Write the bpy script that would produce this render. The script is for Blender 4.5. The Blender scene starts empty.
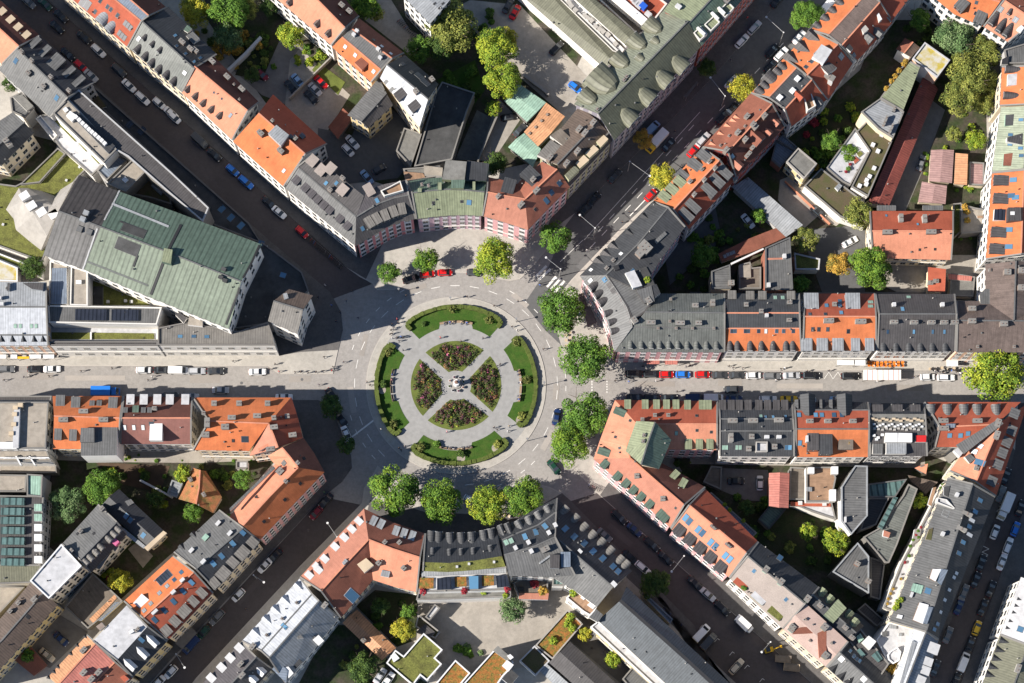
import bpy, bmesh, math, random, re
from mathutils import Vector, Matrix
from mathutils.bvhtree import BVHTree
rnd = random.Random(7)
scene = bpy.context.scene
COL = scene.collection
# ------------------------------------------------------------------ camera, light, exposure
W_, H_, F_, DIST, NAD = 1024.0, 683.0, 2320.0, 603.0, (490.0, 830.0)
_dn = Vector(((NAD[0]-W_/2)/F_, -(NAD[1]-H_/2)/F_, -1)).normalized()
_Z = -_dn
_X = (Vector((1,0,0)) - _Z*_Z.x).normalized()
_Y = _Z.cross(_X)
M3 = Matrix((_X, _Y, _Z))                    # camera space -> world
CAM = M3 @ Vector((0,0,DIST))
cam_d = bpy.data.cameras.new('camera'); cam = bpy.data.objects.new('camera', cam_d); COL.objects.link(cam)
cam_d.sensor_width = 36; cam_d.lens = 36*F_/W_; cam_d.clip_end = 5000; cam_d.clip_start = 1
cam.matrix_world = Matrix.Translation(CAM) @ M3.to_4x4()
scene.camera = cam
SUN_EL, SUN_AZ = math.radians(37), math.radians(194)   # azimuth of the direction TO the sun, from +X counter-clockwise
world = bpy.data.worlds.new('World'); scene.world = world; world.use_nodes = True
nt = world.node_tree; bg = nt.nodes['Background']
sky = nt.nodes.new('ShaderNodeTexSky'); sky.sky_type = 'NISHITA'; sky.sun_disc = False; sky.altitude = 1500; sky.air_density = 1.0; sky.dust_density = 0.0
sky.sun_elevation = SUN_EL; sky.sun_rotation = math.radians(90) - SUN_AZ
nt.links.new(sky.outputs[0], bg.inputs[0]); bg.inputs[1].default_value = 0.078
sd = bpy.data.lights.new('sun', 'SUN'); sd.energy = 5.0; sd.angle = math.radians(0.5); sd.color = (1.0, 0.93, 0.84)
so = bpy.data.objects.new('sun', sd); COL.objects.link(so)
_s = Vector((math.cos(SUN_EL)*math.cos(SUN_AZ), math.cos(SUN_EL)*math.sin(SUN_AZ), math.sin(SUN_EL)))
so.rotation_euler = _s.to_track_quat('Z', 'Y').to_euler(); so.location = _s*300
vs = scene.view_settings; vs.view_transform = 'Standard'; vs.look = 'None'; vs.exposure = 0.85; vs.gamma = 1; vs.use_curve_mapping = False
scene.render.engine = 'CYCLES'; scene.cycles.max_bounces = 5; scene.cycles.diffuse_bounces = 2
scene.cycles.use_denoising = True

# ------------------------------------------------------------------ pixel -> world
def ray(x, y):
    return (M3 @ Vector(((x-W_/2)/F_, -(y-H_/2)/F_, -1))).normalized()
def P(x, y, z=0.0):
    d = ray(x, y); t = (z-CAM.z)/d.z
    return CAM + d*t
TX = (0,171,342,513,684,853); TY = (0,114,228,342,456,569)
def q(t, *v):
    """tile coordinates -> photo pixels; t = two digits column,row, or '' for photo pixels"""
    if not t: return [(v[i], v[i+1]) for i in range(0, len(v), 2)]
    if t == 'E': return [(600+v[i]/3.905, 508+v[i+1]/3.905) for i in range(0, len(v), 2)]
    ox, oy = TX[int(t[0])], TY[int(t[1])]
    return [(ox+v[i]/6, oy+v[i+1]/6) for i in range(0, len(v), 2)]
def R(z, *v, t=''):
    """a row of points at height z (z may be a list)"""
    pts = q(t, *v)
    zz = z if isinstance(z, (list, tuple)) else [z]*len(pts)
    return [P(x, y, h) for (x, y), h in zip(pts, zz)]

# ------------------------------------------------------------------ objects
def put(name, me, parent=None, loc=None, mats=None, rotz=0):
    o = bpy.data.objects.new(name, me); COL.objects.link(o)
    if loc is not None: o.location = loc
    if rotz: o.rotation_euler.z = rotz
    if parent is not None: o.parent = parent
    return o
_LR=[('right-hand courtyards','eastern courtyards'),('right-hand kerb','eastern kerb'),('right-hand street','far east street'),('upper right','north-east'),('lower right','south-east corner') ,('bottom right','bottom south-east'),('top right','north-east'),('top left','north-west'),('lower left','south-west'),('bottom left','bottom south-west'),('left edge','west edge'),('right edge','east edge'),('right end','east end'),('left of','west of'),('right of','east of'),('from the left','from the west'),('left seat','first seat'),('right seat','second seat'),('at right angles','nose to the kerb'),('left','western'),('right','eastern')]
def clean(l):
    for a,b in _LR: l=re.sub(r'\b'+a+r'\b',b,l)
    return l
def tag(o, label=None, cat=None, group=None, kind=None):
    if label: o['label'] = clean(label)
    if cat: o['category'] = cat
    if group: o['group'] = group
    if kind: o['kind'] = kind
    return o
def root(name, label, cat, loc, rotz=0, group=None):
    return tag(put(name, None, None, loc, rotz=rotz), label, cat, group)
class MB:
    """mesh collector"""
    def __init__(s): s.v=[]; s.f=[]; s.m=[]; s.uv=[]
    def face(s, pts, m=0, uv=None):
        n=len(s.v); s.v += [tuple(p) for p in pts]; s.f.append(tuple(range(n, n+len(pts)))); s.m.append(m)
        s.uv.append(uv if uv else [(0,0)]*len(pts))
    def box(s, c, sx, sy, sz, rz=0, m=0, top=None):
        """box standing on c"""
        ca, sa = math.cos(rz), math.sin(rz)
        def w(x,y,z): return (c[0]+x*ca-y*sa, c[1]+x*sa+y*ca, c[2]+z)
        a,b=sx/2,sy/2
        lo=[w(-a,-b,0),w(a,-b,0),w(a,b,0),w(-a,b,0)]; hi=[w(-a,-b,sz),w(a,-b,sz),w(a,b,sz),w(-a,b,sz)]
        s.face(hi, m if top is None else top); s.face(lo[::-1], m)
        for i in range(4): s.face([lo[i],lo[(i+1)%4],hi[(i+1)%4],hi[i]], m)
    def beam(s, a, b, w, h, m=0):
        a=Vector(a); b=Vector(b); d=b-a
        if d.length<1e-4: return
        n=Vector((-d.y,d.x,0))
        n = n.normalized()*w/2 if n.length>1e-5 else Vector((w/2,0,0))
        u=Vector((0,0,h)) if abs(d.normalized().z)<.95 else d.cross(n).normalized()*h
        lo=[a-n,b-n,b+n,a+n]; hi=[p+u for p in lo]
        s.face(hi,m); s.face(lo[::-1],m)
        for i in range(4): s.face([lo[i],lo[(i+1)%4],hi[(i+1)%4],hi[i]],m)
    def prism(s, pts, z0, z1, m=0, side=None):
        a=sum(pts[i][0]*pts[(i+1)%len(pts)][1]-pts[(i+1)%len(pts)][0]*pts[i][1] for i in range(len(pts)))
        if a<0: pts=pts[::-1]
        s.face([(p[0],p[1],z1) for p in pts], m)
        sm=m if side is None else side
        for i in range(len(pts)):
            p,r=pts[i],pts[(i+1)%len(pts)]
            s.face([(p[0],p[1],z0),(r[0],r[1],z0),(r[0],r[1],z1),(p[0],p[1],z1)], sm)
    def cyl(s, c, r0, r1, h, n=8, m=0, top=True):
        lo=[(c[0]+r0*math.cos(6.2832*i/n),c[1]+r0*math.sin(6.2832*i/n),c[2]) for i in range(n)]
        hi=[(c[0]+r1*math.cos(6.2832*i/n),c[1]+r1*math.sin(6.2832*i/n),c[2]+h) for i in range(n)]
        for i in range(n): s.face([lo[i],lo[(i+1)%n],hi[(i+1)%n],hi[i]],m)
        if top: s.face(hi,m)
    def tube(s, a, b, r0, r1, n=6, m=0):
        a=Vector(a); b=Vector(b); d=(b-a).normalized()
        u=d.orthogonal().normalized(); v=d.cross(u)
        A=[a+(u*math.cos(6.2832*i/n)+v*math.sin(6.2832*i/n))*r0 for i in range(n)]
        B=[b+(u*math.cos(6.2832*i/n)+v*math.sin(6.2832*i/n))*r1 for i in range(n)]
        for i in range(n): s.face([A[i],A[(i+1)%n],B[(i+1)%n],B[i]],m)
        s.face(B,m); s.face(A[::-1],m)
    def mesh(s, name, mats, off=None, smooth=False, merge=False):
        me=bpy.data.meshes.new(name)
        vv = s.v if off is None else [(a-off[0],b-off[1],c-off[2]) for a,b,c in s.v]
        me.from_pydata(vv,[],s.f)
        for m in mats: me.materials.append(m)
        me.polygons.foreach_set('material_index', s.m)
        ul=me.uv_layers.new(name='UVMap')
        flat=[c for f in s.uv for p in f for c in p]
        ul.data.foreach_set('uv', flat)
        if merge:
            b=bmesh.new(); b.from_mesh(me); bmesh.ops.remove_doubles(b,verts=b.verts,dist=.0005); b.to_mesh(me); b.free()
        if smooth: me.polygons.foreach_set('use_smooth',[True]*len(me.polygons))
        me.update(); return me
    def put(s, name, mats, parent=None, **k):
        off = parent.location if parent is not None else None
        if parent is not None and parent.parent is not None: off = parent.location+parent.parent.location
        return put(name, s.mesh(name, mats if isinstance(mats,list) else [mats], off, **k), parent)
def dup(o, parent=None, loc=None, rotz=None):
    c=o.copy(); COL.objects.link(c); c.parent=parent
    if loc is not None: c.location=loc
    if rotz is not None: c.rotation_euler.z=rotz
    return c

# ------------------------------------------------------------------ materials
MATS={}
def mat(name, col, rough=.85, var=.12, scale=.35, col2=None, fac=.5, seam=0, seamdark=.72, metal=0, spec=.3, grain=.06, gscale=6., stripes=None, emis=0, weather=None, bump=0, vary=None):
    """procedural surface: base colour with large blotches, fine grain, optional standing seams along UV.u"""
    if name in MATS: return MATS[name]
    if weather is None: weather=.9 if name.startswith('tile') else .8 if seam or name.startswith('flat') else .86 if name.startswith(('asphalt','paving','pavement','gravel','lawn','concrete')) else .95 if name.startswith('w_') else 0
    m=bpy.data.materials.new(name); m.use_nodes=True; MATS[name]=m
    n=m.node_tree.nodes; l=m.node_tree.links; b=n['Principled BSDF']
    b.inputs['Roughness'].default_value=rough; b.inputs['Metallic'].default_value=metal
    b.inputs['Specular IOR Level'].default_value=spec
    geo=n.new('ShaderNodeNewGeometry')
    pos=geo.outputs['Position']
    def noise(sc, det=4):
        t=n.new('ShaderNodeTexNoise'); t.inputs['Scale'].default_value=sc; t.inputs['Detail'].default_value=det
        l.new(pos,t.inputs['Vector']); return t.outputs['Fac']
    def mix(f,a,c,t='MIX'):
        x=n.new('ShaderNodeMix'); x.data_type='RGBA'; x.blend_type=t
        for s_,v in ((0,f),(6,a),(7,c)):
            if hasattr(v,'links') or hasattr(v,'is_linked'): l.new(v,x.inputs[s_])
            else: x.inputs[s_].default_value = v if s_==0 else (*v,1) if len(v)==3 else v
        return x.outputs[2]
    def ramp(v,a,c,lo=(0,0,0),hi=(1,1,1)):
        r=n.new('ShaderNodeValToRGB'); l.new(v,r.inputs[0])
        r.color_ramp.elements[0].position=a; r.color_ramp.elements[1].position=c
        r.color_ramp.elements[0].color=(*lo,1); r.color_ramp.elements[1].color=(*hi,1)
        return r.outputs[0]
    c1=tuple(col)
    if col2 is None: cc=mix(ramp(noise(scale),.3,.7), tuple(x*(1-var) for x in c1), tuple(min(1,x*(1+var)) for x in c1))
    else: cc=mix(ramp(noise(scale),fac-.12,fac+.12), c1, tuple(col2))
    if grain:
        cc=mix(ramp(noise(gscale,3),.25,.75), mix(1,cc,(1-grain*2,)*3,'MULTIPLY'), cc)
    # weathering: broad stains, and streaks running down the slope on seamed surfaces
    if weather:
        st=ramp(noise(.9,5),.32,.62,(weather,)*3,(1,1,1)); cc=mix(1,cc,st,'MULTIPLY')
        st=ramp(noise(.13,3),.3,.65,(weather+.12,)*3,(1,1,1)); cc=mix(1,cc,st,'MULTIPLY')
    if seam or stripes:
        uv=n.new('ShaderNodeUVMap'); sp=n.new('ShaderNodeSeparateXYZ'); l.new(uv.outputs[0],sp.inputs[0])
        def fr(sock,per):
            a=n.new('ShaderNodeMath'); a.operation='MULTIPLY'; a.inputs[1].default_value=1/per; l.new(sock,a.inputs[0])
            f=n.new('ShaderNodeMath'); f.operation='FRACT'; l.new(a.outputs[0],f.inputs[0]); return f.outputs[0]
        if seam and weather:
            mp=n.new('ShaderNodeMapping'); mp.inputs['Scale'].default_value=(2.2,.16,1); l.new(uv.outputs[0],mp.inputs['Vector'])
            tx=n.new('ShaderNodeTexNoise'); tx.inputs['Scale'].default_value=1; tx.inputs['Detail'].default_value=3; l.new(mp.outputs[0],tx.inputs['Vector'])
            cc=mix(1,cc,ramp(tx.outputs['Fac'],.35,.6,(weather+.02,)*3,(1,1,1)),'MULTIPLY')
        if seam:
            f=fr(sp.outputs[0],seam)
            g=n.new('ShaderNodeMath'); g.operation='GREATER_THAN'; g.inputs[1].default_value=.68; l.new(f,g.inputs[0])
            cc=mix(g.outputs[0], cc, mix(1,cc,(seamdark,)*3,'MULTIPLY'))
        if stripes:   # (period, duty, colour)
            f=fr(sp.outputs[0],stripes[0])
            g=n.new('ShaderNodeMath'); g.operation='GREATER_THAN'; g.inputs[1].default_value=stripes[1]; l.new(f,g.inputs[0])
            cc=mix(g.outputs[0], cc, tuple(stripes[2]))
    if vary:      # each pane its own tint
        oi=n.new('ShaderNodeObjectInfo'); cc=mix(oi.outputs['Random'],cc,tuple(vary))
    if hasattr(cc,'is_linked'): l.new(cc,b.inputs['Base Color'])
    if bump:
        bp=n.new('ShaderNodeBump'); bp.inputs['Strength'].default_value=bump; bp.inputs['Distance'].default_value=.05
        l.new(noise(gscale,2),bp.inputs['Height']); l.new(bp.outputs[0],b.inputs['Normal'])
    return m
# ------------------------------------------------------------------ palette
def M(n): return MATS[n]
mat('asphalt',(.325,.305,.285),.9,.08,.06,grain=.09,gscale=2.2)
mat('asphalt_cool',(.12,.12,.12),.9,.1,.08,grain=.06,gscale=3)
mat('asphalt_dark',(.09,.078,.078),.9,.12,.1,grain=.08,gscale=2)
mat('paving_dark',(.125,.118,.115),.9,.12,.25,grain=.12,gscale=2.5)  # paving darkened in its colour where streets and square lie in shade
mat('pavement',(.42,.395,.355),.9,.09,.15,grain=.08,gscale=4)
mat('paving_warm',(.345,.315,.275),.9,.12,.2,grain=.08,gscale=3)
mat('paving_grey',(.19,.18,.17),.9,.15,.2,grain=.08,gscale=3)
mat('gravel_path',(.31,.305,.295),.95,.05,.3,grain=.06,gscale=8)
mat('yard',(.085,.07,.055),.95,.3,.3,grain=.25,gscale=2,col2=(.04,.06,.02),fac=.5)
mat('soil',(.09,.06,.04),.95,.2,.5)
mat('kerb',(.42,.39,.35),.85,.05)
mat('paint_white',(.72,.7,.66),.7,.06,2)
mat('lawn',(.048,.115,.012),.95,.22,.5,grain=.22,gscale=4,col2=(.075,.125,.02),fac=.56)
mat('lawn_shade',(.045,.06,.022),.95,.3,.4,grain=.25,gscale=3,col2=(.07,.06,.035),fac=.55)  # lawn copy with the shade of the gardens worked into its colour
mat('lawn_dry',(.13,.16,.035),.95,.2,.3,grain=.18,gscale=5)
mat('hedge',(.115,.15,.03),.9,.25,1.2,grain=.3,gscale=6,bump=.8)
mat('hedge_dark',(.035,.05,.015),.9,.25,1.2,grain=.3,gscale=6)
# roofs
mat('tileo',(.56,.17,.065),.85,.16,.25,grain=.1,gscale=5,seam=.33,seamdark=.9)
mat('tiler',(.4,.1,.055),.85,.14,.25,grain=.12,gscale=5,seam=.33,seamdark=.88)
mat('tilep',(.6,.25,.155),.85,.1,.25,grain=.1,gscale=5,seam=.33,seamdark=.92)
mat('tilek',(.44,.19,.13),.85,.1,.25,grain=.1,gscale=5,seam=.33,seamdark=.92)
mat('tileb',(.27,.1,.065),.85,.18,.25,grain=.15,gscale=5,seam=.33,seamdark=.85)
mat('tilem',(.26,.12,.1),.85,.1,.25,grain=.1,gscale=5,seam=.33,seamdark=.88)
mat('tiler_shade',(.34,.125,.08),.85,.14,.25,grain=.12,gscale=5,seam=.33,seamdark=.88)  # red tile darkened for the corner roof's side away from the sun
mat('tilex',(.15,.06,.045),.85,.2,.25,grain=.15,gscale=5,seam=.33,seamdark=.8)
mat('tilemoss',(.5,.2,.09),.9,.3,.5,grain=.25,gscale=4,col2=(.25,.2,.07),fac=.55,seam=.33,seamdark=.8)
mat('brownshingle',(.17,.13,.115),.9,.12,.3,grain=.15,gscale=4,seam=.5,seamdark=.92)
mat('beigepink',(.42,.31,.27),.9,.1,.3,grain=.14,gscale=4)
mat('beigeshingle',(.33,.28,.25),.9,.1,.3,grain=.14,gscale=4)
for nm,c in (('mg',(.15,.15,.148)),('md',(.068,.07,.074)),('mdd',(.05,.052,.057)),('ml',(.33,.345,.36)),('mgg',(.15,.157,.145)),
             ('mblue',(.2,.24,.3)),('mbluegrey',(.092,.104,.115)),('mgreen',(.265,.295,.185)),('mgreend',(.12,.175,.135)),('mgreeng',(.19,.19,.135)),('mgreeny',(.215,.23,.175)),('molive',(.105,.11,.078)),('mgreyg',(.17,.18,.165)),
             ('mgreenm',(.33,.5,.4)),('mgreenpale',(.37,.41,.3)),('mbrown',(.14,.105,.085)),('mtaupe',(.205,.192,.175)),('mmaroon',(.3,.085,.065)),
             ('mpink',(.55,.2,.16)),('mpinkpale',(.42,.26,.24)),('morange',(.62,.32,.17)),('mpurple',(.115,.105,.11)),('mcharcoal',(.088,.082,.082))):
    mat(nm,c,.55,.1,.2,seam=.62,seamdark=.74,metal=0,spec=.35,grain=.06,gscale=3)
mat('wmetal',(.53,.55,.58),.5,.05,.2,seam=.62,seamdark=.86,grain=.03)
mat('flat',(.36,.32,.27),.95,.1,.3,grain=.1,gscale=5)
mat('flatg',(.2,.195,.18),.95,.2,.25,grain=.12,gscale=4)
mat('flatd',(.075,.075,.075),.95,.3,.2,grain=.12,gscale=4)
mat('flatw',(.5,.5,.51),.9,.1,.3,grain=.05,gscale=4)
mat('sedum',(.19,.2,.05),.95,.3,.5,grain=.3,gscale=3,col2=(.12,.12,.035),fac=.56)
mat('sedumo',(.4,.17,.045),.95,.3,1.1,grain=.35,gscale=3,col2=(.17,.18,.04),fac=.55)
mat('sedumd',(.13,.1,.06),.95,.3,.4,grain=.25,gscale=5,col2=(.1,.1,.04),fac=.5)
mat('moss',(.5,.48,.42),.95,.1,.5,grain=.1,gscale=5,col2=(.42,.33,.06),fac=.52)
mat('wood',(.35,.22,.14),.85,.12,.5,seam=.3,seamdark=.85)
mat('woodgrey',(.2,.17,.14),.85,.12,.5,seam=.3,seamdark=.8)
# walls
mat('w_white',(.8,.77,.72),.85,.06,.2,grain=.04)
mat('w_cream',(.68,.58,.42),.85,.06,.2,grain=.04)
mat('w_yellow',(.62,.5,.27),.85,.06,.2,grain=.04)
mat('w_peach',(.72,.47,.34),.85,.05,.2,stripes=(2.6,.52,(.75,.7,.64)),grain=.04)
mat('w_pink',(.68,.38,.39),.85,.05,.2,stripes=(3.0,.5,(.78,.74,.72)),grain=.04)
mat('w_rose',(.62,.24,.25),.85,.05,.2,stripes=(3.0,.4,(.75,.72,.72)),grain=.04)
mat('w_lilac',(.6,.4,.46),.85,.05,.2,stripes=(3.0,.5,(.75,.7,.72)),grain=.04)
mat('w_red',(.36,.09,.07),.85,.05,.2,grain=.04)
mat('w_grey',(.42,.41,.4),.85,.08,.2,grain=.04)
mat('w_concrete',(.21,.2,.185),.9,.1,.2,grain=.08)
mat('w_olive',(.4,.4,.25),.85,.05,.2,stripes=(3.0,.5,(.5,.48,.38)),grain=.04)
mat('w_greylilac',(.27,.25,.29),.85,.05,.2,stripes=(3.0,.6,(.4,.38,.38)),grain=.04)
mat('w_brick',(.3,.12,.08),.9,.1,.2,grain=.1)
mat('trim',(.6,.58,.54),.8,.05)
mat('trim_dark',(.12,.12,.12),.7,.05)
mat('gutter',(.16,.15,.14),.6,.05)
mat('chim',(.25,.2,.17),.9,.12,1)
mat('chimw',(.38,.36,.33),.85,.08,1)
mat('chimwh',(.5,.5,.5),.8,.08,1)
mat('pot',(.22,.13,.1),.85,.1)
mat('skyblue',(.025,.05,.09),.2,.2,1.5,spec=.6,grain=0,vary=(.12,.27,.42))
mat('th_green',(.21,.25,.19),.5,.1,.1,seam=1.25,seamdark=.7,grain=.05,gscale=2)
mat('th_green_shade',(.115,.165,.13),.5,.1,.1,seam=1.25,seamdark=.66,grain=.05,gscale=2)
mat('th_grey',(.17,.165,.16),.5,.2,.12,seam=1.25,seamdark=.7,grain=.08,gscale=1)
mat('th_grey_shade',(.075,.068,.066),.5,.15,.12,seam=1.25,seamdark=.7,grain=.05,gscale=2)
mat('glass',(.02,.024,.03),.12,.2,.8,spec=.6,grain=0,vary=(.06,.075,.09))
mat('glassgreen',(.12,.2,.19),.25,.1,.5,spec=.5,seam=1.6,seamdark=.4,grain=0)
mat('panel',(.03,.035,.05),.25,.1,.5,spec=.6,seam=1.0,seamdark=.5,grain=0)
mat('frame',(.4,.4,.4),.6,.04)
mat('white',(.62,.62,.62),.6,.04,grain=.02)
mat('concrete_l',(.33,.31,.285),.9,.08,.25,grain=.05)
mat('red',(.5,.02,.02),.6,.1); mat('blue',(.02,.1,.5),.5,.1); mat('yellow',(.7,.42,.02),.6,.1)
mat('orange',(.75,.2,.02),.7,.1); mat('tan',(.5,.4,.28),.8,.1); mat('dark',(.03,.03,.032),.6,.1)
mat('stripe_awning',(.72,.7,.66),.8,.04,stripes=(1.35,.9,(.45,.1,.09)))
mat('metal_pole',(.3,.3,.3),.4,.05,metal=.3)

HOUSES=[]; FOOT=[]
def perim(rows):
    """outline of a lofted roof: front row, last column, back row reversed, first column"""
    p=list(rows[0]); p+= [r[-1] for r in rows[1:-1]]; p+= list(reversed(rows[-1])); p+=[r[0] for r in reversed(rows[1:-1])]
    out=[]
    for v in p:
        if not out or (v-out[-1]).length>.05: out.append(v)
    if (out[0]-out[-1]).length<.05: out.pop()
    return out
def area2(p): return sum(p[i].x*p[(i+1)%len(p)].y-p[(i+1)%len(p)].x*p[i].y for i in range(len(p)))
def inset(p, d):
    n=len(p); res=[]
    for i in range(n):
        a,b,c=p[i-1],p[i],p[(i+1)%n]
        e1=Vector((b.x-a.x,b.y-a.y)); e2=Vector((c.x-b.x,c.y-b.y))
        if e1.length<1e-6 or e2.length<1e-6: res.append(Vector((b.x,b.y,b.z))); continue
        e1.normalize(); e2.normalize()
        n1=Vector((-e1.y,e1.x)); n2=Vector((-e2.y,e2.x)); s=n1+n2
        if s.length<.2: s=n1
        k=d/max(.5,s.length/2); s=s.normalized()*k
        res.append(Vector((b.x+s.x,b.y+s.y,b.z)))
    return res
def inside(x,y,p):
    c=False; j=len(p)-1
    for i in range(len(p)):
        if (p[i][1]>y)!=(p[j][1]>y) and x<(p[j][0]-p[i][0])*(y-p[i][1])/(p[j][1]-p[i][1])+p[i][0]: c=not c
        j=i
    return c
def wallz(p,x,y):
    return max(v.z for v in p)
def house(label, wall, rows, roofs, cat='house', name='apartment_house', group=None, into=None, caps=True, win=2.9, floors=3.3, feats=(), rim=None, shop=None, side=None):
    win=2.45 if win==2.9 else win
    """roof lofted between rows of points; walls drop from its outline to the ground"""
    o0=MB(); per=perim(rows)
    if area2(per)<0: per=per[::-1]
    c=sum((Vector((v.x,v.y,0)) for v in per),Vector())/len(per)
    rt = into if into is not None else root(name,label,cat,c,group=group)
    up=MB(); nm=[]
    def mi(k):
        if k not in nm: nm.append(k)
        return nm.index(k)
    for r in range(len(rows)-1):
        A,B=rows[r],rows[r+1]
        for k in range(len(A)-1):
            mm=roofs[r] if isinstance(roofs[r],str) else roofs[r][k]
            quad=[A[k],A[k+1],B[k+1],B[k]]
            d=A[k+1]-A[k]
            if d.length<.3: d=B[k+1]-B[k]
            d=Vector((d.x,d.y,0)).normalized(); n=Vector((-d.y,d.x,0))
            pts=[]
            for v in quad:
                if not pts or (v-pts[-1]).length>.02: pts.append(v)
            if len(pts)>2 and (pts[0]-pts[-1]).length<.02: pts.pop()
            if len(pts)<3: continue
            a=area2(pts)
            if a<0: pts=pts[::-1]
            uv=[(v.dot(d),v.dot(n)) for v in pts]
            if len(pts)==4 and abs((pts[1]-pts[0]).cross(pts[2]-pts[0]).normalized().dot((pts[3]-pts[0]).normalized()))>.02:
                up.face(pts[:3],mi(mm),uv[:3]); up.face([pts[0],pts[2],pts[3]],mi(mm),[uv[0],uv[2],uv[3]])
            else: up.face(pts,mi(mm),uv)
    top=list(zip(up.f,up.m))
    bv=BVHTree.FromPolygons([tuple(v) for v in up.v],[f for f in up.f])
    g=mi('gutter' if rim is None else rim)
    n=len(per)
    for i in range(n):       # fascia and eave soffit
        a,b=per[i],per[(i+1)%n]; th=Vector((0,0,.3))
        up.face([a-th,b-th,b,a],g)
    inn=inset(per,.45)
    for i in range(n):
        a,b=per[i],per[(i+1)%n]; th=Vector((0,0,.3)); a2,b2=inn[i],inn[(i+1)%n]
        up.face([a-th,a2-th,b2-th,b-th],g)
    up.put('roof',[M(k) for k in nm],rt)
    wl=MB(); w2=MB()
    for i in range(n):
        a,b=inn[i],inn[(i+1)%n]; L=Vector((b.x-a.x,b.y-a.y)).length
        za,zb=a.z-.28,b.z-.28
        k=max(1,round(L/win)); per_u=3.0 if MATS and wall in ('w_pink','w_rose','w_lilac','w_olive') else 2.6
        uvs=[(per_u*.22,0),(per_u*.22+per_u*k,0),(per_u*.22+per_u*k,zb),(per_u*.22,za)]
        wl.face([(a.x,a.y,-.3),(b.x,b.y,-.3),(b.x,b.y,zb),(a.x,a.y,za)],0,uvs)
    wl.put('wall',[M(wall)],rt)
    if rim is not None:      # parapet of a flat roof
        pr=MB(); i2=inset(per,.4)
        for i in range(n):
            a,b,c2,d2=per[i],per[(i+1)%n],i2[(i+1)%n],i2[i]; h=Vector((0,0,.45)); e=Vector((0,0,.004))
            pr.face([a+h,b+h,c2+h,d2+h]); pr.face([a-e,b-e,b+h,a+h]); pr.face([c2,d2,d2+h,c2+h])
        pr.put('parapet',[M(rim)],rt)
    elif caps and len(rows)>2:
        cp=MB()
        for r in rows[1:-1]:
            for k in range(len(r)-1):
                cp.beam(r[k]+Vector((0,0,-.06)),r[k+1]+Vector((0,0,-.06)),.34,.2)
        r0=roofs[0] if isinstance(roofs[0],str) else roofs[0][0]; cm='tilep' if r0.startswith('tile') else 'mg'
        cp.put('ridge_cap',[M(cm)],rt)
    if side:                 # party-wall copings along the first (L) / last (R) column
        for s_ in side:
            sp=MB()
            k=0 if s_=='L' else -1
            for r in range(len(rows)-1):
                a,b=rows[r][k],rows[r+1][k]; sp.beam(a+Vector((0,0,-.1)),b+Vector((0,0,-.1)),.38,.35)
            sp.put('party_wall',[M('w_concrete')],rt)
    h=dict(root=rt,bv=bv,per=per,inn=inn,wall=wall,win=win,floors=floors,rows=rows,shop=shop)
    HOUSES.append(h); FOOT.append(per)
    for f in feats: f(h)
    return h
def block(label, wall, z, pts, top, t='', cat='building', name='flat_roof_building', rim='trim', **k):
    """flat-roofed block from a polygon (at least 4 points)"""
    p=R(z,*pts,t=t) if not isinstance(pts[0],Vector) else pts
    if area2(p)<0: p=p[::-1]
    m=len(p)//2
    A=p[:m] if len(p)%2==0 else p[:m+1]; B=list(reversed(p[m:] if len(p)%2==0 else p[m+1:]))
    if len(B)<len(A): B=B+[B[-1]]
    # concave outlines: cap with one n-gon instead of quads
    h=house(label,wall,[A,B],[top],cat=cat,name=name,rim=rim,**k)
    return h
def poly_block(label, wall, z, pts, top, t='', cat='building', name='flat_roof_building', rim='w_concrete', feats=(), into=None, group=None, win=2.9, floors=3.3, rimh=.45, uvrot=0):
    """flat roof over any outline, one n-gon on top"""
    p=R(z,*pts,t=t)
    if area2(p)<0: p=p[::-1]
    c=sum((Vector((v.x,v.y,0)) for v in p),Vector())/len(p)
    rt=into if into is not None else root(name,label,cat,c,group=group)
    up=MB(); e=max(range(len(p)),key=lambda i:(p[(i+1)%len(p)]-p[i]).length)
    d=(p[(e+1)%len(p)]-p[e]).normalized(); nn=Vector((-d.y,d.x,0))
    if uvrot: d,nn=nn,d
    up.face(p,0,[(v.dot(d),v.dot(nn)) for v in p])
    bv=BVHTree.FromPolygons([tuple(v) for v in up.v],up.f)
    n=len(p)
    i2=inset(p,.35)
    for i in range(n):
        a,b,c2,d2=p[i],p[(i+1)%n],i2[(i+1)%n],i2[i]; h=Vector((0,0,rimh)); th=Vector((0,0,.3))
        up.face([a+h,b+h,c2+h,d2+h],1); up.face([a-th,b-th,b+h,a+h],1); up.face([c2,d2,d2+h,c2+h],1)
        up.face([a-th,d2-th,c2-th,b-th],1)
    up.put('roof',[M(top),M(rim)],rt)
    wl=MB(); inn=inset(p,.12)
    for i in range(n):
        a,b=inn[i],inn[(i+1)%n]; L=(b-a).length; k=max(1,round(L/win))
        wl.face([(a.x,a.y,-.3),(b.x,b.y,-.3),(b.x,b.y,z-.28),(a.x,a.y,z-.28)],0,[(.66,0),(.66+3*k,0),(.66+3*k,z),(.66,z)])
    wl.put('wall',[M(wall)],rt)
    h=dict(root=rt,bv=bv,per=p,inn=inn,wall=wall,win=win,floors=floors,rows=[p],shop=None)
    HOUSES.append(h); FOOT.append(p)
    for f in feats: f(h)
    return h

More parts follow.
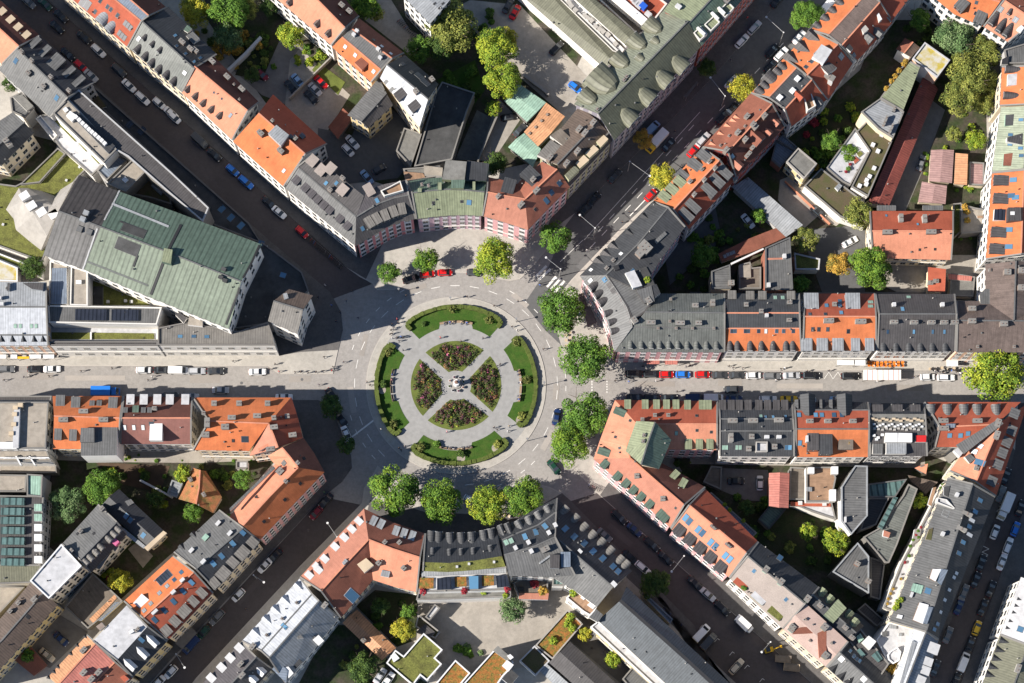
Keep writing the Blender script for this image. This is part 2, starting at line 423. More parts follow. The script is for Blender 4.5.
# ------------------------------------------------------------------ things on roofs
def hit(h,x,y):
    d=ray(x,y); loc,nor,i,dist=h['bv'].ray_cast(CAM,d)
    if loc is None:
        loc=P(x,y,h['per'][0].z)
        loc2,nor,i,dist=h['bv'].find_nearest(loc)
        if loc2 is None: return loc,Vector((0,0,1))
        loc=Vector((loc2.x,loc2.y,loc2.z))
    if nor.z<0: nor=-nor
    return loc,nor
def longdir(h):
    p=h['per']; e=max(range(len(p)),key=lambda i:(p[(i+1)%len(p)]-p[i]).length)
    d=p[(e+1)%len(p)]-p[e]; return math.atan2(d.y,d.x)
def lpos(h,loc): return loc-h['root'].location
MESHCACHE={}
def dormer_mesh(kind,w,L,h0,s,m,wallm):
    """local: +Y up the slope, origin on the slope; front at -L/2"""
    key=(kind,round(w,1),round(L,1),round(s,1),m,wallm)
    if key in MESHCACHE: return MESHCACHE[key]
    b=MB(); g=MB()
    zf=-s*L/2; top=max(zf+1.25,s*L/2*.9); y0,y1=-L/2,L/2
    fh=top-zf
    if kind in('shed','box'):
        drop=.25 if kind=='shed' else 0
        b.face([(-w/2,y0,zf-.3),(w/2,y0,zf-.3),(w/2,y0,top-drop),(-w/2,y0,top-drop)],1)
        for sx in(-1,1):
            f=[(sx*w/2,y0,zf-.3),(sx*w/2,y1,zf-.3),(sx*w/2,y1,top+.05),(sx*w/2,y0,top-drop)]
            b.face(f if sx>0 else f[::-1],1)
        e=.14
        b.face([(-w/2-e,y0-e,top-drop+.12),(w/2+e,y0-e,top-drop+.12),(w/2+e,y1+.1,top+.15),(-w/2-e,y1+.1,top+.15)],0,[(-w/2,0),(w/2,0),(w/2,L),(-w/2,L)])
        b.face([(-w/2-e,y0-e,top-drop-.1),(w/2+e,y0-e,top-drop-.1),(w/2+e,y0-e,top-drop+.12),(-w/2-e,y0-e,top-drop+.12)],0)
        for sx in(-1,1): b.face([(sx*(w/2+e),y0-e,top-drop-.1),(sx*(w/2+e),y1,top-.1),(sx*(w/2+e),y1+.1,top+.15),(sx*(w/2+e),y0-e,top-drop+.12)],0)
        fy=top-drop
    elif kind=='gable':
        e=top-.45*w*.6; e=max(e,zf+.8); pk=e+w*.42
        b.face([(-w/2,y0,zf-.3),(w/2,y0,zf-.3),(w/2,y0,e),(0,y0,pk),(-w/2,y0,e)],1)
        for sx in(-1,1):
            b.face([(sx*w/2,y0,zf-.3),(sx*w/2,y1,zf-.3),(sx*w/2,y1,e),(sx*w/2,y0,e)],1)
            b.face([(sx*(w/2+.12),y0-.12,e-.08),(0,y0-.12,pk+.06),(0,y1+.6,pk+.06),(sx*(w/2+.12),y1,e-.08)],0,[(0,0),(0,w/2),(L,w/2),(L,0)])
        b.face([(-w/2,y1,zf),(w/2,y1,zf),(w/2,y1,e),(0,y1,pk),(-w/2,y1,e)],1)
        fy=e
    elif kind=='tri':      # low gabled dormer widening to the front; mostly coloured dark as its shadow
        pk=zf+w*.5
        b.face([(-w/2,y0,zf-.1),(w/2,y0,zf-.1),(0,y0,pk)],1)
        for sx in(-1,1): b.face([(sx*w/2,y0,zf),(0,y0,pk),(0,y1,s*L/2+.02)],0,[(0,0),(0,1),(L,1)])
        fy=zf
    else:                  # barrel / dome
        n=8; e=zf+max(.5,(top-zf)*.35); rr=w/2
        def arc(y,k=1.0,zb=e,hh=None):
            hh=(top-e) if hh is None else hh
            return [(-rr*k*math.cos(math.pi*i/n), y, zb+hh*math.sin(math.pi*i/n)) for i in range(n+1)]
        a0=arc(y0)
        b.face([(rr,y0,zf-.3)]+a0[::-1]+[(-rr,y0,zf-.3)],1)
        if kind=='barrel':
            a1=arc(y1)
            for i in range(n): b.face([a0[i],a0[i+1],a1[i+1],a1[i]],0,[(0,0),(.0,1),(L,1),(L,0)])
            for sx in(-1,1): b.face([(sx*rr,y0,zf-.3),(sx*rr,y1,zf-.3),(sx*rr,y1,e),(sx*rr,y0,e)],0)
            b.face([(rr,y1,zf)]+a1[::-1]+[(-rr,y1,zf)],0)
        else:
            prev=a0; st=6
            for j in range(1,st+1):
                u=j/st; y=y0+L*u; k=math.sqrt(max(0,1-u**2.8)); zb=e+(s*(L*u)-(e-zf))*u**1.5
                cur=arc(y,max(k,.02),zb,(top-e)*max(k,.02)*1.05)
                for i in range(n): b.face([prev[i],prev[i+1],cur[i+1],cur[i]],0,[(i*.6,0),(i*.6+.6,0),(i*.6+.6,1),(i*.6,1)])
                prev=cur
        fy=top-.25*(top-e)
    ww=w*.34; zlo=max(zf+.12,fy-1.5); zhi=fy-.15
    if kind!='tri' and zhi>zlo+.2:
        k=1 if w<2.2 else 2
        for i in range(k):
            cx=0 if k==1 else (-.25+.5*i)*w
            hw=ww if k==1 else w*.19
            g.box((cx,y0-.05,zlo),hw*2,.1,zhi-zlo,0,0)
            g.face([(cx-hw+.08,y0-.11,zlo+.08),(cx+hw-.08,y0-.11,zlo+.08),(cx+hw-.08,y0-.11,zhi-.08),(cx-hw+.08,y0-.11,zhi-.08)],1)
    r=(b.mesh('dormer',[M(m),M(wallm)]), g.mesh('window',[M('frame'),M('glass')]) if g.f else None)
    MESHCACHE[key]=r; return r
def D(kind,t,pts,w=1.5,L=2.6,m='md',wm=None,lab=None,rot=None):
    """dormers at photo points on the slope under them"""
    def f(h):
        for x,y in q(t,*pts):
            loc,n=hit(h,x,y)
            hz=math.hypot(n.x,n.y)
            s=hz/max(n.z,.05); a=math.atan2(-n.y,-n.x)   # uphill direction
            if hz<.16: a=longdir(h)+math.pi/2; s=max(.05,hz)
            if rot is not None: a=rot
            me,gm=dormer_mesh(kind,w,L,0,min(s,1.6),m,wm or m)
            o=put('dormer',me,h['root'],lpos(h,loc),rotz=a-math.pi/2)
            if lab: o['label']=lab
            if gm: put('window',gm,o,(0,0,0))
    return f
def SK(t,pts,w=.9,l=1.3,m='glass',fm='mg',hh=.12,name='skylight'):
    """flat roof windows / panels lying on the slope"""
    def f(h):
        key=('sk',w,l,m,fm,hh)
        if key not in MESHCACHE:
            b=MB(); b.box((0,0,0),w,l,hh,0,0); b.face([(-w/2+.07,-l/2+.07,hh+.015),(w/2-.07,-l/2+.07,hh+.015),(w/2-.07,l/2-.07,hh+.015),(-w/2+.07,l/2-.07,hh+.015)],1,[(0,0),(w,0),(w,l),(0,l)])
            MESHCACHE[key]=b.mesh(name,[M(fm),M(m)])
        for x,y in q(t,*pts):
            loc,n=hit(h,x,y)
            hz=math.hypot(n.x,n.y)
            a=math.atan2(-n.y,-n.x) if hz>.16 else longdir(h)+math.pi/2
            yv=(Vector((math.cos(a),math.sin(a),0))); yv=(yv-n*yv.dot(n)).normalized(); xv=yv.cross(n)
            o=put(name,MESHCACHE[key],h['root']); o.matrix_local=Matrix.Translation(lpos(h,loc)-n*.02)@Matrix((xv,yv,n)).transposed().to_4x4()
    return f
def CH(t,pts,w=1.3,l=.8,hh=1.5,m='chim',rot=0,name='chimney',top=None,pots=2):
    """chimneys or roof boxes standing upright"""
    if m=='white' and name in('chimney','vent_box'): w,l,m=w*.72,l*.72,'chimwh'
    def f(h):
        key=('ch',w,l,hh,m,name,pots)
        if key not in MESHCACHE:
            b=MB(); b.box((0,0,-1.2),w,l,1.2+hh,0,0)
            if name=='chimney' and m!='chimwh':
                b.box((0,0,hh),w+.16,l+.16,.14,0,1)
                for i in range(pots): b.cyl(((i+.5)/pots*w-w/2,0,hh+.14),.11,.09,.3,6,2)
            MESHCACHE[key]=b.mesh(name,[M(m),M('w_concrete' if m!='white' else 'white'),M('pot')])
        a=longdir(h)+math.radians(rot)
        for x,y in q(t,*pts):
            loc,n=hit(h,x,y)
            if name in('roof_plant','potted_shrub','balcony_plant'):
                col={'leaflime':'lime','red':'wine','orange':'rust','leafrust':'rust','leafmid':'green','petalpink':'wine'}.get(m,'green')
                o=put(name,crown_mesh(int(x)%5,col,900,.13),h['root'],lpos(h,loc)+Vector((0,0,.5)),rotz=x); o.scale=(w*.6,w*.6,w*.5); continue
            put(name,MESHCACHE[key],h['root'],lpos(h,loc),rotz=a)
    return f
def BX(t,pts,hh=1.2,m='flatw',side='trim',name='roof_box',sink=.8,uvm=None,lab=None):
    """free box: 4 photo points give its top outline"""
    def f(h):
        pp=q(t,*pts)
        cx=sum(p[0] for p in pp)/len(pp); cy=sum(p[1] for p in pp)/len(pp)
        loc,n=hit(h,cx,cy); z=loc.z+hh
        W=[P(x,y,z) for x,y in pp]
        if area2(W)<0: W=W[::-1]
        b=MB(); e=W[1]-W[0]; d=e.normalized(); nn=Vector((-d.y,d.x,0))
        b.face(W,0,[(v.dot(d),v.dot(nn)) for v in W])
        for i in range(len(W)):
            a,c=W[i],W[(i+1)%len(W)]; b.face([(a.x,a.y,loc.z-sink),(c.x,c.y,loc.z-sink),c,a],1)
        o=b.put(name,[M(m),M(side)],h['root'])
        if lab: o['label']=lab
    return f
def TR(t,pts,m='wood',hh=.9,rim='trim',name='roof_terrace',plants=0,lab=None):
    """roof terrace: floor slab with a parapet round it"""
    def f(h):
        pp=q(t,*pts); cx=sum(p[0] for p in pp)/len(pp); cy=sum(p[1] for p in pp)/len(pp)
        loc,n=hit(h,cx,cy); z=loc.z+.5
        W=[P(x,y,z) for x,y in pp]
        if area2(W)<0: W=W[::-1]
        i2=inset(W,.25); b=MB(); d=(W[1]-W[0]).normalized(); nn=Vector((-d.y,d.x,0))
        b.face(W,0,[(v.dot(d),v.dot(nn)) for v in W]); H=Vector((0,0,hh))
        for i in range(len(W)):
            a,c,c2,a2=W[i],W[(i+1)%len(W)],i2[(i+1)%len(W)],i2[i]
            b.face([(a.x,a.y,loc.z-1.5),(c.x,c.y,loc.z-1.5),c+H,a+H],1); b.face([a+H,c+H,c2+H,a2+H],1); b.face([c2,a2,a2+H,c2+H],1)
        o=b.put(name,[M(m),M(rim)],h['root'])
        if lab: o['label']=lab
    return f

# ------------------------------------------------------------------ windows in walls
def LN(t,pts,w=.5,hh=.15,m='dark',name='roof_strip'):
    """a flat strip lying along the slope through photo points"""
    def f(h):
        pp=q(t,*pts); L=[]
        for (x0,y0),(x1,y1) in zip(pp,pp[1:]):
            for k in range(9):
                loc,n=hit(h,x0+(x1-x0)*k/8,y0+(y1-y0)*k/8); L.append(loc-Vector((0,0,.1)))
        b=MB()
        for a,c in zip(L,L[1:]): b.beam(a,c,w,hh+.1)
        b.put(name,[M(m)],h['root'])
    return f
def add_vents():
    rv=random.Random(31)
    ms=[]
    for r,hh,m in ((.14,.5,'dark'),(.2,.4,'mg'),(.12,.7,'chimw')):
        b=MB(); b.cyl((0,0,-.3),r,r,hh+.3,7); b.cyl((0,0,hh),r*1.35,r*.6,.12,7); ms.append(b.mesh('vent_pipe',[M(m)]))
    for h in HOUSES:
        p=h['per']; a=abs(area2(p))/2; xs=[v.x for v in p]; ys=[v.y for v in p]; k=0
        if a<60: continue
        want=min(9,int(a/45)+1)
        for _ in range(60):
            if k>=want: break
            x,y=rv.uniform(min(xs),max(xs)),rv.uniform(min(ys),max(ys))
            loc,nor,i,d=h['bv'].ray_cast(Vector((x,y,60)),Vector((0,0,-1)))
            if loc is None: continue
            put('vent_pipe',rv.choice(ms),h['root'],lpos(h,loc)); k+=1
def add_windows():
    meshes={}
    def wm(w,hh,fr):
        k=(round(w,2),round(hh,2),fr)
        if k not in meshes:
            b=MB(); b.box((0,-.03,0),w+.2,.08,.06,0,0)
            b.box((-w/2-.02,-.02,.06),.05,.05,hh-.08,0,0); b.box((w/2+.02,-.02,.06),.05,.05,hh-.08,0,0); b.box((0,-.02,.06),.04,.05,hh-.08,0,0)
            b.face([(-w/2,-.02,.1),(w/2,-.02,.1),(w/2,-.02,hh),(-w/2,-.02,hh)],1)
            meshes[k]=b.mesh('window',[M(fr),M('glass')])
        return meshes[k]
    bb=[(min(v.x for v in p),max(v.x for v in p),min(v.y for v in p),max(v.y for v in p),max(v.z for v in p)) for p in FOOT]
    tot=0
    for hi,h in enumerate(HOUSES):
        if h['win']>50: continue
        inn=h['inn']; n=len(inn); cand=[]
        band=MB()
        for i in range(n):
            a,b=inn[i],inn[(i+1)%n]; d=Vector((b.x-a.x,b.y-a.y,0)); L=d.length
            if L<1.6: continue
            d.normalize(); nor=Vector((d.y,-d.x,0)); mid=(a+b)/2
            if nor.dot(Vector((CAM.x-mid.x,CAM.y-mid.y,0)))<30: continue
            k=max(1,round(L/h['win']));
            if L/k<1.7: k=max(1,int(L/1.8))
            zt=min(a.z,b.z)-.45
            nf=max(1,int((zt-.4)/h['floors'])); fh=zt/nf
            vis=False
            for j in range(k):
                u=(j+.5)/k; px=a.x+d.x*L*u; py=a.y+d.y*L*u
                ox,oy=px+nor.x*1.3,py+nor.y*1.3; block_z=0
                for hj,(x0,x1,y0,y1,z1) in enumerate(bb):
                    if x0<=ox<=x1 and y0<=oy<=y1 and hj!=hi and inside(ox,oy,FOOT[hj]): block_z=max(block_z,z1)
                for fl in range(nf):
                    z=fl*fh+fh*.28
                    if fl==0 and h['shop'] is not None: continue
                    if z+.3<block_z: continue
                    vis=True
                    cand.append((Vector((px,py,z)),math.atan2(d.y,d.x),fl,fh,L/k))
            if vis and zt>8:
                e=nor*.1
                for z in (fh*1.0-.15, zt-.1):
                    band=MB(); band.beam((a.x+e.x,a.y+e.y,z),(b.x+e.x,b.y+e.y,z),.2,.14); band.put('cornice',[M('trim')],h['root'])
        if len(cand)>96:
            cand.sort(key=lambda c:-c[0].z); cand=cand[:96]
        for p,a,fl,fh,sp in cand:
            w=min(1.35,sp*.56); me=wm(w,min(2.1,fh*.64),'white' if h['wall'] not in('w_white',) else 'frame')
            o=put('window',me,h['root'],p-h['root'].location,rotz=a); tot+=1
    print('windows',tot)
LEAF={'green':((.085,.175,.025),(.13,.23,.03),(.045,.1,.015)),'lime':((.19,.27,.028),(.32,.36,.033),(.1,.17,.018)),'yellow':((.3,.3,.03),(.46,.4,.04),(.2,.22,.025)),
 'mixed':((.1,.19,.024),(.17,.26,.028),(.05,.11,.015)),'olive':((.17,.19,.04),(.27,.28,.06),(.1,.13,.03)),'dark':((.05,.09,.02),(.08,.13,.025),(.03,.06,.015)),
 'rust':((.38,.22,.04),(.5,.3,.05),(.2,.18,.04)),'blue':((.1,.17,.06),(.17,.24,.1),(.06,.11,.04)),'dry':((.14,.16,.04),(.2,.2,.06),(.08,.1,.03)),'wine':((.3,.03,.04),(.4,.05,.06),(.15,.02,.03))}
for k,v in LEAF.items():
    for i,c in enumerate(v): mat('leaf_%s_%d'%(k,i),c,.75,.18,1.5,grain=0,spec=.2)
mat('bark',(.12,.09,.07),.95,.2,3)
CROWN={}
def crown_mesh(v,colour,n=7000,leaf=.036):
    key=(v,colour,n)
    if key in CROWN: return CROWN[key]
    rr=random.Random(100+v); b=MB(); lob=[]
    for i in range(44):
        while True:
            x,y,z=rr.uniform(-1,1),rr.uniform(-1,1),rr.uniform(-.75,1)
            d=x*x+y*y+z*z
            if .18<d<1: break
        k=.8; r=rr.uniform(.17,.33)
        lob.append((x*k,y*k,z*k*.85,r,rr.choices([0,1,2],[5,3,2])[0]))
    lob.append((0,0,.2,.5,2)); lob.append((.3,.15,.3,.38,0)); lob.append((-.3,-.2,.3,.38,0)); lob.append((.05,-.35,.35,.36,1)); lob.append((-.1,.35,.3,.36,0))
    for i in range(n):
        x,y,z,r,m=lob[rr.randrange(len(lob))]
        u=rr.uniform(-.55,1); a=rr.uniform(0,6.283); s=math.sqrt(1-u*u); q_=r*rr.uniform(.75,1.12)
        c=Vector((x+q_*s*math.cos(a),y+q_*s*math.sin(a),z+q_*u))
        if c.length<.35: continue
        nrm=Vector((s*math.cos(a)+rr.uniform(-.7,.7),s*math.sin(a)+rr.uniform(-.7,.7),u+rr.uniform(-.4,.8))).normalized()
        t1=nrm.orthogonal().normalized(); t2=nrm.cross(t1); w=leaf*rr.uniform(.7,1.3)
        mm=m if rr.random()<.65 else rr.randrange(3)
        b.face([c-t1*w-t2*w*.4,c+t2*w,c+t1*w-t2*w*.4,c-t2*w],mm)
    me=b.mesh('crown',[M('leaf_%s_%d'%(colour,i)) for i in range(3)]); CROWN[key]=me; return me
# ------------------------------------------------------------------ the ground
def sheet(name,pts,z,m,t='',kind='structure',lab=None,cat=None,group=None):
    W=[P(x,y,z) for x,y in (pts if pts and isinstance(pts[0],tuple) else q(t,*pts))]
    if area2(W)<0: W=W[::-1]
    b=MB(); b.face(W); o=b.put(name,[M(m)]); tag(o,lab,cat,group,kind); return o
b=MB(); b.face([(-900,-900,0),(900,-900,0),(900,900,0),(-900,900,0)]); tag(b.put('ground',[M('asphalt')]),kind='structure')
CX,CY=456.0,385.5
def arc(r,a0,a1,n=24,ry=None):
    ry=r*.985 if ry is None else ry
    return [(CX+r*math.cos(math.radians(a0+(a1-a0)*i/n)), CY-ry*math.sin(math.radians(a0+(a1-a0)*i/n))) for i in range(n+1)]
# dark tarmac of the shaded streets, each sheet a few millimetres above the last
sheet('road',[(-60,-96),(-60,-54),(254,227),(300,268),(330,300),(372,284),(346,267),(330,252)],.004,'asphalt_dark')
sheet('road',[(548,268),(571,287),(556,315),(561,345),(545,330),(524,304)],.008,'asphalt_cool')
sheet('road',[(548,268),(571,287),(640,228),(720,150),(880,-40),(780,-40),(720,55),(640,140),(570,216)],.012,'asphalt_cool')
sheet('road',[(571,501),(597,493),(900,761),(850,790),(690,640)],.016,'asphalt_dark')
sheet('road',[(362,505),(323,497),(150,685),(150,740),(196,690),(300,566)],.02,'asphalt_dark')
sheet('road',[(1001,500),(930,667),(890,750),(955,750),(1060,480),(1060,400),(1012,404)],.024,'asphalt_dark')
# raised pavements: one slab for each city block
def slab(pts,z=.12,m='pavement'):
    W=[P(x,y,z) for x,y in pts]
    if area2(W)<0: W=W[::-1]
    b=MB(); b.prism([(v.x,v.y) for v in W],-.3,z,0,1)
    n=len(W); i2=inset(W,.3)
    for i in range(n):
        a,c,c2,a2=W[i],W[(i+1)%n],i2[(i+1)%n],i2[i]; e=Vector((0,0,.006)); b.face([a+e,c+e,c2+e,a2+e],1)
    tag(b.put('pavement',[M(m),M('kerb')]),kind='structure')
slab([(-60,-96),(330,252),(346,267),(360,277),(372,283),(377,290),(394,290),(404,286),(419,280),(437,275),(456,272.5),(473,273.5),(490,277.5),(510,281),(520,279),(528,272),(545,252),(575,213),(664,127),(712,78),(745,40),(790,-12),(830,-80),(-60,-200)])
slab([(571,280),(563,290),(556,313),(556,328),(560,341),(565,357),(572,366),(582,370.5),(1100,370.5),(1100,-80),(893,-60),(832,7),(776,68),(698.7,153.4),(652,200),(621,228)])
slab([(583,404),(574,408),(570,430),(563,448),(560,458),(572,468),(586,481),(597,493),(900,761),(930,761),(930,667),(977,563),(1001,500),(1015,450),(1018,404)])
slab([(571,501),(562,493),(550,487),(538,484),(525,490)]+arc(113,-52,-134,14)+[(370,480),(364,488),(362,503),(300,566),(196,678),(150,740),(760,760),(700,640),(694,625),(640,571)])
slab([(-60,400),(318,400),(330,405),(336,418),(341,433),(346,446),(351,455),(352,468),(342,482),(323,497),(188,641),(80,760),(-60,760)])
slab([(-60,366),(268,366),(279,374),(333,374),(337,355),(343,330),(341,312),(330,292),(296,263),(254,227),(-60,-54)])
slab([(1030,492),(1005,563),(982,627),(940,740),(1100,740),(1100,492)])
for pts in ([(60,366.5),(268,366.5),(279,374),(333,374),(337,355),(277,361),(60,361)],):
    pass
# courtyards and yards on the blocks, after sheets that paint shade on pavements
def yard(pts,m='yard',t='',z=.13):
    yard.n+=1; sheet('courtyard',pts,z+.004*yard.n,m,t)
yard.n=0
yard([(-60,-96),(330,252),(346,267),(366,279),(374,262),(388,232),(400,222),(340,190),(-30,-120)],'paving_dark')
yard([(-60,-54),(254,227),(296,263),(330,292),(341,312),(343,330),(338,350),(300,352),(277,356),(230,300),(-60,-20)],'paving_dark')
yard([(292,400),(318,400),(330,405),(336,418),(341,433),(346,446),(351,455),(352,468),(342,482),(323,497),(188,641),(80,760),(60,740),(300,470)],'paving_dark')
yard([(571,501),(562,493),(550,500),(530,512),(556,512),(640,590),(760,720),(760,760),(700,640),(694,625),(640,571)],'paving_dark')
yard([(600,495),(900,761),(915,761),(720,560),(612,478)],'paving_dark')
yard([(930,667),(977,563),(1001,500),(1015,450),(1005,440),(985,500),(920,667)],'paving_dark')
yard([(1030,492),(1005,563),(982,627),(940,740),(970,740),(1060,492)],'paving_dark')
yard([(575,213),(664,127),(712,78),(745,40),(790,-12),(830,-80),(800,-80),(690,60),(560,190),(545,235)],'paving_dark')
yard([(370,500),(395,503),(425,512),(470,514),(520,506),(540,500),(535,530),(440,545),(365,520)],'paving_dark')  # under the southern trees: shade painted as darker paving
yard([(200,10),(262,98),(310,160),(400,190),(545,160),(560,100),(600,20),(430,-60),(230,-60)],'yard')
yard([(283,27),(330,80),(300,110),(262,95),(228,66)],'paving_grey')
yard([(300,48),(350,95),(322,140),(285,105),(290,60)],'paving_warm')
yard([(318,128),(352,135),(372,95),(420,130),(408,165),(398,178),(340,185),(316,165)],'asphalt_cool')
yard([(470,0),(520,5),(590,80),(575,105),(560,112),(500,60),(455,8)],'paving_warm')
yard([(385,-10),(410,30),(428,40),(410,55),(365,20),(372,-20)],'paving_warm')
yard([(500,100),(520,120),(492,162),(478,160),(492,115)],'paving_warm')
yard([(477,110),(492,118),(478,160),(455,160)],'flatg')
yard([(650,270),(735,180),(860,70),(880,20),(940,20),(985,60),(990,300),(660,296)],'yard')
yard([(780,180),(800,172),(852,214),(836,226),(818,216),(800,232),(778,200)],'paving_warm')
yard([(925,95),(945,110),(930,150),(921,175),(905,212),(888,208),(905,150)],'paving_grey')
yard([(870,255),(985,255),(985,300),(905,296),(872,280)],'paving_warm')
yard([(670,452),(930,455),(965,470),(890,625),(820,600),(700,500)],'yard')
yard([(55,450),(250,455),(280,455),(228,515),(170,555),(120,600),(40,540)],'yard')
yard([(40,600),(60,615),(88,632),(50,668),(25,660)],'paving_grey')
yard([(420,592),(560,575),(600,620),(560,660),(500,672),(455,672),(420,640)],'paving_warm')
yard([(375,590),(418,595),(416,640),(397,647),(356,606)],'yard')
yard([(330,625),(345,625),(395,665),(440,690),(290,700)],'yard')
yard([(585,615),(600,625),(665,690),(640,700),(570,640)],'paving_grey')
yard([(12,130),(58,142),(40,190),(-20,190)],'yard')
yard([(690,452),(925,456),(925,468),(690,464)],'paving_warm')
yard([(722,468),(768,470),(768,502),(745,500),(720,490)],'paving_grey')
yard([(55,446),(255,449),(262,460),(200,463),(110,462),(57,460)],'paving_warm')
yard([(128,549),(138,541),(153,556),(143,568)],'flat')
yard([(95,462),(170,466),(160,492),(120,484)],'soil')
yard([(690,292),(960,292),(960,299),(690,299)],'paving_grey')
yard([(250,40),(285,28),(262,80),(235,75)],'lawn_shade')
yard([(437,80),(475,60),(485,90),(470,110)],'lawn')
yard([(318,62),(345,82),(338,95),(312,70)],'lawn_dry')
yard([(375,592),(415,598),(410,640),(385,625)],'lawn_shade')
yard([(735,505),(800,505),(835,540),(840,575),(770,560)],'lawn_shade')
yard([(660,230),(715,205),(722,240),(670,285)],'asphalt_cool')
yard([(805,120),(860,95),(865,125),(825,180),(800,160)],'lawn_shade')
yard([(800,230),(865,225),(865,292),(822,292)],'asphalt_cool')
# sunlit paving bands: pavement of the narrow strip of the square in the east and west street
# ------------------------------------------------------------------ the round square
isl=arc(90,0,360,96)[:-1]
W=[P(x,y,.13) for x,y in isl]; b=MB(); b.prism([(v.x,v.y) for v in W],-.3,.13,0,1)
r2=[P(x,y,.136) for x,y in arc(89,0,360,96)[:-1]]; r1=[P(x,y,.136) for x,y in isl]
for i in range(96): b.face([r1[i],r1[(i+1)%96],r2[(i+1)%96],r2[i]],1)
tag(b.put('pavement',[M('pavement'),M('kerb')]),kind='structure')
sheet('path',arc(81.5,0,360,96)[:-1],.142,'gravel_path')
# four outer lawns with clipped hedges
gaps=[(38.7,54,40,54),(129,148,131.4,146.4),(220.5,235.4,221,235.3),(-49,-32,-50,-34)]
def pol(r,a): return (CX+r*math.cos(math.radians(a)),CY-r*.985*math.sin(math.radians(a)))
spans=[('northern',54,129.5,90),('western',147.5,220.3,180),('southern',235.5,311.5,270),('eastern',-32.5,39,0)]
for nm,a0,a1,am in spans:
    outer=[pol(81.5 if 2<i<22 else (80.6 if 1<=i<=23 else 78.5),a0+(a1-a0)*i/24) for i in range(25)]
    innr=[]
    for i in range(25):
        a=a1-1.6-(a1-a0-3.2)*i/24
        innr.append(pol(66 if abs(a-am)<14.5 else 59.8,a))
    nmz={'northern':'lawn_patch','western':'lawn_patch','southern':'lawn_patch','eastern':'lawn_patch'}[nm]
    c=P(*pol(70,am),.14); rt=root('lawn_bed',nm+' curved lawn bed of the round island inside a clipped hedge','lawn bed',c,group='four curved lawn beds of the square')
    W=[P(x,y,.19) for x,y in outer+innr]
    if area2(W)<0: W=W[::-1]
    b=MB(); b.prism([(v.x,v.y) for v in W],.1,.19,0,1); b.put('lawn',[M('lawn'),M('kerb')],rt)
    hb=MB(); rr=random.Random(3)
    path=[pol(72,a0+.8)]+[pol(77,a0+.5)]+[pol(79.6 if 1<i<39 else 78.6,a0+1+(a1-a0-2)*i/40) for i in range(41)]+[pol(77,a1-.5),pol(72,a1-.8)]
    pw=[P(x,y,.19) for x,y in path]
    for i in range(len(pw)-1):
        d=(pw[i+1]-pw[i]); L=d.length; st=max(1,int(L/.5))
        for k in range(st):
            a=pw[i]+d*k/st; e=pw[i]+d*(k+1)/st; hh=.95+rr.uniform(-.12,.12)
            j=Vector((rr.uniform(-.05,.05),rr.uniform(-.05,.05),0))
            hb.beam(a+j,e+j+d.normalized()*.05,1.05+rr.uniform(-.12,.15),hh)
    hb.put('hedge',[M('hedge')],rt)
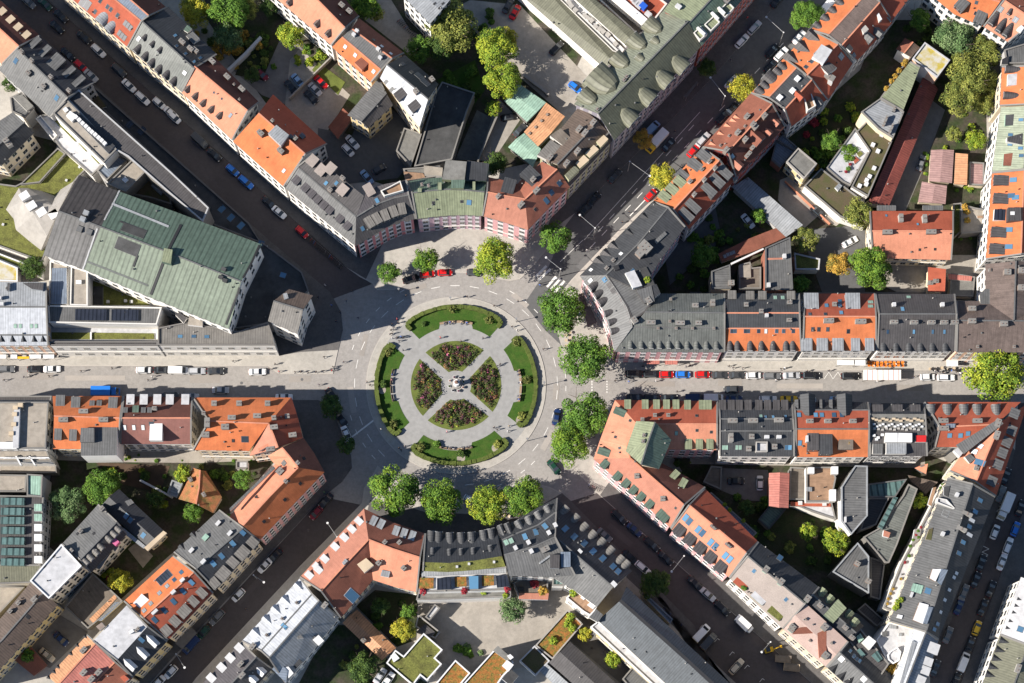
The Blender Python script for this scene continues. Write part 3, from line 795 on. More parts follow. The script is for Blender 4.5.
# four flower beds round the monument
beds=[('northern',52.2,132.5),('western',143.3,223),('southern',231.3,316.2),('eastern',-36.2,41.5)]
fl=[mat('leafdark',(.045,.06,.02),.9,.3,2),mat('leafmid',(.08,.12,.03),.9,.3,2),mat('leafplum',(.1,.042,.055),.9,.3,2),mat('leafrust',(.24,.11,.05),.9,.3,2),mat('leaflime',(.3,.33,.04),.9,.3,2),mat('petalpink',(.5,.12,.24),.8,.2,2)]
def offs(a,side,r):  # path half width in px keeps paths straight
    return a
for bi,(nm,a0,a1) in enumerate(beds):
    am=(a0+a1)/2
    tip=pol(16.5,am); e0=pol(45.3,a0); e1=pol(45.3,a1)
    # inner corners hug the central circle
    i0=pol(15.5,am-24); i1=pol(15.5,am+24)
    out=[pol(45.3,a0+(a1-a0)*i/20) for i in range(21)]
    inn=[pol(15.2,am+26-52*i/6) for i in range(7)]
    poly=out+inn
    rt=root('flower_bed',nm+' flower bed beside the white monument, planted with dark mixed shrubs','flower bed',P(*pol(30,am),.14),group='four flower beds round the monument')
    W=[P(x,y,.18) for x,y in poly]
    if area2(W)<0: W=W[::-1]
    b=MB(); b.prism([(v.x,v.y) for v in W],.1,.18,0,1); b.put('grass_border',[M('lawn_dry'),M('kerb')],rt)
    pb=MB(); rr=random.Random(20+bi); wp=[(v.x,v.y) for v in W]
    core=inset(W,.45); cp=[(v.x,v.y) for v in core]
    x0=min(p[0] for p in cp);x1=max(p[0] for p in cp);y0=min(p[1] for p in cp);y1=max(p[1] for p in cp)
    ctr=P(*pol(30,am)); k=0; lobes=[]
    for _ in range(1500):
        x,y=rr.uniform(x0,x1),rr.uniform(y0,y1)
        if not inside(x,y,cp): continue
        # scalloped outer rim
        rad=(Vector((x,y,0))-P(CX,CY)).length*3.85; ang=math.degrees(math.atan2(y-P(CX,CY).y,x-P(CX,CY).x))
        if rad>38.0+4.0*abs(math.sin((ang-am)*math.pi/27)): continue
        if rad<14.5: continue
        lobes.append((x,y,rr.uniform(.34,.72),rr.uniform(.3,1.4)))
        if len(lobes)>170: break
    for x,y,r,hh in lobes:
        mm=rr.choices([0,1,2,3,4,5],[38,24,26,7,4,1])[0]
        for _ in range(26):
            u=rr.uniform(-1,1); a=rr.uniform(0,6.283); s=math.sqrt(1-u*u)
            c=Vector((x+r*s*math.cos(a),y+r*s*math.sin(a),.2+hh*(.55+.45*u)))
            n=Vector((s*math.cos(a)+rr.uniform(-.5,.5),s*math.sin(a)+rr.uniform(-.5,.5),abs(u)+rr.uniform(0,.8))).normalized()
            t1=n.orthogonal().normalized(); t2=n.cross(t1); z=rr.uniform(.11,.2)
            m2=mm if rr.random()<.86 else rr.choice([0,1,2,3])
            pb.face([c-t1*z,c+t2*z*.8,c+t1*z,c-t2*z*.8],m2)
    so_=pb.put('shrubs',fl,rt); so_['kind']='stuff'
# grass tufts on the lawns are left to the material; small plants and bare circles on the outer lawns
def sheet_disc(px,py,r,z,m,name,lab,cat,group):
    c=P(px,py,z); b=MB(); b.cyl((c.x,c.y,z-.05),r,r,.05,14); o=b.put(name,[M(m)]); tag(o,lab,cat,group); return o
# monument: stepped pedestal with column, bust and four white flower vases
c=P(456.5,384.5,.14)
mt=root('monument','white stone monument with a bust on a pedestal in the middle of the round square','monument',c)
b=MB(); b.cyl((c.x,c.y,.14),1.75,1.75,.35,8); b.cyl((c.x,c.y,.49),1.35,1.3,.35,8); b.put('steps',[M('concrete_l')],mt)
b=MB(); b.cyl((c.x,c.y,.84),.85,.75,.5,8); b.cyl((c.x,c.y,1.34),.62,.55,1.6,8); b.cyl((c.x,c.y,2.94),.8,.85,.25,8); b.put('pedestal',[M('white')],mt)
b=MB(); b.cyl((c.x,c.y,3.19),.34,.22,.4,8); b.cyl((c.x,c.y,3.5),.5,.42,.35,10); b.cyl((c.x,c.y,3.85),.15,.13,.15,8); b.cyl((c.x,c.y,4.0),.17,.2,.2,10); b.cyl((c.x,c.y,4.2),.2,.1,.15,10); b.put('bust',[M('pot')],mt)
for i in range(8):
    a=i*math.pi/4+.3
    b=MB(); x,y=c.x+1.9*math.cos(a),c.y+1.9*math.sin(a)
    b.cyl((x,y,.14),.3,.22,.25,8); b.cyl((x,y,.39),.22,.42,.45,8)
    v=b.put('flower_vase',[M('white')],mt)
    b=MB(); b.cyl((x,y,.8),.36,.2,.25,7); put('flowers',b.mesh('flowers',[M(['leafdark','dark','leafplum','pot'][i%4])],mt.location),v)
# ------------------------------------------------------------------ painted markings
def dash(pts,w=.16,z=.03,name='lane_marking'):
    b=MB()
    for (a,e) in pts:
        A=P(*a,0);B=P(*e,0); d=(B-A)
        if d.length<.05: continue
        n=Vector((-d.y,d.x,0)).normalized()*w/2
        b.face([(A-n)[:2]+(z,),(B-n)[:2]+(z,),(B+n)[:2]+(z,),(A+n)[:2]+(z,)])
    o=b.put(name,[M('paint_white')]); tag(o,kind='structure')
seg=[]
for a in range(0,360,11):
    p=arc(101.5,a,a+5.2,1); seg.append((p[0],p[1]))
dash(seg,.15,.03)
seg=[]
for a in list(range(-10,12,7))+list(range(42,62,8))+list(range(118,160,8))+list(range(196,240,8))+list(range(292,316,7)):
    p=arc(110,a,a+2.8,1); seg.append((p[0],p[1]))
dash(seg,.17,.034)
dash([((348,440),(374,420))],.4,.038,'stop_line')
dash([((592+i*0,382),(592,384)) for i in range(1)],.2,.03)
cb=[]
for i in range(5):
    x0,y0=547.5+i*4.2,285.2+i*2.2-8+8
for (a,e) in [((556,276.5),(547,287)),((560.5,278.5),(550.5,290)),((564.5,281),(554,293)),((550.5,269),(539,279.5)),((546.5,266),(536,276.5))]: cb.append((a,e))
dash(cb,.62,.042,'zebra_crossing')
def line_dashes(p0,p1,n,duty=.45,w=.16,z=.03):
    s=[]
    for i in range(n):
        a=i/n; e=a+duty/n
        s.append(((p0[0]+(p1[0]-p0[0])*a,p0[1]+(p1[1]-p0[1])*a),(p0[0]+(p1[0]-p0[0])*e,p0[1]+(p1[1]-p0[1])*e)))
    dash(s,w,z)
line_dashes((590,248),(790,36),17)
line_dashes((598,232),(700,118),9)
dash([((584,240),(700,112)),((560,262),(583,240))],.12,.046)
dash([((629.8,216),(645,200))],.25,.05)
dash([((592,379),(592,394))],.3,.03) if False else None
line_dashes((592,381),(592,395),5,.5,.35,.03); line_dashes((607,381),(607,394),5,.5,.3,.03)
# parking bays on the SE street and zigzags
for k in range(7):
    x=690+k*15; y=.89*x-3+ -2
    dash([((x+9.5,y+19.5),(x+12.5,y+16)),((x+12.5,y+16),(x+14.5,y+17.5))],.12,.03)
for (x,y,t_) in ((832,372,0),(1000,505,1),(985,552,1),(138,60,2),(640,357,9)):
    if t_==0: z_=[(824,379),(829,372),(833,379),(838,372),(842,379)]
    elif t_==1: z_=[(x-2,y-6),(x+4,y-3),(x-3,y),(x+3,y+3),(x-4,y+6),(x+2,y+9)]
    elif t_==2: z_=[(133,57),(138,63),(141,58),(146,67)]
    else: continue
    dash([(z_[i],z_[i+1]) for i in range(len(z_)-1)],.13,.05)
# tram rail like curb lines in the road of the west street: thin joints and manhole covers
for i,(x,y) in enumerate([(241.5,383),(302,379.5)]):
    c=P(x,y,0); b=MB(); b.cyl((c.x,c.y,-.02),.38,.38,.05,12); tag(b.put('manhole_cover',[M('trim_dark')]),['round manhole cover in the sunlit road of the western street','manhole cover at the mouth of the western street by the square','','',''][i],'manhole cover','manhole covers in the roads')

# patches of newer or older tarmac, set a few millimetres above the road
rp=random.Random(9)
for i,(x,y,w_,h_,a) in enumerate([(40,376,26,7,0),(95,378,60,5,0),(205,379,30,8,0),(300,379,22,6,2),(655,384,40,5,0),(730,383,24,6,0),(800,386,46,5,0),(905,388,36,6,0),(416,289,22,5,20),(520,300,20,5,-40),(556,392,16,6,85),(548,440,22,6,60),(480,484,26,5,8),(364,345,5,22,-12),(352,400,6,26,8),(600,215,26,6,47),(690,128,30,5,47),(740,75,30,6,47),(585,262,18,8,47),(150,118,40,6,-41),(230,190,36,6,-41),(620,535,30,6,-41),(720,640,40,6,-41),(250,590,36,6,47),(200,660,36,6,47),(985,560,30,5,68),(950,640,30,6,68)]):
    ca,sa=math.cos(math.radians(a)),math.sin(math.radians(a))
    pts=[(x+u*w_/2*ca+v*h_/2*sa,y-u*w_/2*sa+v*h_/2*ca) for u,v in((-1,-1),(1,-1),(1,1),(-1,1))]
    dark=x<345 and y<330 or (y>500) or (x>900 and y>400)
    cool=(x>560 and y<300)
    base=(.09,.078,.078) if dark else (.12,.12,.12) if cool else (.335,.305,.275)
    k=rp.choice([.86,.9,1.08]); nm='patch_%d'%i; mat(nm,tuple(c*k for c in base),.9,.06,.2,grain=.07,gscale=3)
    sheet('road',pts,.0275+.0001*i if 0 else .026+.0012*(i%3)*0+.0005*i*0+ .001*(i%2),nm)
# ================================================================== buildings, north-west
H=house
NWG='houses along the north-west street'
H('orange roofed house with two pale barrel dormers and a blue-grey metal ridge strip','w_cream',
 [R(16,310,-113,765,283,t='00'),R(20.5,400,-240,848,128,t='00'),R(20.9,450,-290,893,95,t='00'),R(16,560,-330,1000,45,t='00')],['tiler','mblue','tilex'],side='R',group=NWG,
 feats=[D('barrel','00',[620,108],3.2,3.2,'ml'),D('barrel','00',[668,158],2.6,3,'ml'),SK('00',[645,40,665,57,705,92,570,70,602,5]),SK('00',[752,138,768,152,784,168,716,197,732,213,748,228],.9,1.6,'panel','mg'),SK('00',[497,10,525,30],1.6,2.6,'panel','ml')])
H('grey-green metal mansard with a row of six round dormers, next to the top left orange house','w_cream',
 [R(16,768,285,1092,552,t='00'),R(20.5,855,130,1165,410,t='00'),R(16.5,1010,40,1300,325,t='00')],['mgreyg','mdd'],side='R',group=NWG,  # rear slope: its shade is put into the darker metal colour
 feats=[D('barrel','00',[830,290,875,333,915,372,958,410,1003,443,1046,482],1.7,2.6,'mcharcoal'),D('barrel','00',[868,225,915,265,960,300],1.2,1.6,'mcharcoal'),SK('10',[25,213,35,275,88,322,175,348,140,370],.8,1.1,'skyblue'),SK('10',[82,437],1.2,1.2,'white'),SK('00',[832,232],1,1.5,'white'),CH('10',[150,310,120,300,70,258],1.6,.9,1.4,'chim'),BX('10',[90,215,130,188,172,230,135,262],1.2,'mg'),BX('10',[75,180,98,148,125,170,100,195],1.2,'mgreend')])
H('red roofed house with five small dark dormers on its sunny slope, in the north-west street','w_white',
 [R(16,63,555,366,840,t='10'),R(20.5,140,398,460,665,t='10'),R(16,258,340,528,612,t='10')],['tiler_shade' if 0 else 'tilep','tilex'],side='R',group=NWG,
 feats=[D('gable','10',[98,538,145,580,192,622,240,660,290,697],1.1,1.5,'brownshingle'),CH('10',[340,467,427,540,250,375],1.6,1,1.3,'chim'),SK('10',[258,555,305,592],.5,.6),SK('11',[357,8],.8,1.4,'skyblue'),CH('10',[380,510,412,600],.5,.5,.6,'md')])
H('large plain bright orange roof with a silver rooftop skylight box, in the north-west street','w_white',
 [R(16,372,165,675,435,t='11'),R(21,525,-5,805,240,t='11'),R(13,612,-118,937,178,t='11')],['tileo','tiler'],side='R',group=NWG,
 feats=[BX('11',[632,65,708,125,660,190,582,115],1.3,'ml','frame',name='skylight_box'),SK('11',[640,85,665,105,690,125],.9,1.2,'glassgreen'),CH('11',[540,122,660,228],1.7,1,1.6,'mg'),CH('11',[790,138,745,150],1.2,1,1.2,'mcharcoal'),SK('11',[677,340],.8,1.2,'white'),CH('11',[610,45,720,140],.7,.7,1.0)])
H('pale grey mansard with eight brown dormers, between the north-west street and the square','w_white',
 [R(15.6,680,440,1104,790,t='11'),R(20,760,318,1112,617,t='11'),R(21,850,245,1158,492,t='11')],['mg','mcharcoal'],group=NWG,side='L',
 feats=[D('box','11',[755,400,808,445,845,480,880,513,917,547,953,578,1015,630,1060,672],1.6,1.9,'mpurple'),D('shed','11',[850,285,902,340,985,345,1030,460],2.2,2.6,'beigeshingle'),SK('11',[930,415,992,415],.9,1.2,'skyblue'),CH('11',[955,460,1060,400],1.2,.8,1.3)])
H('curved dark mansard with five brown shed dormers above a red and white facade','w_rose',
 [R(15.6,355.5,246,374,235,387,227,402,221,415.5,219),R(20,356,217,369,209,380,203,394,198,408.5,195),R(21,366,192,376,187,385,184,396,182,406,180)],['mcharcoal','mpurple'],side='R',group='houses round the square',
 feats=[D('shed','',[369.4,223,376.8,219,385,215.7,393.5,212,402,209.5],1.7,2.8,'mtaupe'),D('shed','',[367,190],2,3,'beigeshingle'),SK('',[362.5,228.5,377,200.5],1,1.4,'skyblue'),TR('21',[232,465,285,440,350,405,370,465,255,498],'wood')])
H('curved light green metal roof above a lilac and white facade on the square','w_lilac',
 [R(15.8,416.5,219,432,217,449,215.5,466,215,482,216),R(20,412,193,429,190.7,448,189.3,466,190,484.5,192),R(17,407,181.5,425,178.5,448,177,465,177.5,487,178.5)],['mgreenl' if 0 else 'mgreen','mgreend'],side='L',group='houses round the square',  # rear slope: same metal, with shade put into its green
 feats=[SK('21',[548,532,718,525],.8,.8,'dark'),SK('21',[762,530],1.3,1.5,'skyblue'),BX('21',[575,410,598,410,598,455,575,455],1.5,'mgreen','mgreend'),BX('21',[783,405,800,405,800,455,783,455],1.5,'mgreen','mgreend'),BX('21',[455,445,478,445,478,468,455,468],1.2,'mgreen','mgreend'),CH('21',[480,430,520,437,640,390],.8,.6,1.1,'mgreend'),
  BX('21',[622,275,748,285,735,400,600,392],3.5,'flatg','mgreen',sink=6),BX('21',[752,278,882,298,866,400,737,400],2.6,'mdd','mgreend',sink=6),BX('21',[655,395,738,395,730,445,655,445],3,'mgreend','mgreen',sink=5)])
H('orange-red corner house with a pink and white facade where the square meets the north-east street','w_pink',
 [R(16,482.5,216,505,222.5,528,230,549,208,570,187),R(20.5,487,192,506,196,525,199,541,184,557,169),R(17,488,177,503,180,517,184,530,172,542,161.5)],['tilek','tiler','tiler','tiler'] and [['tilek','tilek','tiler_shade','tiler_shade'],'tiler_shade'],side='L',group='houses round the square',
 feats=[D('shed','31',[108,380],3.5,4.6,'md'),D('shed','21',[1000,440],3,4,'md'),SK('31',[230,470,278,415],1.3,1.6,'skyblue'),SK('31',[200,520],1.2,2,'skyblue'),SK('31',[133,572],.7,.9,'dark'),CH('31',[140,465,48,550],1.6,1,1.4,'mg'),CH('21',[938,497],1.2,.8,1),CH('31',[120,402],1.2,1,2,'chim')])
H('long brown roof with four beige dormer terraces behind the pink corner house','w_olive',
 [R(15,342,432,602,155,t='31'),R(17.5,300,402,575,112,t='31'),R(20,265,302,512,45,t='31'),R(15,150,258,400,-50,t='31')],['mdd','mbrown','mbrown'],group='houses along the north-east street',
 feats=[BX('31',[310,365,370,308,398,335,335,395],1.6,'mgreeng','w_olive',name='dormer'),BX('31',[375,295,425,245,458,275,402,325],1.6,'tan','w_olive',name='dormer'),BX('31',[432,235,485,185,515,212,460,262],1.6,'tan','w_olive',name='dormer'),BX('31',[500,165,545,125,572,150,525,200],1.4,'tan','w_olive',name='dormer'),
  CH('31',[430,122,395,100,480,60,385,232,320,305,260,320],1.6,1,1.8,'chim'),BX('31',[222,130,285,85,370,165,320,205],1.2,'woodgrey'),BX('31',[145,245,225,155,320,212,235,290],.9,'mtaupe')])
H('big green metal roofed building with rows of shell-shaped dormers, north-east street','w_greylilac',
 [R(19,614.5,140.5,701,46.5),R(23,598,113.5,688,21),R(18.5,574,104,663,11)],['molive','mgreeny'],cat='building',name='office_building',group='houses along the north-east street',win=2.4,
 feats=[D('dome','',[628,116,646,95.5,663,78,679,63.5],4.6,4.6,'mgreeng','mblue'),D('dome','',[604,83],8.5,8,'mgreeng'),D('dome','30',[455,590,648,372,752,262,846,165],4.6,5,'mgreeng'),D('dome','30',[765,350,857,248],2.2,2.4,'mgreeng'),CH('30',[505,660,680,465,665,485],.7,.7,.8,'dark')])
H('red brick building with a green and grey roof deck, next to the shell dormers','w_red',
 [R(19,701.5,46,768,-29),R(22.5,689,23,752,-45),R(21,663,11,714,-55)],['mgreend','mgreen'],cat='building',name='office_building',group='houses along the north-east street',win=2.0,
 feats=[TR('40',[55,200,100,160,140,205,95,245],'mgreen',.5),TR('40',[120,150,180,95,215,135,160,190],'mgreen',.5),TR('40',[205,70,262,10,300,50,245,110],'mgreen',.5),BX('40',[75,165,85,158,130,200,122,208],1.6,'white'),BX('40',[160,75,172,68,212,108,205,115],1.6,'white'),BX('40',[200,45,212,38,250,75,243,82],1.6,'white'),CH('30',[985,40,998,48],1.4,1.2,1.1,'white'),CH('40',[260,5],2,1.2,1.2,'md')])
H('white building end at the top edge, left of the large olive tree','w_white',
 [R(17,401,-6,430,24),R(17.6,412,-18,441,11),R(17,423,-32,453,-4)],['ml','ml'],cat='building',name='office_building',caps=False,win=2.0,feats=[SK('20',[585,48,605,22,555,22],.5,.9,'dark')])
H('long olive roofed hall with a white side wall beside the car park','w_white',
 [R(7.5,-40,-110,552,412,t='30'),R(8.8,130,-130,598,366,t='30'),R(7.5,180,-90,638,318,t='30')],['mgreeng','mgreeng'],cat='hall',name='hall',win=99,caps=False)
H('second olive roofed hall, between the white clerestory band and the brown glazed yard','w_white',
 [R(12,180,-180,682,275,t='30'),R(12.6,250,-200,715,243,t='30'),R(12,350,-130,750,210,t='30')],['mgreeng','mgreeng'],cat='hall',name='hall',win=1.8,floors=4,caps=False)
block('white ventilation strip with a row of small roof machines between the two olive halls','w_white',9,[170,-130,645,330,668,300,230,-150],'flatw',t='30',cat='building',name='link_building',win=99,
 feats=[CH('30',[335,20,350,40,375,65,430,100,450,115,470,128,495,165,520,180,540,195,570,212,615,268],1.2,.9,1.1,'chimw',name='vent_box'),BX('30',[250,-60,640,315,600,300,240,-50],.2,'flatd')])
block('brown roofed low yard beside the second olive hall','w_brick',6,[430,-80,750,215,795,190,500,-90],'woodgrey',t='30',cat='building',name='yard_roof',win=99)
block('white walled building with a reddish roof terrace full of machines at the top edge','w_white',14,[560,-60,820,160,925,25,690,-160],'tiler',t='30',cat='building',name='office_building',win=99,
 feats=[BX('30',[560,-60,820,160,838,140,580,-80],.6,'white','white'),CH('30',[735,20,755,40,775,28,760,8,810,90,725,5],1.6,1.2,1.2,'flatw',name='vent_box'),CH('30',[780,45],1.8,1.5,1.6,'blue',name='vent_box')])
block('flat pale green roof with two white vents in the top right of the green building','w_concrete',15,[900,70,1005,135,1100,30,1010,-60],'mgreen',t='30',cat='building',name='office_building',win=99,feats=[CH('30',[1000,40,1005,100],1.2,1,1,'white',name='vent_box')])
SHED='sheds in the northern yard'
H('mint green metal shed in the northern yard','w_concrete',[R(4,504,101,527,122),R(4.6,511,92,537,112),R(4.4,518,83,546,102.5)],['mgreenm','mgreenm'],cat='shed',name='shed',caps=False,win=99,group=SHED)
H('pale orange metal shed between the mint and the light green sheds','w_concrete',[R(5,524,132,538,146.5),R(5.6,535,119,552,132),R(5.4,546,102.5,565,116.5)],['morange','morange'],cat='shed',name='shed',caps=False,win=99,group=SHED,feats=[CH('31',[100,117,135,80,170,42,205,5],.6,.6,.4,'chim',name='vent_box')])
H('light green metal shed with climbing plants by the brown roof','w_concrete',[R(4,508,147,533,167),R(4.6,516,139,537,158),R(4.4,524,133,541,149)],['mgreenm','mgreenm'],cat='shed',name='shed',caps=False,win=99,group=SHED)
H('red roofed house with three small dark dormers and a long white facade, top centre left','w_white',
 [R(15,250,-24,331,45),R(19.5,296,-22,345,28),R(14,318,-34,359,16)],['tilep','tilex'],side='R',feats=[D('gable','10',[715,10,880,140,947,198],1.3,1.9,'brownshingle'),CH('20',[45,75,0,38],1.4,1,1.4,'chim')])
H('peach walled house with an orange strip, a grey ridge deck and a brown rear slope','w_peach',
 [R(14,332,47,371,82),R(17.5,342,37,381,70),R(18,351.5,28.5,392,58.5),R(14,359,18,404,53)],['tileo','mg','tileb'],side='R',
 feats=[SK('20',[20,280,80,330,190,428],1,1.3,'white'),BX('20',[75,375,120,340,162,378,120,420],1,'tileb','tilep',name='dormer'),CH('20',[72,212,90,190,218,298,230,350],1.4,1,1.2,'white'),SK('20',[238,278,292,322],1,1,'white'),SK('20',[190,240],.8,1,'glass')])
H('house with a bright white roof slope and a dark rear slope with two panels','w_cream',
 [R(16,380,78,419.5,127),R(20,387,64.5,428,99),R(15,405,55,438.5,84)],['wmetal','mdd'],feats=[D('shed','20',[352,570,436,640],2.2,2.6,'mcharcoal'),SK('20',[465,458,500,495],2.6,1.9,'mg','mg'),SK('20',[265,490,298,537],.9,1.4,'mg','mg'),SK('20',[418,432,365,385],1,1.4,'glass'),CH('20',[445,553,548,468],1.3,1,1.2,'chim')])
H('small dark hipped roof with ochre walls in front of the white roofed house','w_yellow',
 [R(12,368,128,393,105),R(13.6,361,121.5,386.5,93),R(12,347.5,115,379,77.5)],['mcharcoal','mg'])
poly_block('dark flat felt roof with a white rim, right of the white roofed house','w_concrete',8,[442,82,475,93,467,112,460,134,452,160,414,167,424,133,436,92],'flatd',name='flat_roof_building',win=99)
poly_block('low grey slab roof beside the dark flat felt roof','w_concrete',6.5,[404,128,422,134,411,167,396,151],'flatg',name='flat_roof_building',win=99)
poly_block('low courtyard terrace with a white box behind the curved green roof','w_white',9,[403,169,440,166,443,176,407,181],'flatg',name='terrace_building',win=99,feats=[BX('21',[370,345,485,355,500,380,380,400],.6,'wood'),BX('21',[490,308,605,322,600,370,495,365],1.5,'flat')])
H('small dark red lean-to roof in the northern courtyard car park','w_concrete',[R(3.5,328,127,338,139),R(4.6,343,108,353,118)],['tileb'],cat='shed',name='shed',win=99)
# ------------------------------------------------------------------ left edge
H('corner house at the left edge with a maroon street slope and an orange rear slope','w_cream',
 [R(16,-25,-22,40,35.5),R(20.5,-40,-8,19,46.5),R(15,-60,12,2,64)],['tilex','tilep'],side='R',feats=[D('shed','00',[15,72,65,120,110,165,160,212],1.4,1.9,'tan')])
H('dark metal roof with five pale shed dormers towards the north-west street, left edge','w_grey',
 [R(16,40,36,94,82.5),R(20.5,17.5,49,67.5,97.5),R(15,-2,69,50,117)],['mdd','mg'],side='R',feats=[D('shed','00',[212,262,272,312,417,437,475,492],1.3,3.4,'mg'),D('shed','00',[340,377],3.0,3.8,'mg'),SK('00',[95,365,340,587],1.2,1.8,'skyblue'),CH('00',[135,318,195,372,310,470,418,552],1,.8,1.6,'chim'),CH('00',[175,445,265,525],1.2,.9,1.4,'mcharcoal')])
H('old grey roofed house with a white courtyard facade near the left edge','w_cream',
 [R(13,34,133,2,165),R(16,24,122,-16,158),R(13,13,112,-30,140)],['mdd','mg'],feats=[CH('01',[60,190,40,165],1.4,1,1.4,'chimw')])
poly_block('small white courtyard house with a grey metal roof below the pale shed dormers','w_white',10,[10,98,22,92,34,108,25,118,12,112],'mg',name='courtyard_house',win=99,feats=[BX('00',[75,580,130,565,200,635,160,665],1.2,'flatg')])
poly_block('long ribbed brown-grey flat roof along the north-west street opposite the orange houses','w_concrete',18.5,[79,90,171,172,209,208,203,222,170,194,128,157,112,148,67,99],'mcharcoal',cat='office building',name='office_building',rim='frame',win=99,uvrot=0)
poly_block('beige flat roof carrying a long cooling unit with ten white fans','w_white',19,[53,113.5,67,99.5,117,149.5,104,163],'flat',cat='office building',name='office_building',win=99,feats=[
 BX('01',[440,20,470,-10,690,190,650,235],.8,'mdd','mblue',name='cooling_unit'),CH('01',[462,28,482,46,502,66,522,84,540,102,558,118,578,134,598,152,616,168,634,186],.9,.9,1.8,'white',name='fan'),BX('01',[395,10,420,-20,462,10,432,45],1.4,'white'),BX('00',[375,655,395,640,412,660,392,675],.6,'white')])
poly_block('low dark strip building with blue rooflights along the north-west street','w_grey',5,[80,88.5,92,84.5,249,223,261,243,203,221,209,208],'flatd',name='shop_wing',cat='building',rim='gutter',win=99,feats=[SK('11',[305,570,360,622,420,670],1.5,2,'skyblue'),BX('00',[505,545,540,515,640,640,600,650],.5,'sedumd'),SK('01',[780,60,850,100],1.6,2.4,'panel','md')])
poly_block('light blue metal roof box beside the long brown-grey roof','w_grey',13,[97,171,113,153,127,161,107,181],'mblue',name='rooftop_house',win=99)
poly_block('beige gravel roof box with one small dome light','w_concrete',15.5,[107,184,134,158,147,171,126,192],'flat',name='rooftop_house',win=99,feats=[BX('01',[730,393,750,375,772,395,752,412],.7,'white')])
poly_block('white stepped terrace building with planted strips near the left edge','w_white',9,[36,116,53,114,104,163,99,169,92,176,60,148,54,140],'flatw',name='terrace_building',win=99,feats=[BX('01',[330,45,345,38,465,150,450,165],.4,'sedum'),BX('01',[470,175,485,165,530,210,515,225],.4,'sedum'),BX('01',[545,250,560,240,605,285,590,298],.4,'sedum'),TR('01',[215,30,245,10,345,130,320,160],'flatw',.5)])
poly_block('small yard roof with a pale blue rooflight next to the theatre','w_concrete',8,[128,194,150,172,170,194,172,205,150,198],'sedumd',name='link_building',win=99,feats=[BX('01',[905,430,925,405,990,455,965,485],.9,'ml','mblue')])
# ------------------------------------------------------------------ theatre
th=H('theatre with a huge green and grey ribbed metal roof, left of the square','w_white',
 [R(23,79,175,118,191,180,213.5,262,244.5),R(26.5,58.5,211,101,227,165,251,241,281.5),R(23,43,255,83,269,148,296.5,229,329)],
 [['th_grey_shade','th_green_shade','th_green_shade'],['th_grey','th_green','th_green']],cat='theatre',name='theatre',win=3.2,floors=4,  # first row faces away from the sun: shade put into its tones
 feats=[SK('02',[765,112],6.2,3.2,'flatd','mg',name='roof_grille'),SK('02',[803,15],6.2,2.6,'flatd','mg',name='roof_grille'),LN('02',[905,400,980,205],.7),LN('12',[-25,150,60,-20],.7),LN('12',[330,580,413,360],.5),LN('12',[444,300,530,103],.5),LN('02',[525,202,888,345],.5,.1,'mgreyg'),LN('01',[672,538,1012,676],.6,.1,'ml'),LN('02',[800,232,825,165],.5,.1),LN('02',[720,-40,860,15],.4,.1),BX('02',[985,120,1035,130,1025,215,970,200],1.6,'mgreen','mgreend'),CH('02',[480,8,538,26],1.4,1.4,.6,'mg',name='roof_hatch'),CH('01',[520,598,500,635],1.4,1.2,1.2,'ml',name='roof_hatch'),CH('12',[318,250,300,298,325,318],1.2,.8,1,'flatd',name='roof_hatch'),
 SK('02',[580,15,570,40,562,65,553,90,545,115,535,140,527,165,518,190,510,215,500,240],.4,1.1,'frame','frame',name='snow_guard'),SK('01',[712,470,702,493,690,516,680,538,668,560,655,582,643,604,632,626],.4,1.1,'frame','frame',name='snow_guard')])
tr=th['root']
def into(z,pts,top,t='',wall='w_white',rim='trim',win=99,feats=(),rimh=.45,floors=3.3):
    return poly_block('', wall, z, pts, top, t=t, into=tr, rim=rim, win=win, feats=feats, rimh=rimh, floors=floors)
into(11,[262,242,302,272,309,291,275,323,229,330,258,247],'flatd',wall='w_grey',rim='gutter',feats=[SK('12',[672,283,480,45],1.4,1.6,'skyblue')])
H('','w_white',[R(18.5,289,289,313,295.5),R(20.8,273.5,301,303,310),R(18.5,268,321,297.5,334)],['mbrown','mtaupe'],into=tr,win=3,floors=4,feats=[BX('12',[670,395,695,388,705,420,680,430],1,'ml')])
into(14,[158,328,188,322,231,331,240,331,268,322,272,333,275,345.5,158,345.5],'mtaupe',rim='gutter',win=3.4,floors=6.5,feats=[SK('12',[55,650,137,650,215,652],1.3,.9,'skyblue'),BX('12',[25,520,50,505,95,540,75,570],1.3,'mcharcoal','w_white'),BX('12',[110,530,190,560,188,590,100,580],1.4,'flat','w_white')])
into(14,[50,341.5,158,341.5,158,346,50,346],'mcharcoal',rim='gutter',win=3.4,floors=6.5)
into(16,[48,305.5,162,307.5,157,325,49,323],'mg',win=99,feats=[SK('02',[498,520,590,520],14,10,'panel','mg',name='solar_panel') if 0 else BX('02',[452,485,640,487,638,555,450,553],.5,'panel','mg',name='solar_panel'),BX('02',[670,487,832,489,830,557,668,555],.5,'panel','mg',name='solar_panel')])
into(10,[50,324,158,326,158,341,50,341],'flatw',feats=[BX('02',[310,625,925,632,925,675,310,670],.3,'sedum'),BX('02',[540,625,550,625,550,670,540,670],.8,'white')],win=99)
into(15,[50,261,70,266,69,306,49,305],'flat',feats=[BX('02',[312,240,400,240,402,455,302,455],1.4,'mblue','w_white')])
into(17,[71,266.5,88,271,88,306,70,305.5],'flat',feats=[BX('02',[455,312,488,312,488,335,455,335],.7,'white')])
into(9,[89,279,104,281,155,302,156,307,89,307],'sedumo' if 0 else 'sedum',feats=[BX('02',[560,350,618,350,618,460,560,460],.4,'flatd'),CH('02',[650,445,790,445,755,440],1,1,.9,'white',name='vent_box')])
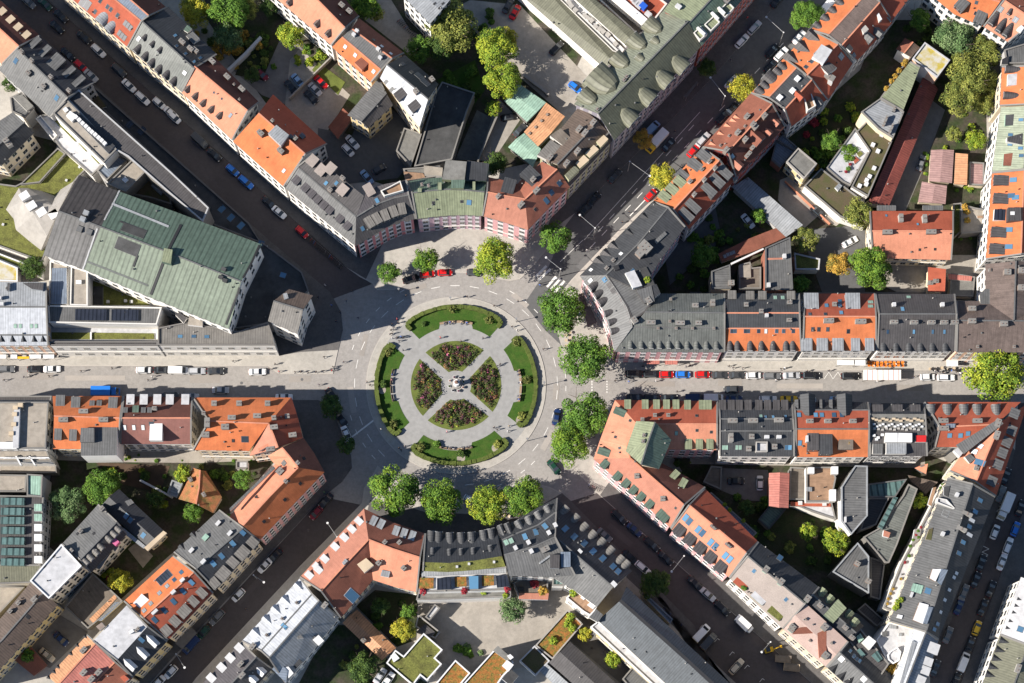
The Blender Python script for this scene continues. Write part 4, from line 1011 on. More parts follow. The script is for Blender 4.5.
into(6,[-30,180,16,186,43,172,72,150,90,166,79,177,60,200,55,235,42,262,-30,236],'sedum',rim='w_concrete',feats=[CH('01',[478,320,252,398,20,665,400,400],.8,.8,.6,'white',name='vent_box')])
into(4,[-30,242,42,270,42,278,-30,248],'sedum',rim='white')
into(5,[-30,248,18,268,18,282,-30,280],'moss',rim='white')
into(7,[20,185,58,148,66,154,40,183],'sedum',rim='w_concrete')
# faceted concrete shell of the auditorium
b=MB(); base=[(18,186,5),(10,199,5),(3,211,5),(12,222,5),(14,232,5),(28,240,6),(41,250,7),(47,236,12),(58,212,14),(66,196,14),(74,181,12),(60,190,8),(55,196,6),(42,191,6),(28,188,6)]
tops=[(24,200,12),(34,214,14),(46,214,14),(52,205,13)]
Bv=[P(x,y,z) for x,y,z in base]; Tv=[P(x,y,z) for x,y,z in tops]
own=[0,0,0,0,1,1,1,2,2,3,3,3,3,3,0]
n=len(Bv)
for i in range(n):
    a,c=Bv[i],Bv[(i+1)%n]; ta,tb=Tv[own[i]],Tv[own[(i+1)%n]]
    b.face([a,c,ta]); 
    if own[i]!=own[(i+1)%n]: b.face([c,tb,ta])
    b.face([(a.x,a.y,0),(c.x,c.y,0),c,a])
b.face([Tv[0],Tv[1],Tv[2]]); b.face([Tv[0],Tv[2],Tv[3]])
b.put('shell_roof',[M('concrete_l')],tr)
b=MB()
for x,y in ((25,196.5),(32,206.5),(42,213),(54,215)): c=P(x,y,13); b.box((c.x,c.y,11),2.4,2.0,3.0,.6)
b.put('rooflight',[M('white')],tr)
H('light grey metal roof with green rooflights above a peach facade, western street','w_peach',
 [R(14.5,-30,345.5,48,345.5),R(17,-30,335,47.5,335),R(18.5,-30,307,46.5,307),R(19,-30,282,46,282)],['wmetal','wmetal','ml'],side='R',feats=[D('tri','02',[10,660,75,660,140,660,205,660,258,660],1.6,1.6,'mdd'),SK('02',[92,588,122,588,188,588,217,588],.8,1.1,'mgreenm'),BX('02',[135,330,260,330,255,375,190,365],1,'mcharcoal','ml'),BX('02',[45,330,60,330,55,375,40,375],1.2,'mcharcoal','ml'),CH('02',[15,460,2,425],1.4,1,1.4,'white')])
# ================================================================== buildings, south-west
WG='houses along the western street'
poly_block('modern flat roofed building with a beige gravel roof and white stepped terraces, left edge','w_white',17,[-30,402,49,402,46,449,-30,449],'flat',cat='office building',name='office_building',win=2.6,feats=[BX('03',[0,375,80,375,75,580,0,580],-.2,'mdd','mdd',sink=0),BX('03',[85,380,120,380,110,635,75,635],1.4,'flatw','white'),CH('03',[100,400,95,440,90,500,75,555,130,385],1.2,1,1.8,'tan',name='vent_box'),
 BX('03',[0,600,80,600,100,640,0,640],1.2,'white')])
poly_block('narrow dark roof strip along the western street in front of the gravel roof','w_grey',14.5,[-30,396,52,396,51,402,-30,402],'mcharcoal',name='roof_strip',cat='office building',win=99)
poly_block('white terrace with slanted beams at the back of the modern building','w_white',13,[-30,450,47,450,52,462,-30,462],'flat',name='terrace_building',cat='building',win=99,feats=[BX('03',[0,690,290,690,300,698,0,698],1,'white'),BX('04',[20,8,270,8,275,16,20,16],1,'white'),BX('04',[90,0,100,0,130,55,120,55],1,'white'),BX('04',[170,0,180,0,215,55,205,55],1,'white')])
H('orange hipped house with grey dormers beside the modern flat roof','w_cream',
 [R(16,52.5,396,123,396),R(20,54,416,120,418),R(15.5,53,449,118,449)],['tileo','tileo'],side='R',group=WG,
 feats=[D('box','03',[365,355,457,365,680,367],2,2.6,'mg'),D('shed','03',[555,370,598,370],1,1.2,'mg'),D('shed','03',[440,560,350,555],1.6,2.6,'mg'),CH('03',[505,420,385,470,625,470],2.2,1,1.3,'mg',rot=0),
  BX('03',[485,515,565,515,565,600,480,600],2.6,'mg','mg',sink=3),BX('03',[565,510,705,512,700,680,485,683,485,600,565,600],2.2,'mg','w_white',sink=9),SK('03',[550,553],1.2,1.4,'skyblue'),BX('03',[580,605,610,605,605,650,575,650],2.3,'flatd','md',sink=0)])
H('maroon roof with white dormers along the western street','w_white',
 [R(16,124,396,192,397),R(20,121.5,418,191,418),R(14.5,120.5,444,191,444)],['tilex','tilem'],side='LR',group=WG,
 feats=[D('box','03',[785,348,865,348,946,348],1.7,2.4,'flatw'),D('box','13',[-5,348,88,348],1.7,2.4,'flatw'),D('shed','03',[755,412,863,412,900,412],.9,1.2,'mg'),D('shed','03',[816,405],1.3,1.6,'mgreend'),CH('03',[932,405],1,.8,1.8,'chimw'),SK('03',[748,512,803,512,858,512],.9,1.6,'white','md'),BX('03',[900,480,975,475,972,590,895,590],1.6,'white'),SK('03',[927,517,908,490],1.2,1.2,'glass')])
H('bright orange hipped roof with a grey gutter line, at the corner of the western street','w_cream',
 [R(16,193,397.5,291,397.5),R(20.5,209,421,268.5,423.5),R(15.5,193,450,249,451)],['tileo','tileo'],group=WG,side='L',
 feats=[CH('13',[262,373,412,373,582,373],1.2,1.2,1.4,'mg'),CH('13',[368,458,520,448],1.8,1,1.5,'mg'),CH('13',[200,480],1.2,2.2,1.5,'mg'),CH('13',[210,560,328,513],1.8,1.2,1.5,'chim'),SK('13',[443,583],1.8,1.8,'glass','mg'),SK('13',[373,592],.7,.9,'dark','dark'),CH('13',[160,425],.8,.8,1,'mg')])
H('red street wing of the bright orange corner roof, facing the square from the west','w_cream',
 [R(16,291.5,397.5,298,418,303,438),R(20.5,268.5,423.5,273.5,435,278,447.5),R([20.4,16.5,14],268.3,423.7,257,439,249.5,456)],['tiler','tilek'],group='houses round the square',
 feats=[CH('13',[620,460,700,450],1,1,1.5,'chim'),CH('13',[620,515,732,562],1.8,1,1.5,'chim'),BX('13',[520,640,610,595,618,605,528,655],.6,'tilep'),CH('13',[598,645],2,1,1,'brownshingle')])
H('long two-tone house bending from the square into the south-west street, maroon end and orange slopes','w_pink',
 [R(16,303.5,438,314,453,324.5,472,292,506,260,540),R(21,282,447.5,290,457,298,467.5,270,496,243,525.5),R([17,16,16,15,14],268,456,271,460,275,464,253,489,229,517)],
 [['tileb','tileb','tileo','tileo'],['tilep','tilep','tilep','tilep']],group='houses round the square',feats=[SK('14',[775,165,683,262,558,393,512,245,798,15],.8,.9,'dark','dark'),SK('14',[678,42],1.2,1.8,'mg','mg'),CH('14',[655,95],1.6,1.4,1.2,'pot'),CH('14',[690,155,762,45],.8,.8,1.4,'chimw'),BX('14',[350,315,615,60,625,72,355,330],.3,'mg')])
SWG='houses along the south-west street'
H('grey metal roof with boxy dormers and white vents, second house of the south-west street','w_cream',
 [R(16,260,541,216,590),R(20,243,528,196,569),R(15,219,510,174,552)],['mdd','mg'],side='LR',group=SWG,
 feats=[D('shed','14',[490,520],2.0,2.4,'mtaupe'),D('shed','14',[430,583],3.0,2.6,'mtaupe'),D('shed','14',[372,640],2.0,2.4,'mtaupe'),D('shed','15',[315,30],3.0,2.6,'mtaupe'),D('shed','15',[260,85],2.0,2.4,'mtaupe'),SK('14',[430,460,370,525,303,600,253,645],1.2,1.8,'skyblue'),CH('14',[285,405,355,465,125,568,195,635],1.9,1.2,1.2,'white',rot=0,name='vent_box'),D('tri','14',[140,475,70,548],1.8,2,'mdd'),CH('14',[208,490],1.6,1.2,.8,'mgreenm',name='vent_box')])
H('orange and red roof with pale dormers and a solar panel, south-west street','w_cream',
 [R(16,213,593,168,640),R(20,194,572,143,618),R(15,173,556,124,601)],['tiler','tileo'],side='LR',group=SWG,
 feats=[D('shed','15',[185,145,135,195],1.7,2.4,'mtaupe'),D('shed','15',[80,255],2.8,2.4,'mtaupe'),D('shed','15',[25,315],1.9,2.4,'mtaupe'),SK('15',[122,80,72,133,15,195],1.1,1.8,'skyblue'),CH('15',[70,68,15,140],1.8,1.1,1.2,'white',rot=0),BX('05',[798,205,850,148,895,185,840,235],.9,'white'),SK('05',[970,65,1000,38],2.4,3.0,'panel','ml'),SK('05',[865,250,905,208,957,145,1003,103],1.1,1.3,'ml'),SK('15',[20,65,62,20],1,1.3,'skyblue'),CH('05',[930,258],2.4,1,1,'white'),SK('05',[985,248,928,305],1.1,1.8,'skyblue'),D('shed','05',[1000,370],1.9,2.4,'mtaupe')])
H('white flat roof with dark street slope and three pale dormers, south-west street','w_yellow',
 [R(16,167,641.5,133,677),R(19.5,147.5,626.5,117,660),R(19.5,127,605,93,641)],['mdd','flatw'],side='LR',group=SWG,caps=False,
 feats=[D('gable','05',[915,430,855,500,780,572],1.6,3.4,'chimwh'),SK('05',[848,425],1.1,1.8,'skyblue'),BX('05',[770,375,795,360,805,375,780,390],1,'white'),BX('05',[575,345,610,320,630,345,600,370],.7,'chim'),CH('05',[825,365],1.4,.6,.8,'dark')])
H('pink and red metal roof with shadow-coloured triangular dormers at the bottom left','w_cream',
 [R(16,133,677.5,100,712),R(18,115,662,82,695),R(19.5,96,643,58,685),R(17,87,635,48,677)],['tileb','mpink','morange'],side='L',group=SWG,
 feats=[CH('05',[505,488,505,622,595,620,552,662],1.6,1,1.2,'chimw'),D('tri','05',[515,408,467,460,418,502,340,580,318,612,268,665],1.2,1.2,'dark'),BX('05',[720,650,745,635,775,660,750,680],1,'tiler')])
H('brown metal roof with a yellow courtyard facade at the left edge','w_yellow',
 [R(13,57.5,605,8.5,660,-20,690),R(15,44,592,2,640,-30,672),R(13,30,583,0,619,-30,652)],['mbrown','mbrown'],feats=[CH('05',[210,185],1.3,1,1.6,'chimw'),SK('05',[165,287],.8,1,'dark'),CH('05',[115,205,45,240],1,.8,1.3,'mcharcoal')])
poly_block('smooth white flat roof between the brown metal roof and the round-dormered roof','w_white',17,[61.5,544,82,566,49,599,30,581],'flatw',name='white_roofed_house',cat='house',rim='white',win=2.2,feats=[SK('04',[320,598,265,660],.8,.8,'dark','dark')])
H('grey metal roof with seven rounded dormers in the lower left courtyards','w_white',
 [R(14,127,534,91,573),R(17,116.7,522,80,559.5),R(13.5,98,504.5,62,544)],['md','mg'],side='LR',feats=[D('barrel','04',[708,437,682,465,652,495,603,543,573,575,540,607,512,632],1.7,2,'mtaupe'),CH('04',[455,425],1,.8,2,'chimw'),CH('04',[430,575,585,290],1.2,.8,1.6,'chimw'),SK('04',[563,465,465,467],.7,.7,'dark','dark'),BX('04',[665,545,690,520,710,545,690,575],-.6,'flatg','w_white',sink=3),BX('04',[540,665,600,600,660,590,600,680],-1.0,'flatg','w_white',sink=2),CH('04',[697,520],1.4,1.4,1.2,'petalpink',name='parasol')])
H('dark metal roofed courtyard house with three blue skylights','w_cream',
 [R(12,119,489,164,531),R(13.5,109,497,155,539),R(12,101,506,147,547)],['mdd','mdd'],caps=False,feats=[SK('04',[757,360,782,385,860,475],1.2,1.6,'skyblue'),BX('04',[865,550,980,448,1000,462,885,570],.4,'tan'),BX('04',[740,430,880,545,860,555,730,455],.3,'ml'),BX('04',[748,272,785,258,803,280,770,300],.5,'mg')])
poly_block('dark roof with seven bands of greenhouse glass at the left edge','w_grey',12,[-30,495,44,496,40,566,-30,566],'mcharcoal',cat='building',name='glasshouse_building',win=2.2,feats=
 [BX('04',[5,y,145,y+2,143,y+44,3,y+42],1.3,'glassgreen','glassgreen',name='glass_band') for y in (250,310,365,425,488,552,614)]+[BX('04',[205,y,250,y,250,y+42,205,y+42],1.5,'mgreenm' if y<400 else 'white','white',name='dormer') for y in (288,348,408,468,530,600)])
poly_block('light green flat metal roof north of the greenhouse roof','w_grey',12.5,[27,474,43,475,42,497.5,27,496],'mgreenm',name='stair_house',win=99,uvrot=1)
poly_block('concrete flat roof terrace at the left edge above the greenhouse roof','w_concrete',10,[-30,474,27,475,26,492,-30,492],'flat',name='flat_roof_building',win=99)
poly_block('narrow beige terrace with a parapet behind the modern building','w_concrete',5,[-30,463,56,463,57,473,-30,474],'flat',name='terrace_building',win=99)
poly_block('grey-green metal roof strip below the greenhouse roof at the left edge','w_grey',11,[-30,567,46,560,31,583,-30,585],'mgreeng',name='flat_roof_building',win=99)
poly_block('low beige roof at the left edge beside the brown metal roof','w_concrete',5,[-30,585,25,587,5,608,-30,645],'flat',name='flat_roof_building',win=99)
H('small maroon lean-to roof in the yard with two parked cars, lower left','w_brick',[R(3.5,34,676,47.5,665.5),R(4.8,13,659,31.5,647)],['tileb'],cat='shed',name='shed',win=99)
poly_block('low brown felt roof with a pinkish edge beside the white flat roof','w_concrete',5,[65,607,93,573,123,601,88,629],'woodgrey',name='garage_roof',cat='building',win=99,feats=[BX('05',[535,300,670,170,690,150,700,175,560,325],.2,'morange'),BX('05',[590,310,690,200,735,195,610,310],.4,'mblue')])
H('mossy orange garden house with an irregular roof in the courtyard behind the western street','w_cream',
 [R(5,193,468,186,484,178.5,499),R(7.5,200,470,199,488,196,504),R(5,206,471,222,497,213,513)],['tilemoss','tilemoss'],cat='garden house',name='garden_house',win=99,feats=[CH('14',[200,235,120,145],1,.8,1.4,'chimw')])
poly_block('small light blue shed roof beside the mossy garden house','w_concrete',3,[172,480,183,483.5,177,498,167,494],'ml',name='shed',cat='shed',rim='ml',win=99)
poly_block('small white shed roof at the edge of the walled garden','w_white',4,[236,461,248,461,248,469,236,469],'flatw',name='shed',cat='shed',win=99)
# ------------------------------------------------------------------ south
H('salmon roofed corner house with white dormers between the square and the south-west street','w_cream',
 [R(16,300,577,332,542.5,364,508.5,392,522,425,533.5),R(20.5,321,591,344.5,565,368.5,539.5,393,549,420,557.5),R(15,341,618,357,599,373,580,395,587,416.5,592)],
 [['tilek','tilek','tileb','tileb'],['tileb','tileb','tilep','tilep']],side='LR',group='houses round the square',  # one salmon roof; slopes turned from the sun are coloured darker
 feats=[D('shed','24',[102,392,60,440,15,490],1.3,1.9,'chimwh'),D('shed','14',[985,545,923,618,875,665],1.3,1.9,'chimwh'),D('shed','15',[830,38,885,5],1.3,1.9,'chimwh'),D('shed','24',[190,390,235,410,325,450,372,465,422,480],1.3,2.2,'ml'),CH('24',[258,520,345,522],1,.8,1.5,'chim'),BX('24',[90,650,145,612,190,655,135,700],1.3,'tan'),CH('24',[220,645,370,675],1,1,1.4,'chimw'),SK('25',[58,160],2.6,3.6,'skyblue','white'),BX('25',[240,5,290,15,280,50,230,40],.8,'ml'),BX('24',[0,640,20,615,35,630,10,655],.8,'ml')])
c44=H('curved dark mansard with seven round-topped dormers facing the square from the south','w_white',
 [R(16,425.5,533.5,448,534,480,532,496,529),R(21,423.5,562,448,563,475,560.5,502,556),R(20.5,423,571,448,572,476,570,505.5,566.5)],['mdd','sedum'],side='L',group='houses round the square',caps=False,
 feats=[D('barrel','24',[537,488,580,493,650,498,717,498,780,495,853,483,898,473],2.2,3,'md'),D('barrel','24',[543,573,645,580,715,578,787,573,890,557],1.3,1.6,'md'),CH('24',[690,665,762,648,912,637],.8,.8,.6,'white',name='vent_box')])
poly_block('white roof terraces with orange planting beds and pergolas behind the curved dark mansard','w_white',17,[423,571,506,566,511,590,418,592],'flatw',name='terrace_house',cat='house',win=99,feats=[BX('25',[468,52,550,54,548,118,462,118],.5,'sedumo',name='planting_bed'),BX('25',[676,48,745,46,748,104,678,108],.5,'sedumo',name='planting_bed'),BX('25',[838,40,910,38,912,98,840,104],.5,'sedumo',name='planting_bed'),BX('25',[570,55,655,50,655,120,570,125],1.6,'panel','ml',name='pergola'),BX('25',[760,42,818,42,818,118,765,120],1.6,'skyblue','ml',name='pergola'),BX('25',[922,38,990,36,1005,105,930,110],1.6,'panel','ml',name='pergola'),BX('25',[475,15,985,-5,985,22,478,45],.6,'ml','mg'),CH('25',[488,160,735,150,992,125],1.6,1.4,1.2,'red',name='potted_shrub')])
poly_block('narrow white gallery below the roof terraces, with a red potted tree at each end','w_white',11,[418,592,511,590,511,597,430,600,416,600],'flatg',name='gallery',cat='house',win=99,feats=[CH('25',[850,140,980,160],1.4,1.2,1,'leaflime',name='potted_shrub')])
H('dark roof with round dormers and a big grey rear deck, south of the square','w_white',
 [R(16,496,529,515,521,537,508,557,498),R(19.5,502,540,515,534,538,525,556,512),R(22,504,555,515,552,535,546,555,537),R(21.5,509,576,530,576.5,552,577,575,575)],['mdd','mdd','mg'],side='R',group='houses round the square',
 feats=[D('barrel','34',[38,415,98,390,155,360,212,325],1.9,2.4,'mg'),D('barrel','24',[960,450,1000,440],1.9,3,'md'),SK('34',[72,485,137,457,193,422],1.2,2,'skyblue'),SK('24',[985,520,1015,510],1.2,1.8,'mgreenm'),CH('34',[15,553,93,520,215,462,110,573,258,432],1.6,1.2,1.2,'white'),BX('34',[222,590,280,592,278,675,222,672],1.6,'mcharcoal','ml'),BX('34',[285,575,345,575,345,665,288,668],.8,'mblue','mdd'),CH('34',[192,562],1.2,2,1.4,'mdd'),BX('34',[155,640,218,595,225,602,162,648],.5,'ml')])
H('dark roof wing with a row of silver round dormers along the south-east street','w_white',
 [R(16,557,498,594,534.5,632,571),R(21,555.5,537,583,561,613,587),R(18,552,577,574,590,597,607)],['mdd','mg'],group='houses round the square',
 feats=[D('barrel','34',[305,328,370,378,422,430,473,478,527,522,580,572,640,627,672,655],2.0,2.6,'mtaupe'),SK('34',[313,437,367,485,427,525,480,573,538,615],1.4,2.2,'skyblue'),SK('35',[630,15,600,-15],1.4,2,'skyblue'),CH('34',[402,573],1.6,1,1.2,'white'),CH('35',[605,92],2,1.4,1.4,'white')])
LG=H('long blue-grey metal roof with a black ridge slot, bottom centre beside the south-east street','w_yellow',
 [R(16.5,626.5,586.5,684,641,760,711),R(19,621,599,684,655,745,711),R(19.02,619,601.6,682,657.8,742.3,713.8),R(15,598,620.5,665,683,720,735)],['mbluegrey','dark','mbluegrey'],cat='hall',name='hall',caps=False,win=99,feats=[BX('35',[500,240,540,275,510,320,455,290],1,'mg')])
poly_block('','w_yellow',11,[598,621,668,686,700,714,692,720,658,690,590,627],'flatw',rim='white',into=LG['root'],win=3)
poly_block('teal glass canopy strip beside the long blue-grey roof','w_grey',5,[641,594,645,593,673,619,670,624],'mblue',name='glass_canopy',cat='canopy',rim='mblue',win=99)
H('brown ribbed metal hall roof at the bottom edge','w_grey',[R(7.5,570,641.5,650,714),R(8.8,560,652,640,724),R(7.5,549,662.5,630,734)],['mcharcoal','mcharcoal'],cat='hall',name='hall',caps=False,win=99)
H('light grey metal lean-to beside the brown ribbed hall','w_grey',[R(5.5,547,664,610,720),R(5,540,671,600,730)],['ml'],cat='shed',name='lean_to',caps=False,win=99)
poly_block('small grey flat roof at the foot of the long blue-grey roof','w_grey',6,[632,667,622,679,640,700,668,700],'mg',name='flat_roof_building',win=99)
poly_block('orange-red planted roof with a white rim in the southern courtyard','w_concrete',5,[567.5,609.5,583,624,552.5,659.5,535,645.5],'sedumo',name='garden_roof',rim='concrete_l',win=99,feats=[CH('35',[345,290,330,330,242,430,355,355],2,1.6,.5,'leaflime',name='roof_plant')])
poly_block('small square planted roof with a broad white rim','w_white',5,[534.5,645.5,550,661,535.5,676,519,661],'sedumd',name='garden_roof',rim='flatw',win=99)
poly_block('large yellow-green planted roof with notched corners, bottom centre','w_white',7.5,[490,385,605,485,560,535,600,570,510,672,470,640,425,700,265,565,320,485,370,522],'sedum',t='25',name='garden_roof',rim='white',win=3,feats=[BX('25',[290,520,320,505,345,535,310,560],.8,'white')])
poly_block('orange planted roof between the yellow-green roof and the white framed one','w_white',7.5,[680,545,770,625,690,720,560,690],'sedumo',t='25',name='garden_roof',rim='white',win=99)
poly_block('orange planted roof with white framed roof boxes at the bottom edge','w_white',10,[935,460,1030,560,1010,600,970,640,900,740,700,720],'sedumo',t='25',name='garden_roof',rim='white',win=3,feats=[BX('25',[905,490,935,460,1030,545,1000,560],.5,'flatg'),BX('25',[960,580,990,545,1030,575,1000,615],1.6,'white'),BX('25',[960,660,1010,600,1060,640,1010,700],1.4,'flatd','white'),BX('25',[990,520,1010,510,1030,530,1010,545],1.5,'white')])
poly_block('low planted strip with a white kerb beside the big yellow-green roof','w_concrete',4,[455,270,590,378,560,420,490,380,440,345,450,300],'sedumd',t='25',name='garden_roof',rim='concrete_l',win=99,feats=[BX('25',[440,380,500,330,560,380,530,410],.6,'mcharcoal')])
H('orange-brown metal roofed shed in the southern gardens','w_concrete',[R(4,342.5,623,382,660.5),R(4.9,349,616,389,654),R(4,357,609.5,396,648)],['morange','morange'],cat='shed',name='shed',caps=False,win=99,feats=[CH('25',[130,430],1,1,1.4,'tiler')])
poly_block('white canopy slab beside the southern courtyard entrance','w_white',4,[557,210,590,235,525,310,498,288],'flatw',t='25',name='entrance_canopy',cat='canopy',win=99)
H('bright white metal roof with five triangular dormers in the south-west street','w_white',
 [R(16,300,578,242,641),R(19,312,594,261,650.7),R(20,319,601,269,658),R(14,339.5,617,286,684)],['wmetal','wmetal','ml'],side='LR',group=SWG,
 feats=[D('gable','15',[768,105,690,188,632,245,577,305,512,382],1.5,2.2,'wmetal'),BX('15',[850,425,885,395,918,430,885,460],1.6,'white'),BX('15',[680,590,705,585,735,625,705,655],1.2,'white'),BX('15',[730,580,770,540,790,560,750,600],.5,'mdd'),BX('15',[755,405,780,395,795,415,765,420],.5,'mg'),CH('15',[668,298,575,397,755,203],.6,.6,.7,'mdd'),BX('15',[605,600,650,560,700,610,690,683],.3,'mblue'),SK('15',[680,345],1,2,'skyblue'),CH('15',[893,175,505,498],1.6,1,1.2,'mblue')])
H('purple-grey roof with small white dormers at the bottom of the south-west street','w_cream',
 [R(16,241,642,190,697),R(19.5,256,657,205,712),R(15.5,272,669,222,724)],['mpurple','mcharcoal'],side='L',group=SWG,feats=[D('shed','15',[412,475,357,535,305,592,243,655],1.5,2,'chimwh'),CH('15',[420,572,428,640],1.6,.8,1.4,'chimw'),D('gable','15',[540,612,492,660],1.7,2.2,'white')])
poly_block('dark roof terrace house with a curved white and pink parapet by the southern courtyard','w_white',8,[513,583,524,577,548,578,548,598,519,598],'woodgrey',name='terrace_house',win=99,feats=[BX('35',[35,145,215,145,210,185,35,180],.8,'tilek','white'),CH('35',[127,85],2.2,1.8,1.3,'red',name='potted_shrub'),CH('35',[180,135],2.4,1.8,1.3,'orange',name='potted_shrub'),CH('35',[50,120],1.2,1,.8,'dark',name='garden_chair')])
poly_block('white terrace house with a wooden deck and a covered boat-shaped tub','w_white',12,[566,598,577,587,601,600,594,612,590,616,583,612],'wood',name='terrace_house',rim='white',win=2.2,feats=[BX('35',[405,170,435,140,455,155,425,185],.9,'white',name='garden_tub'),BX('35',[445,215,475,190,525,190,480,240],.8,'white'),CH('35',[360,145,420,105,380,95,335,75],1.8,1.5,1,'leaflime',name='roof_plant')])
poly_block('glazed stair house with a light blue roof between the two southern terraces','w_white',13,[552.5,576,565.5,577,563.5,586,552,586],'glassgreen',name='stair_house',win=99,feats=[])
# ================================================================== buildings, east
EG='houses along the eastern street, north side'; ES='houses along the eastern street, south side'; NEG='houses along the north-east street'
H('dark grey roofed corner house on the east side of the north-east street mouth','w_pink',
 [R(16,580,275.5,616,239,652.5,201.5),R(20.5,606,275,637,245,668,207.5),R(20.3,640,291,662,258,685,227)],['mcharcoal' if 0 else 'md','mdd'],side='R',group='houses round the square',
 feats=[D('tri','31',[860,545,795,618],2,2.4,'dark'),D('tri','32',[705,30],2,2.4,'dark'),D('tri','32',[610,110,565,155,522,200],2.6,3,'mcharcoal'),SK('32',[468,252,648,155],1,1.2,'white'),CH('32',[600,197,560,245],.9,.8,.9,'dark'),BX('32',[600,230,630,218,640,245,612,255],1,'dark','mcharcoal'),CH('32',[780,115,800,135,765,155],2.4,1.8,2.2,'chim'),BX('32',[840,75,915,10,945,50,870,115],-.3,'dark','mg',sink=0),BX('32',[850,75,910,20,925,35,862,92],.5,'mg'),BX('32',[725,255,800,232,830,290,850,340,775,350],.4,'flatd','flatw'),CH('32',[815,318],1.6,1.4,1.2,'leaflime',name='roof_plant'),BX('32',[672,270,728,252,775,345,720,360],1.4,'flatw'),SK('32',[705,272,716,292,726,315,738,338],3,1.1,'skyblue')])
H('curved grey end of the corner house with six dark round dormers, facing the zebra crossing','w_pink',
 [R(15.8,580,276,591,290.5,602.5,309,609,328,614.5,351.5),R(20,606,274.5,618,292,627,307,632,322,632.5,327)],['mg'],group='houses round the square',
 feats=[D('barrel','32',[487,347,517,392,543,437],2,2.6,'mcharcoal'),D('barrel','32',[577,507,601,560,616,615],1.7,2.4,'mcharcoal'),SK('32',[465,315],1,1.5,'white'),SK('32',[550,310],1.4,1.4,'skyblue'),SK('32',[577,343,600,377],1.4,1.4,'mcharcoal','mg')])
poly_block('grey metal deck filling the bend of the dark corner house','w_grey',19.8,[607,275.5,640,290.5,661,293,645,312,633,322,627,307],'mg',name='roof_deck',cat='house',rim='mcharcoal',rimh=.1,win=99,feats=[BX('32',[740,375,830,345,850,440,790,450],1.4,'mg','mcharcoal'),BX('32',[830,345,860,335,885,390,850,420],1.2,'mdd'),CH('32',[812,442,745,580],1.6,1.2,1.5,'chimw')])
H('long grey-green roof with small barrel dormers over a pink facade, eastern street','w_pink',
 [R(15.8,615,351.7,670,352,724.5,352.3),R(19.5,632,327,680,327.5,724.5,328),R(20.8,645,312,685,312.5,724.5,313),R(17,658,293.5,690,293.5,724.5,293.5)],['mgg','mgg','mgg'],side='R',group=EG,shop=1,
 feats=[D('barrel','33',[705,14,770,14,830,14,880,14,935,14,990,14],1.5,2.2,'mgg'),D('barrel','43',[20,17,75,17,135,17,195,17],1.5,2.2,'mgg'),CH('32',[825,572,1000,575],2.2,1,1.2,'mgg'),CH('42',[170,455],1,1.6,1.6,'chim'),CH('42',[65,470,85,575],1.5,1,1.2,'mgg'),CH('32',[870,605,978,605,940,563,945,430],.6,.6,.6,'dark'),CH('42',[50,605,178,605],.6,.6,.6,'dark')])
H('dark flat-topped roof with an orange street slope and round dark dormers, eastern street','w_white',
 [R(15.8,725,351,801,351),R(18.8,726,328.5,800,328.5),R(20.5,726.5,313,799.5,313),R(17.5,727,293.5,799,293.5)],['tileo','md','md'],side='R',group=EG,shop=1,
 feats=[D('barrel','43',[275,22,320,22,397,22,465,22,535,22,612,22,652,22],1.7,2.6,'mcharcoal'),SK('42',[287,616,305,616,368,616,385,616,447,616,555,616,597,616,655,616],.8,1.3,'glass','skyblue'),SK('42',[491,618],.8,1.3,'white'),CH('42',[370,465,460,505],1,1,1.2,'dark'),CH('42',[495,527],1.2,1.2,1,'white'),CH('42',[630,452,628,558],1.2,.8,1.2,'mg'),D('box','42',[287,405,395,408,468,408,640,408],1.8,2,'mtaupe'),SK('42',[547,418,592,418],1,1.2,'mgreenm')])
H('orange roof with pale boxy dormers on both slopes, north of the eastern street','w_white',
 [R(15.8,803,350.5,876,350.5),R(20.5,804,316.5,876,316.5),R(16,804.5,293.5,874.5,293.5)],['tileo','tiler'],side='LR',group=EG,shop=1,
 feats=[D('shed','43',[733,18,827,18,921,18],2.6,3.0,'ml'),D('shed','53',[12,18,96,18],2,3,'ml'),D('box','42',[760,445,1008,445],3.4,4,'ml'),SK('42',[935,440,935,465,943,508,855,465],1,1.3,'skyblue'),SK('42',[755,517,848,517],.8,1,'glass'),SK('42',[772,608,808,608,862,608,985,620],.8,1.2,'glass','mcharcoal'),CH('42',[865,560],2.4,1,1.3,'chimw'),CH('52',[42,565],2.6,1,1.3,'chimw'),SK('52',[105,445,105,470],1.4,1.1,'mgreenm'),CH('42',[900,462],1,1,1,'pot')])
H('charcoal roof with six small round dormers and white chimneys, north of the eastern street','w_white',
 [R(15.8,877.5,351,955,351),R(20.5,879,314,956.5,314),R(16,875.5,294,954.5,294)],['mcharcoal','mcharcoal'],side='LR',group=EG,shop=1,
 feats=[D('barrel','53',[182,32,258,34,335,34,405,34,476,34,553,34],1.7,2.2,'md'),CH('52',[242,465,532,465],1.2,1.4,1.6,'white'),CH('52',[243,568,363,570,467,570,543,570,605,570],1.8,.8,1.2,'chimw'),SK('52',[208,622,365,622,478,622,548,622],.7,1.2,'skyblue','mcharcoal'),SK('52',[297,487],1,1.6,'skyblue','mcharcoal'),SK('52',[333,415],1.2,1,'mgreenm')])
H('brown shingle roof at the right end of the eastern street','w_peach',
 [R(15.8,956.5,352,1055,352.5),R(20,957.5,320.5,1040,321),R(16,957,301,1020,301)],['brownshingle','brownshingle'],side='L',group=EG,
 feats=[CH('52',[708,490,898,582,708,565],1.8,1.1,1.6,'chim'),CH('53',[745,30,965,30],.6,.6,.6,'chim'),BX('52',[760,400,790,365,855,365,855,475,765,470],.6,'mg')])
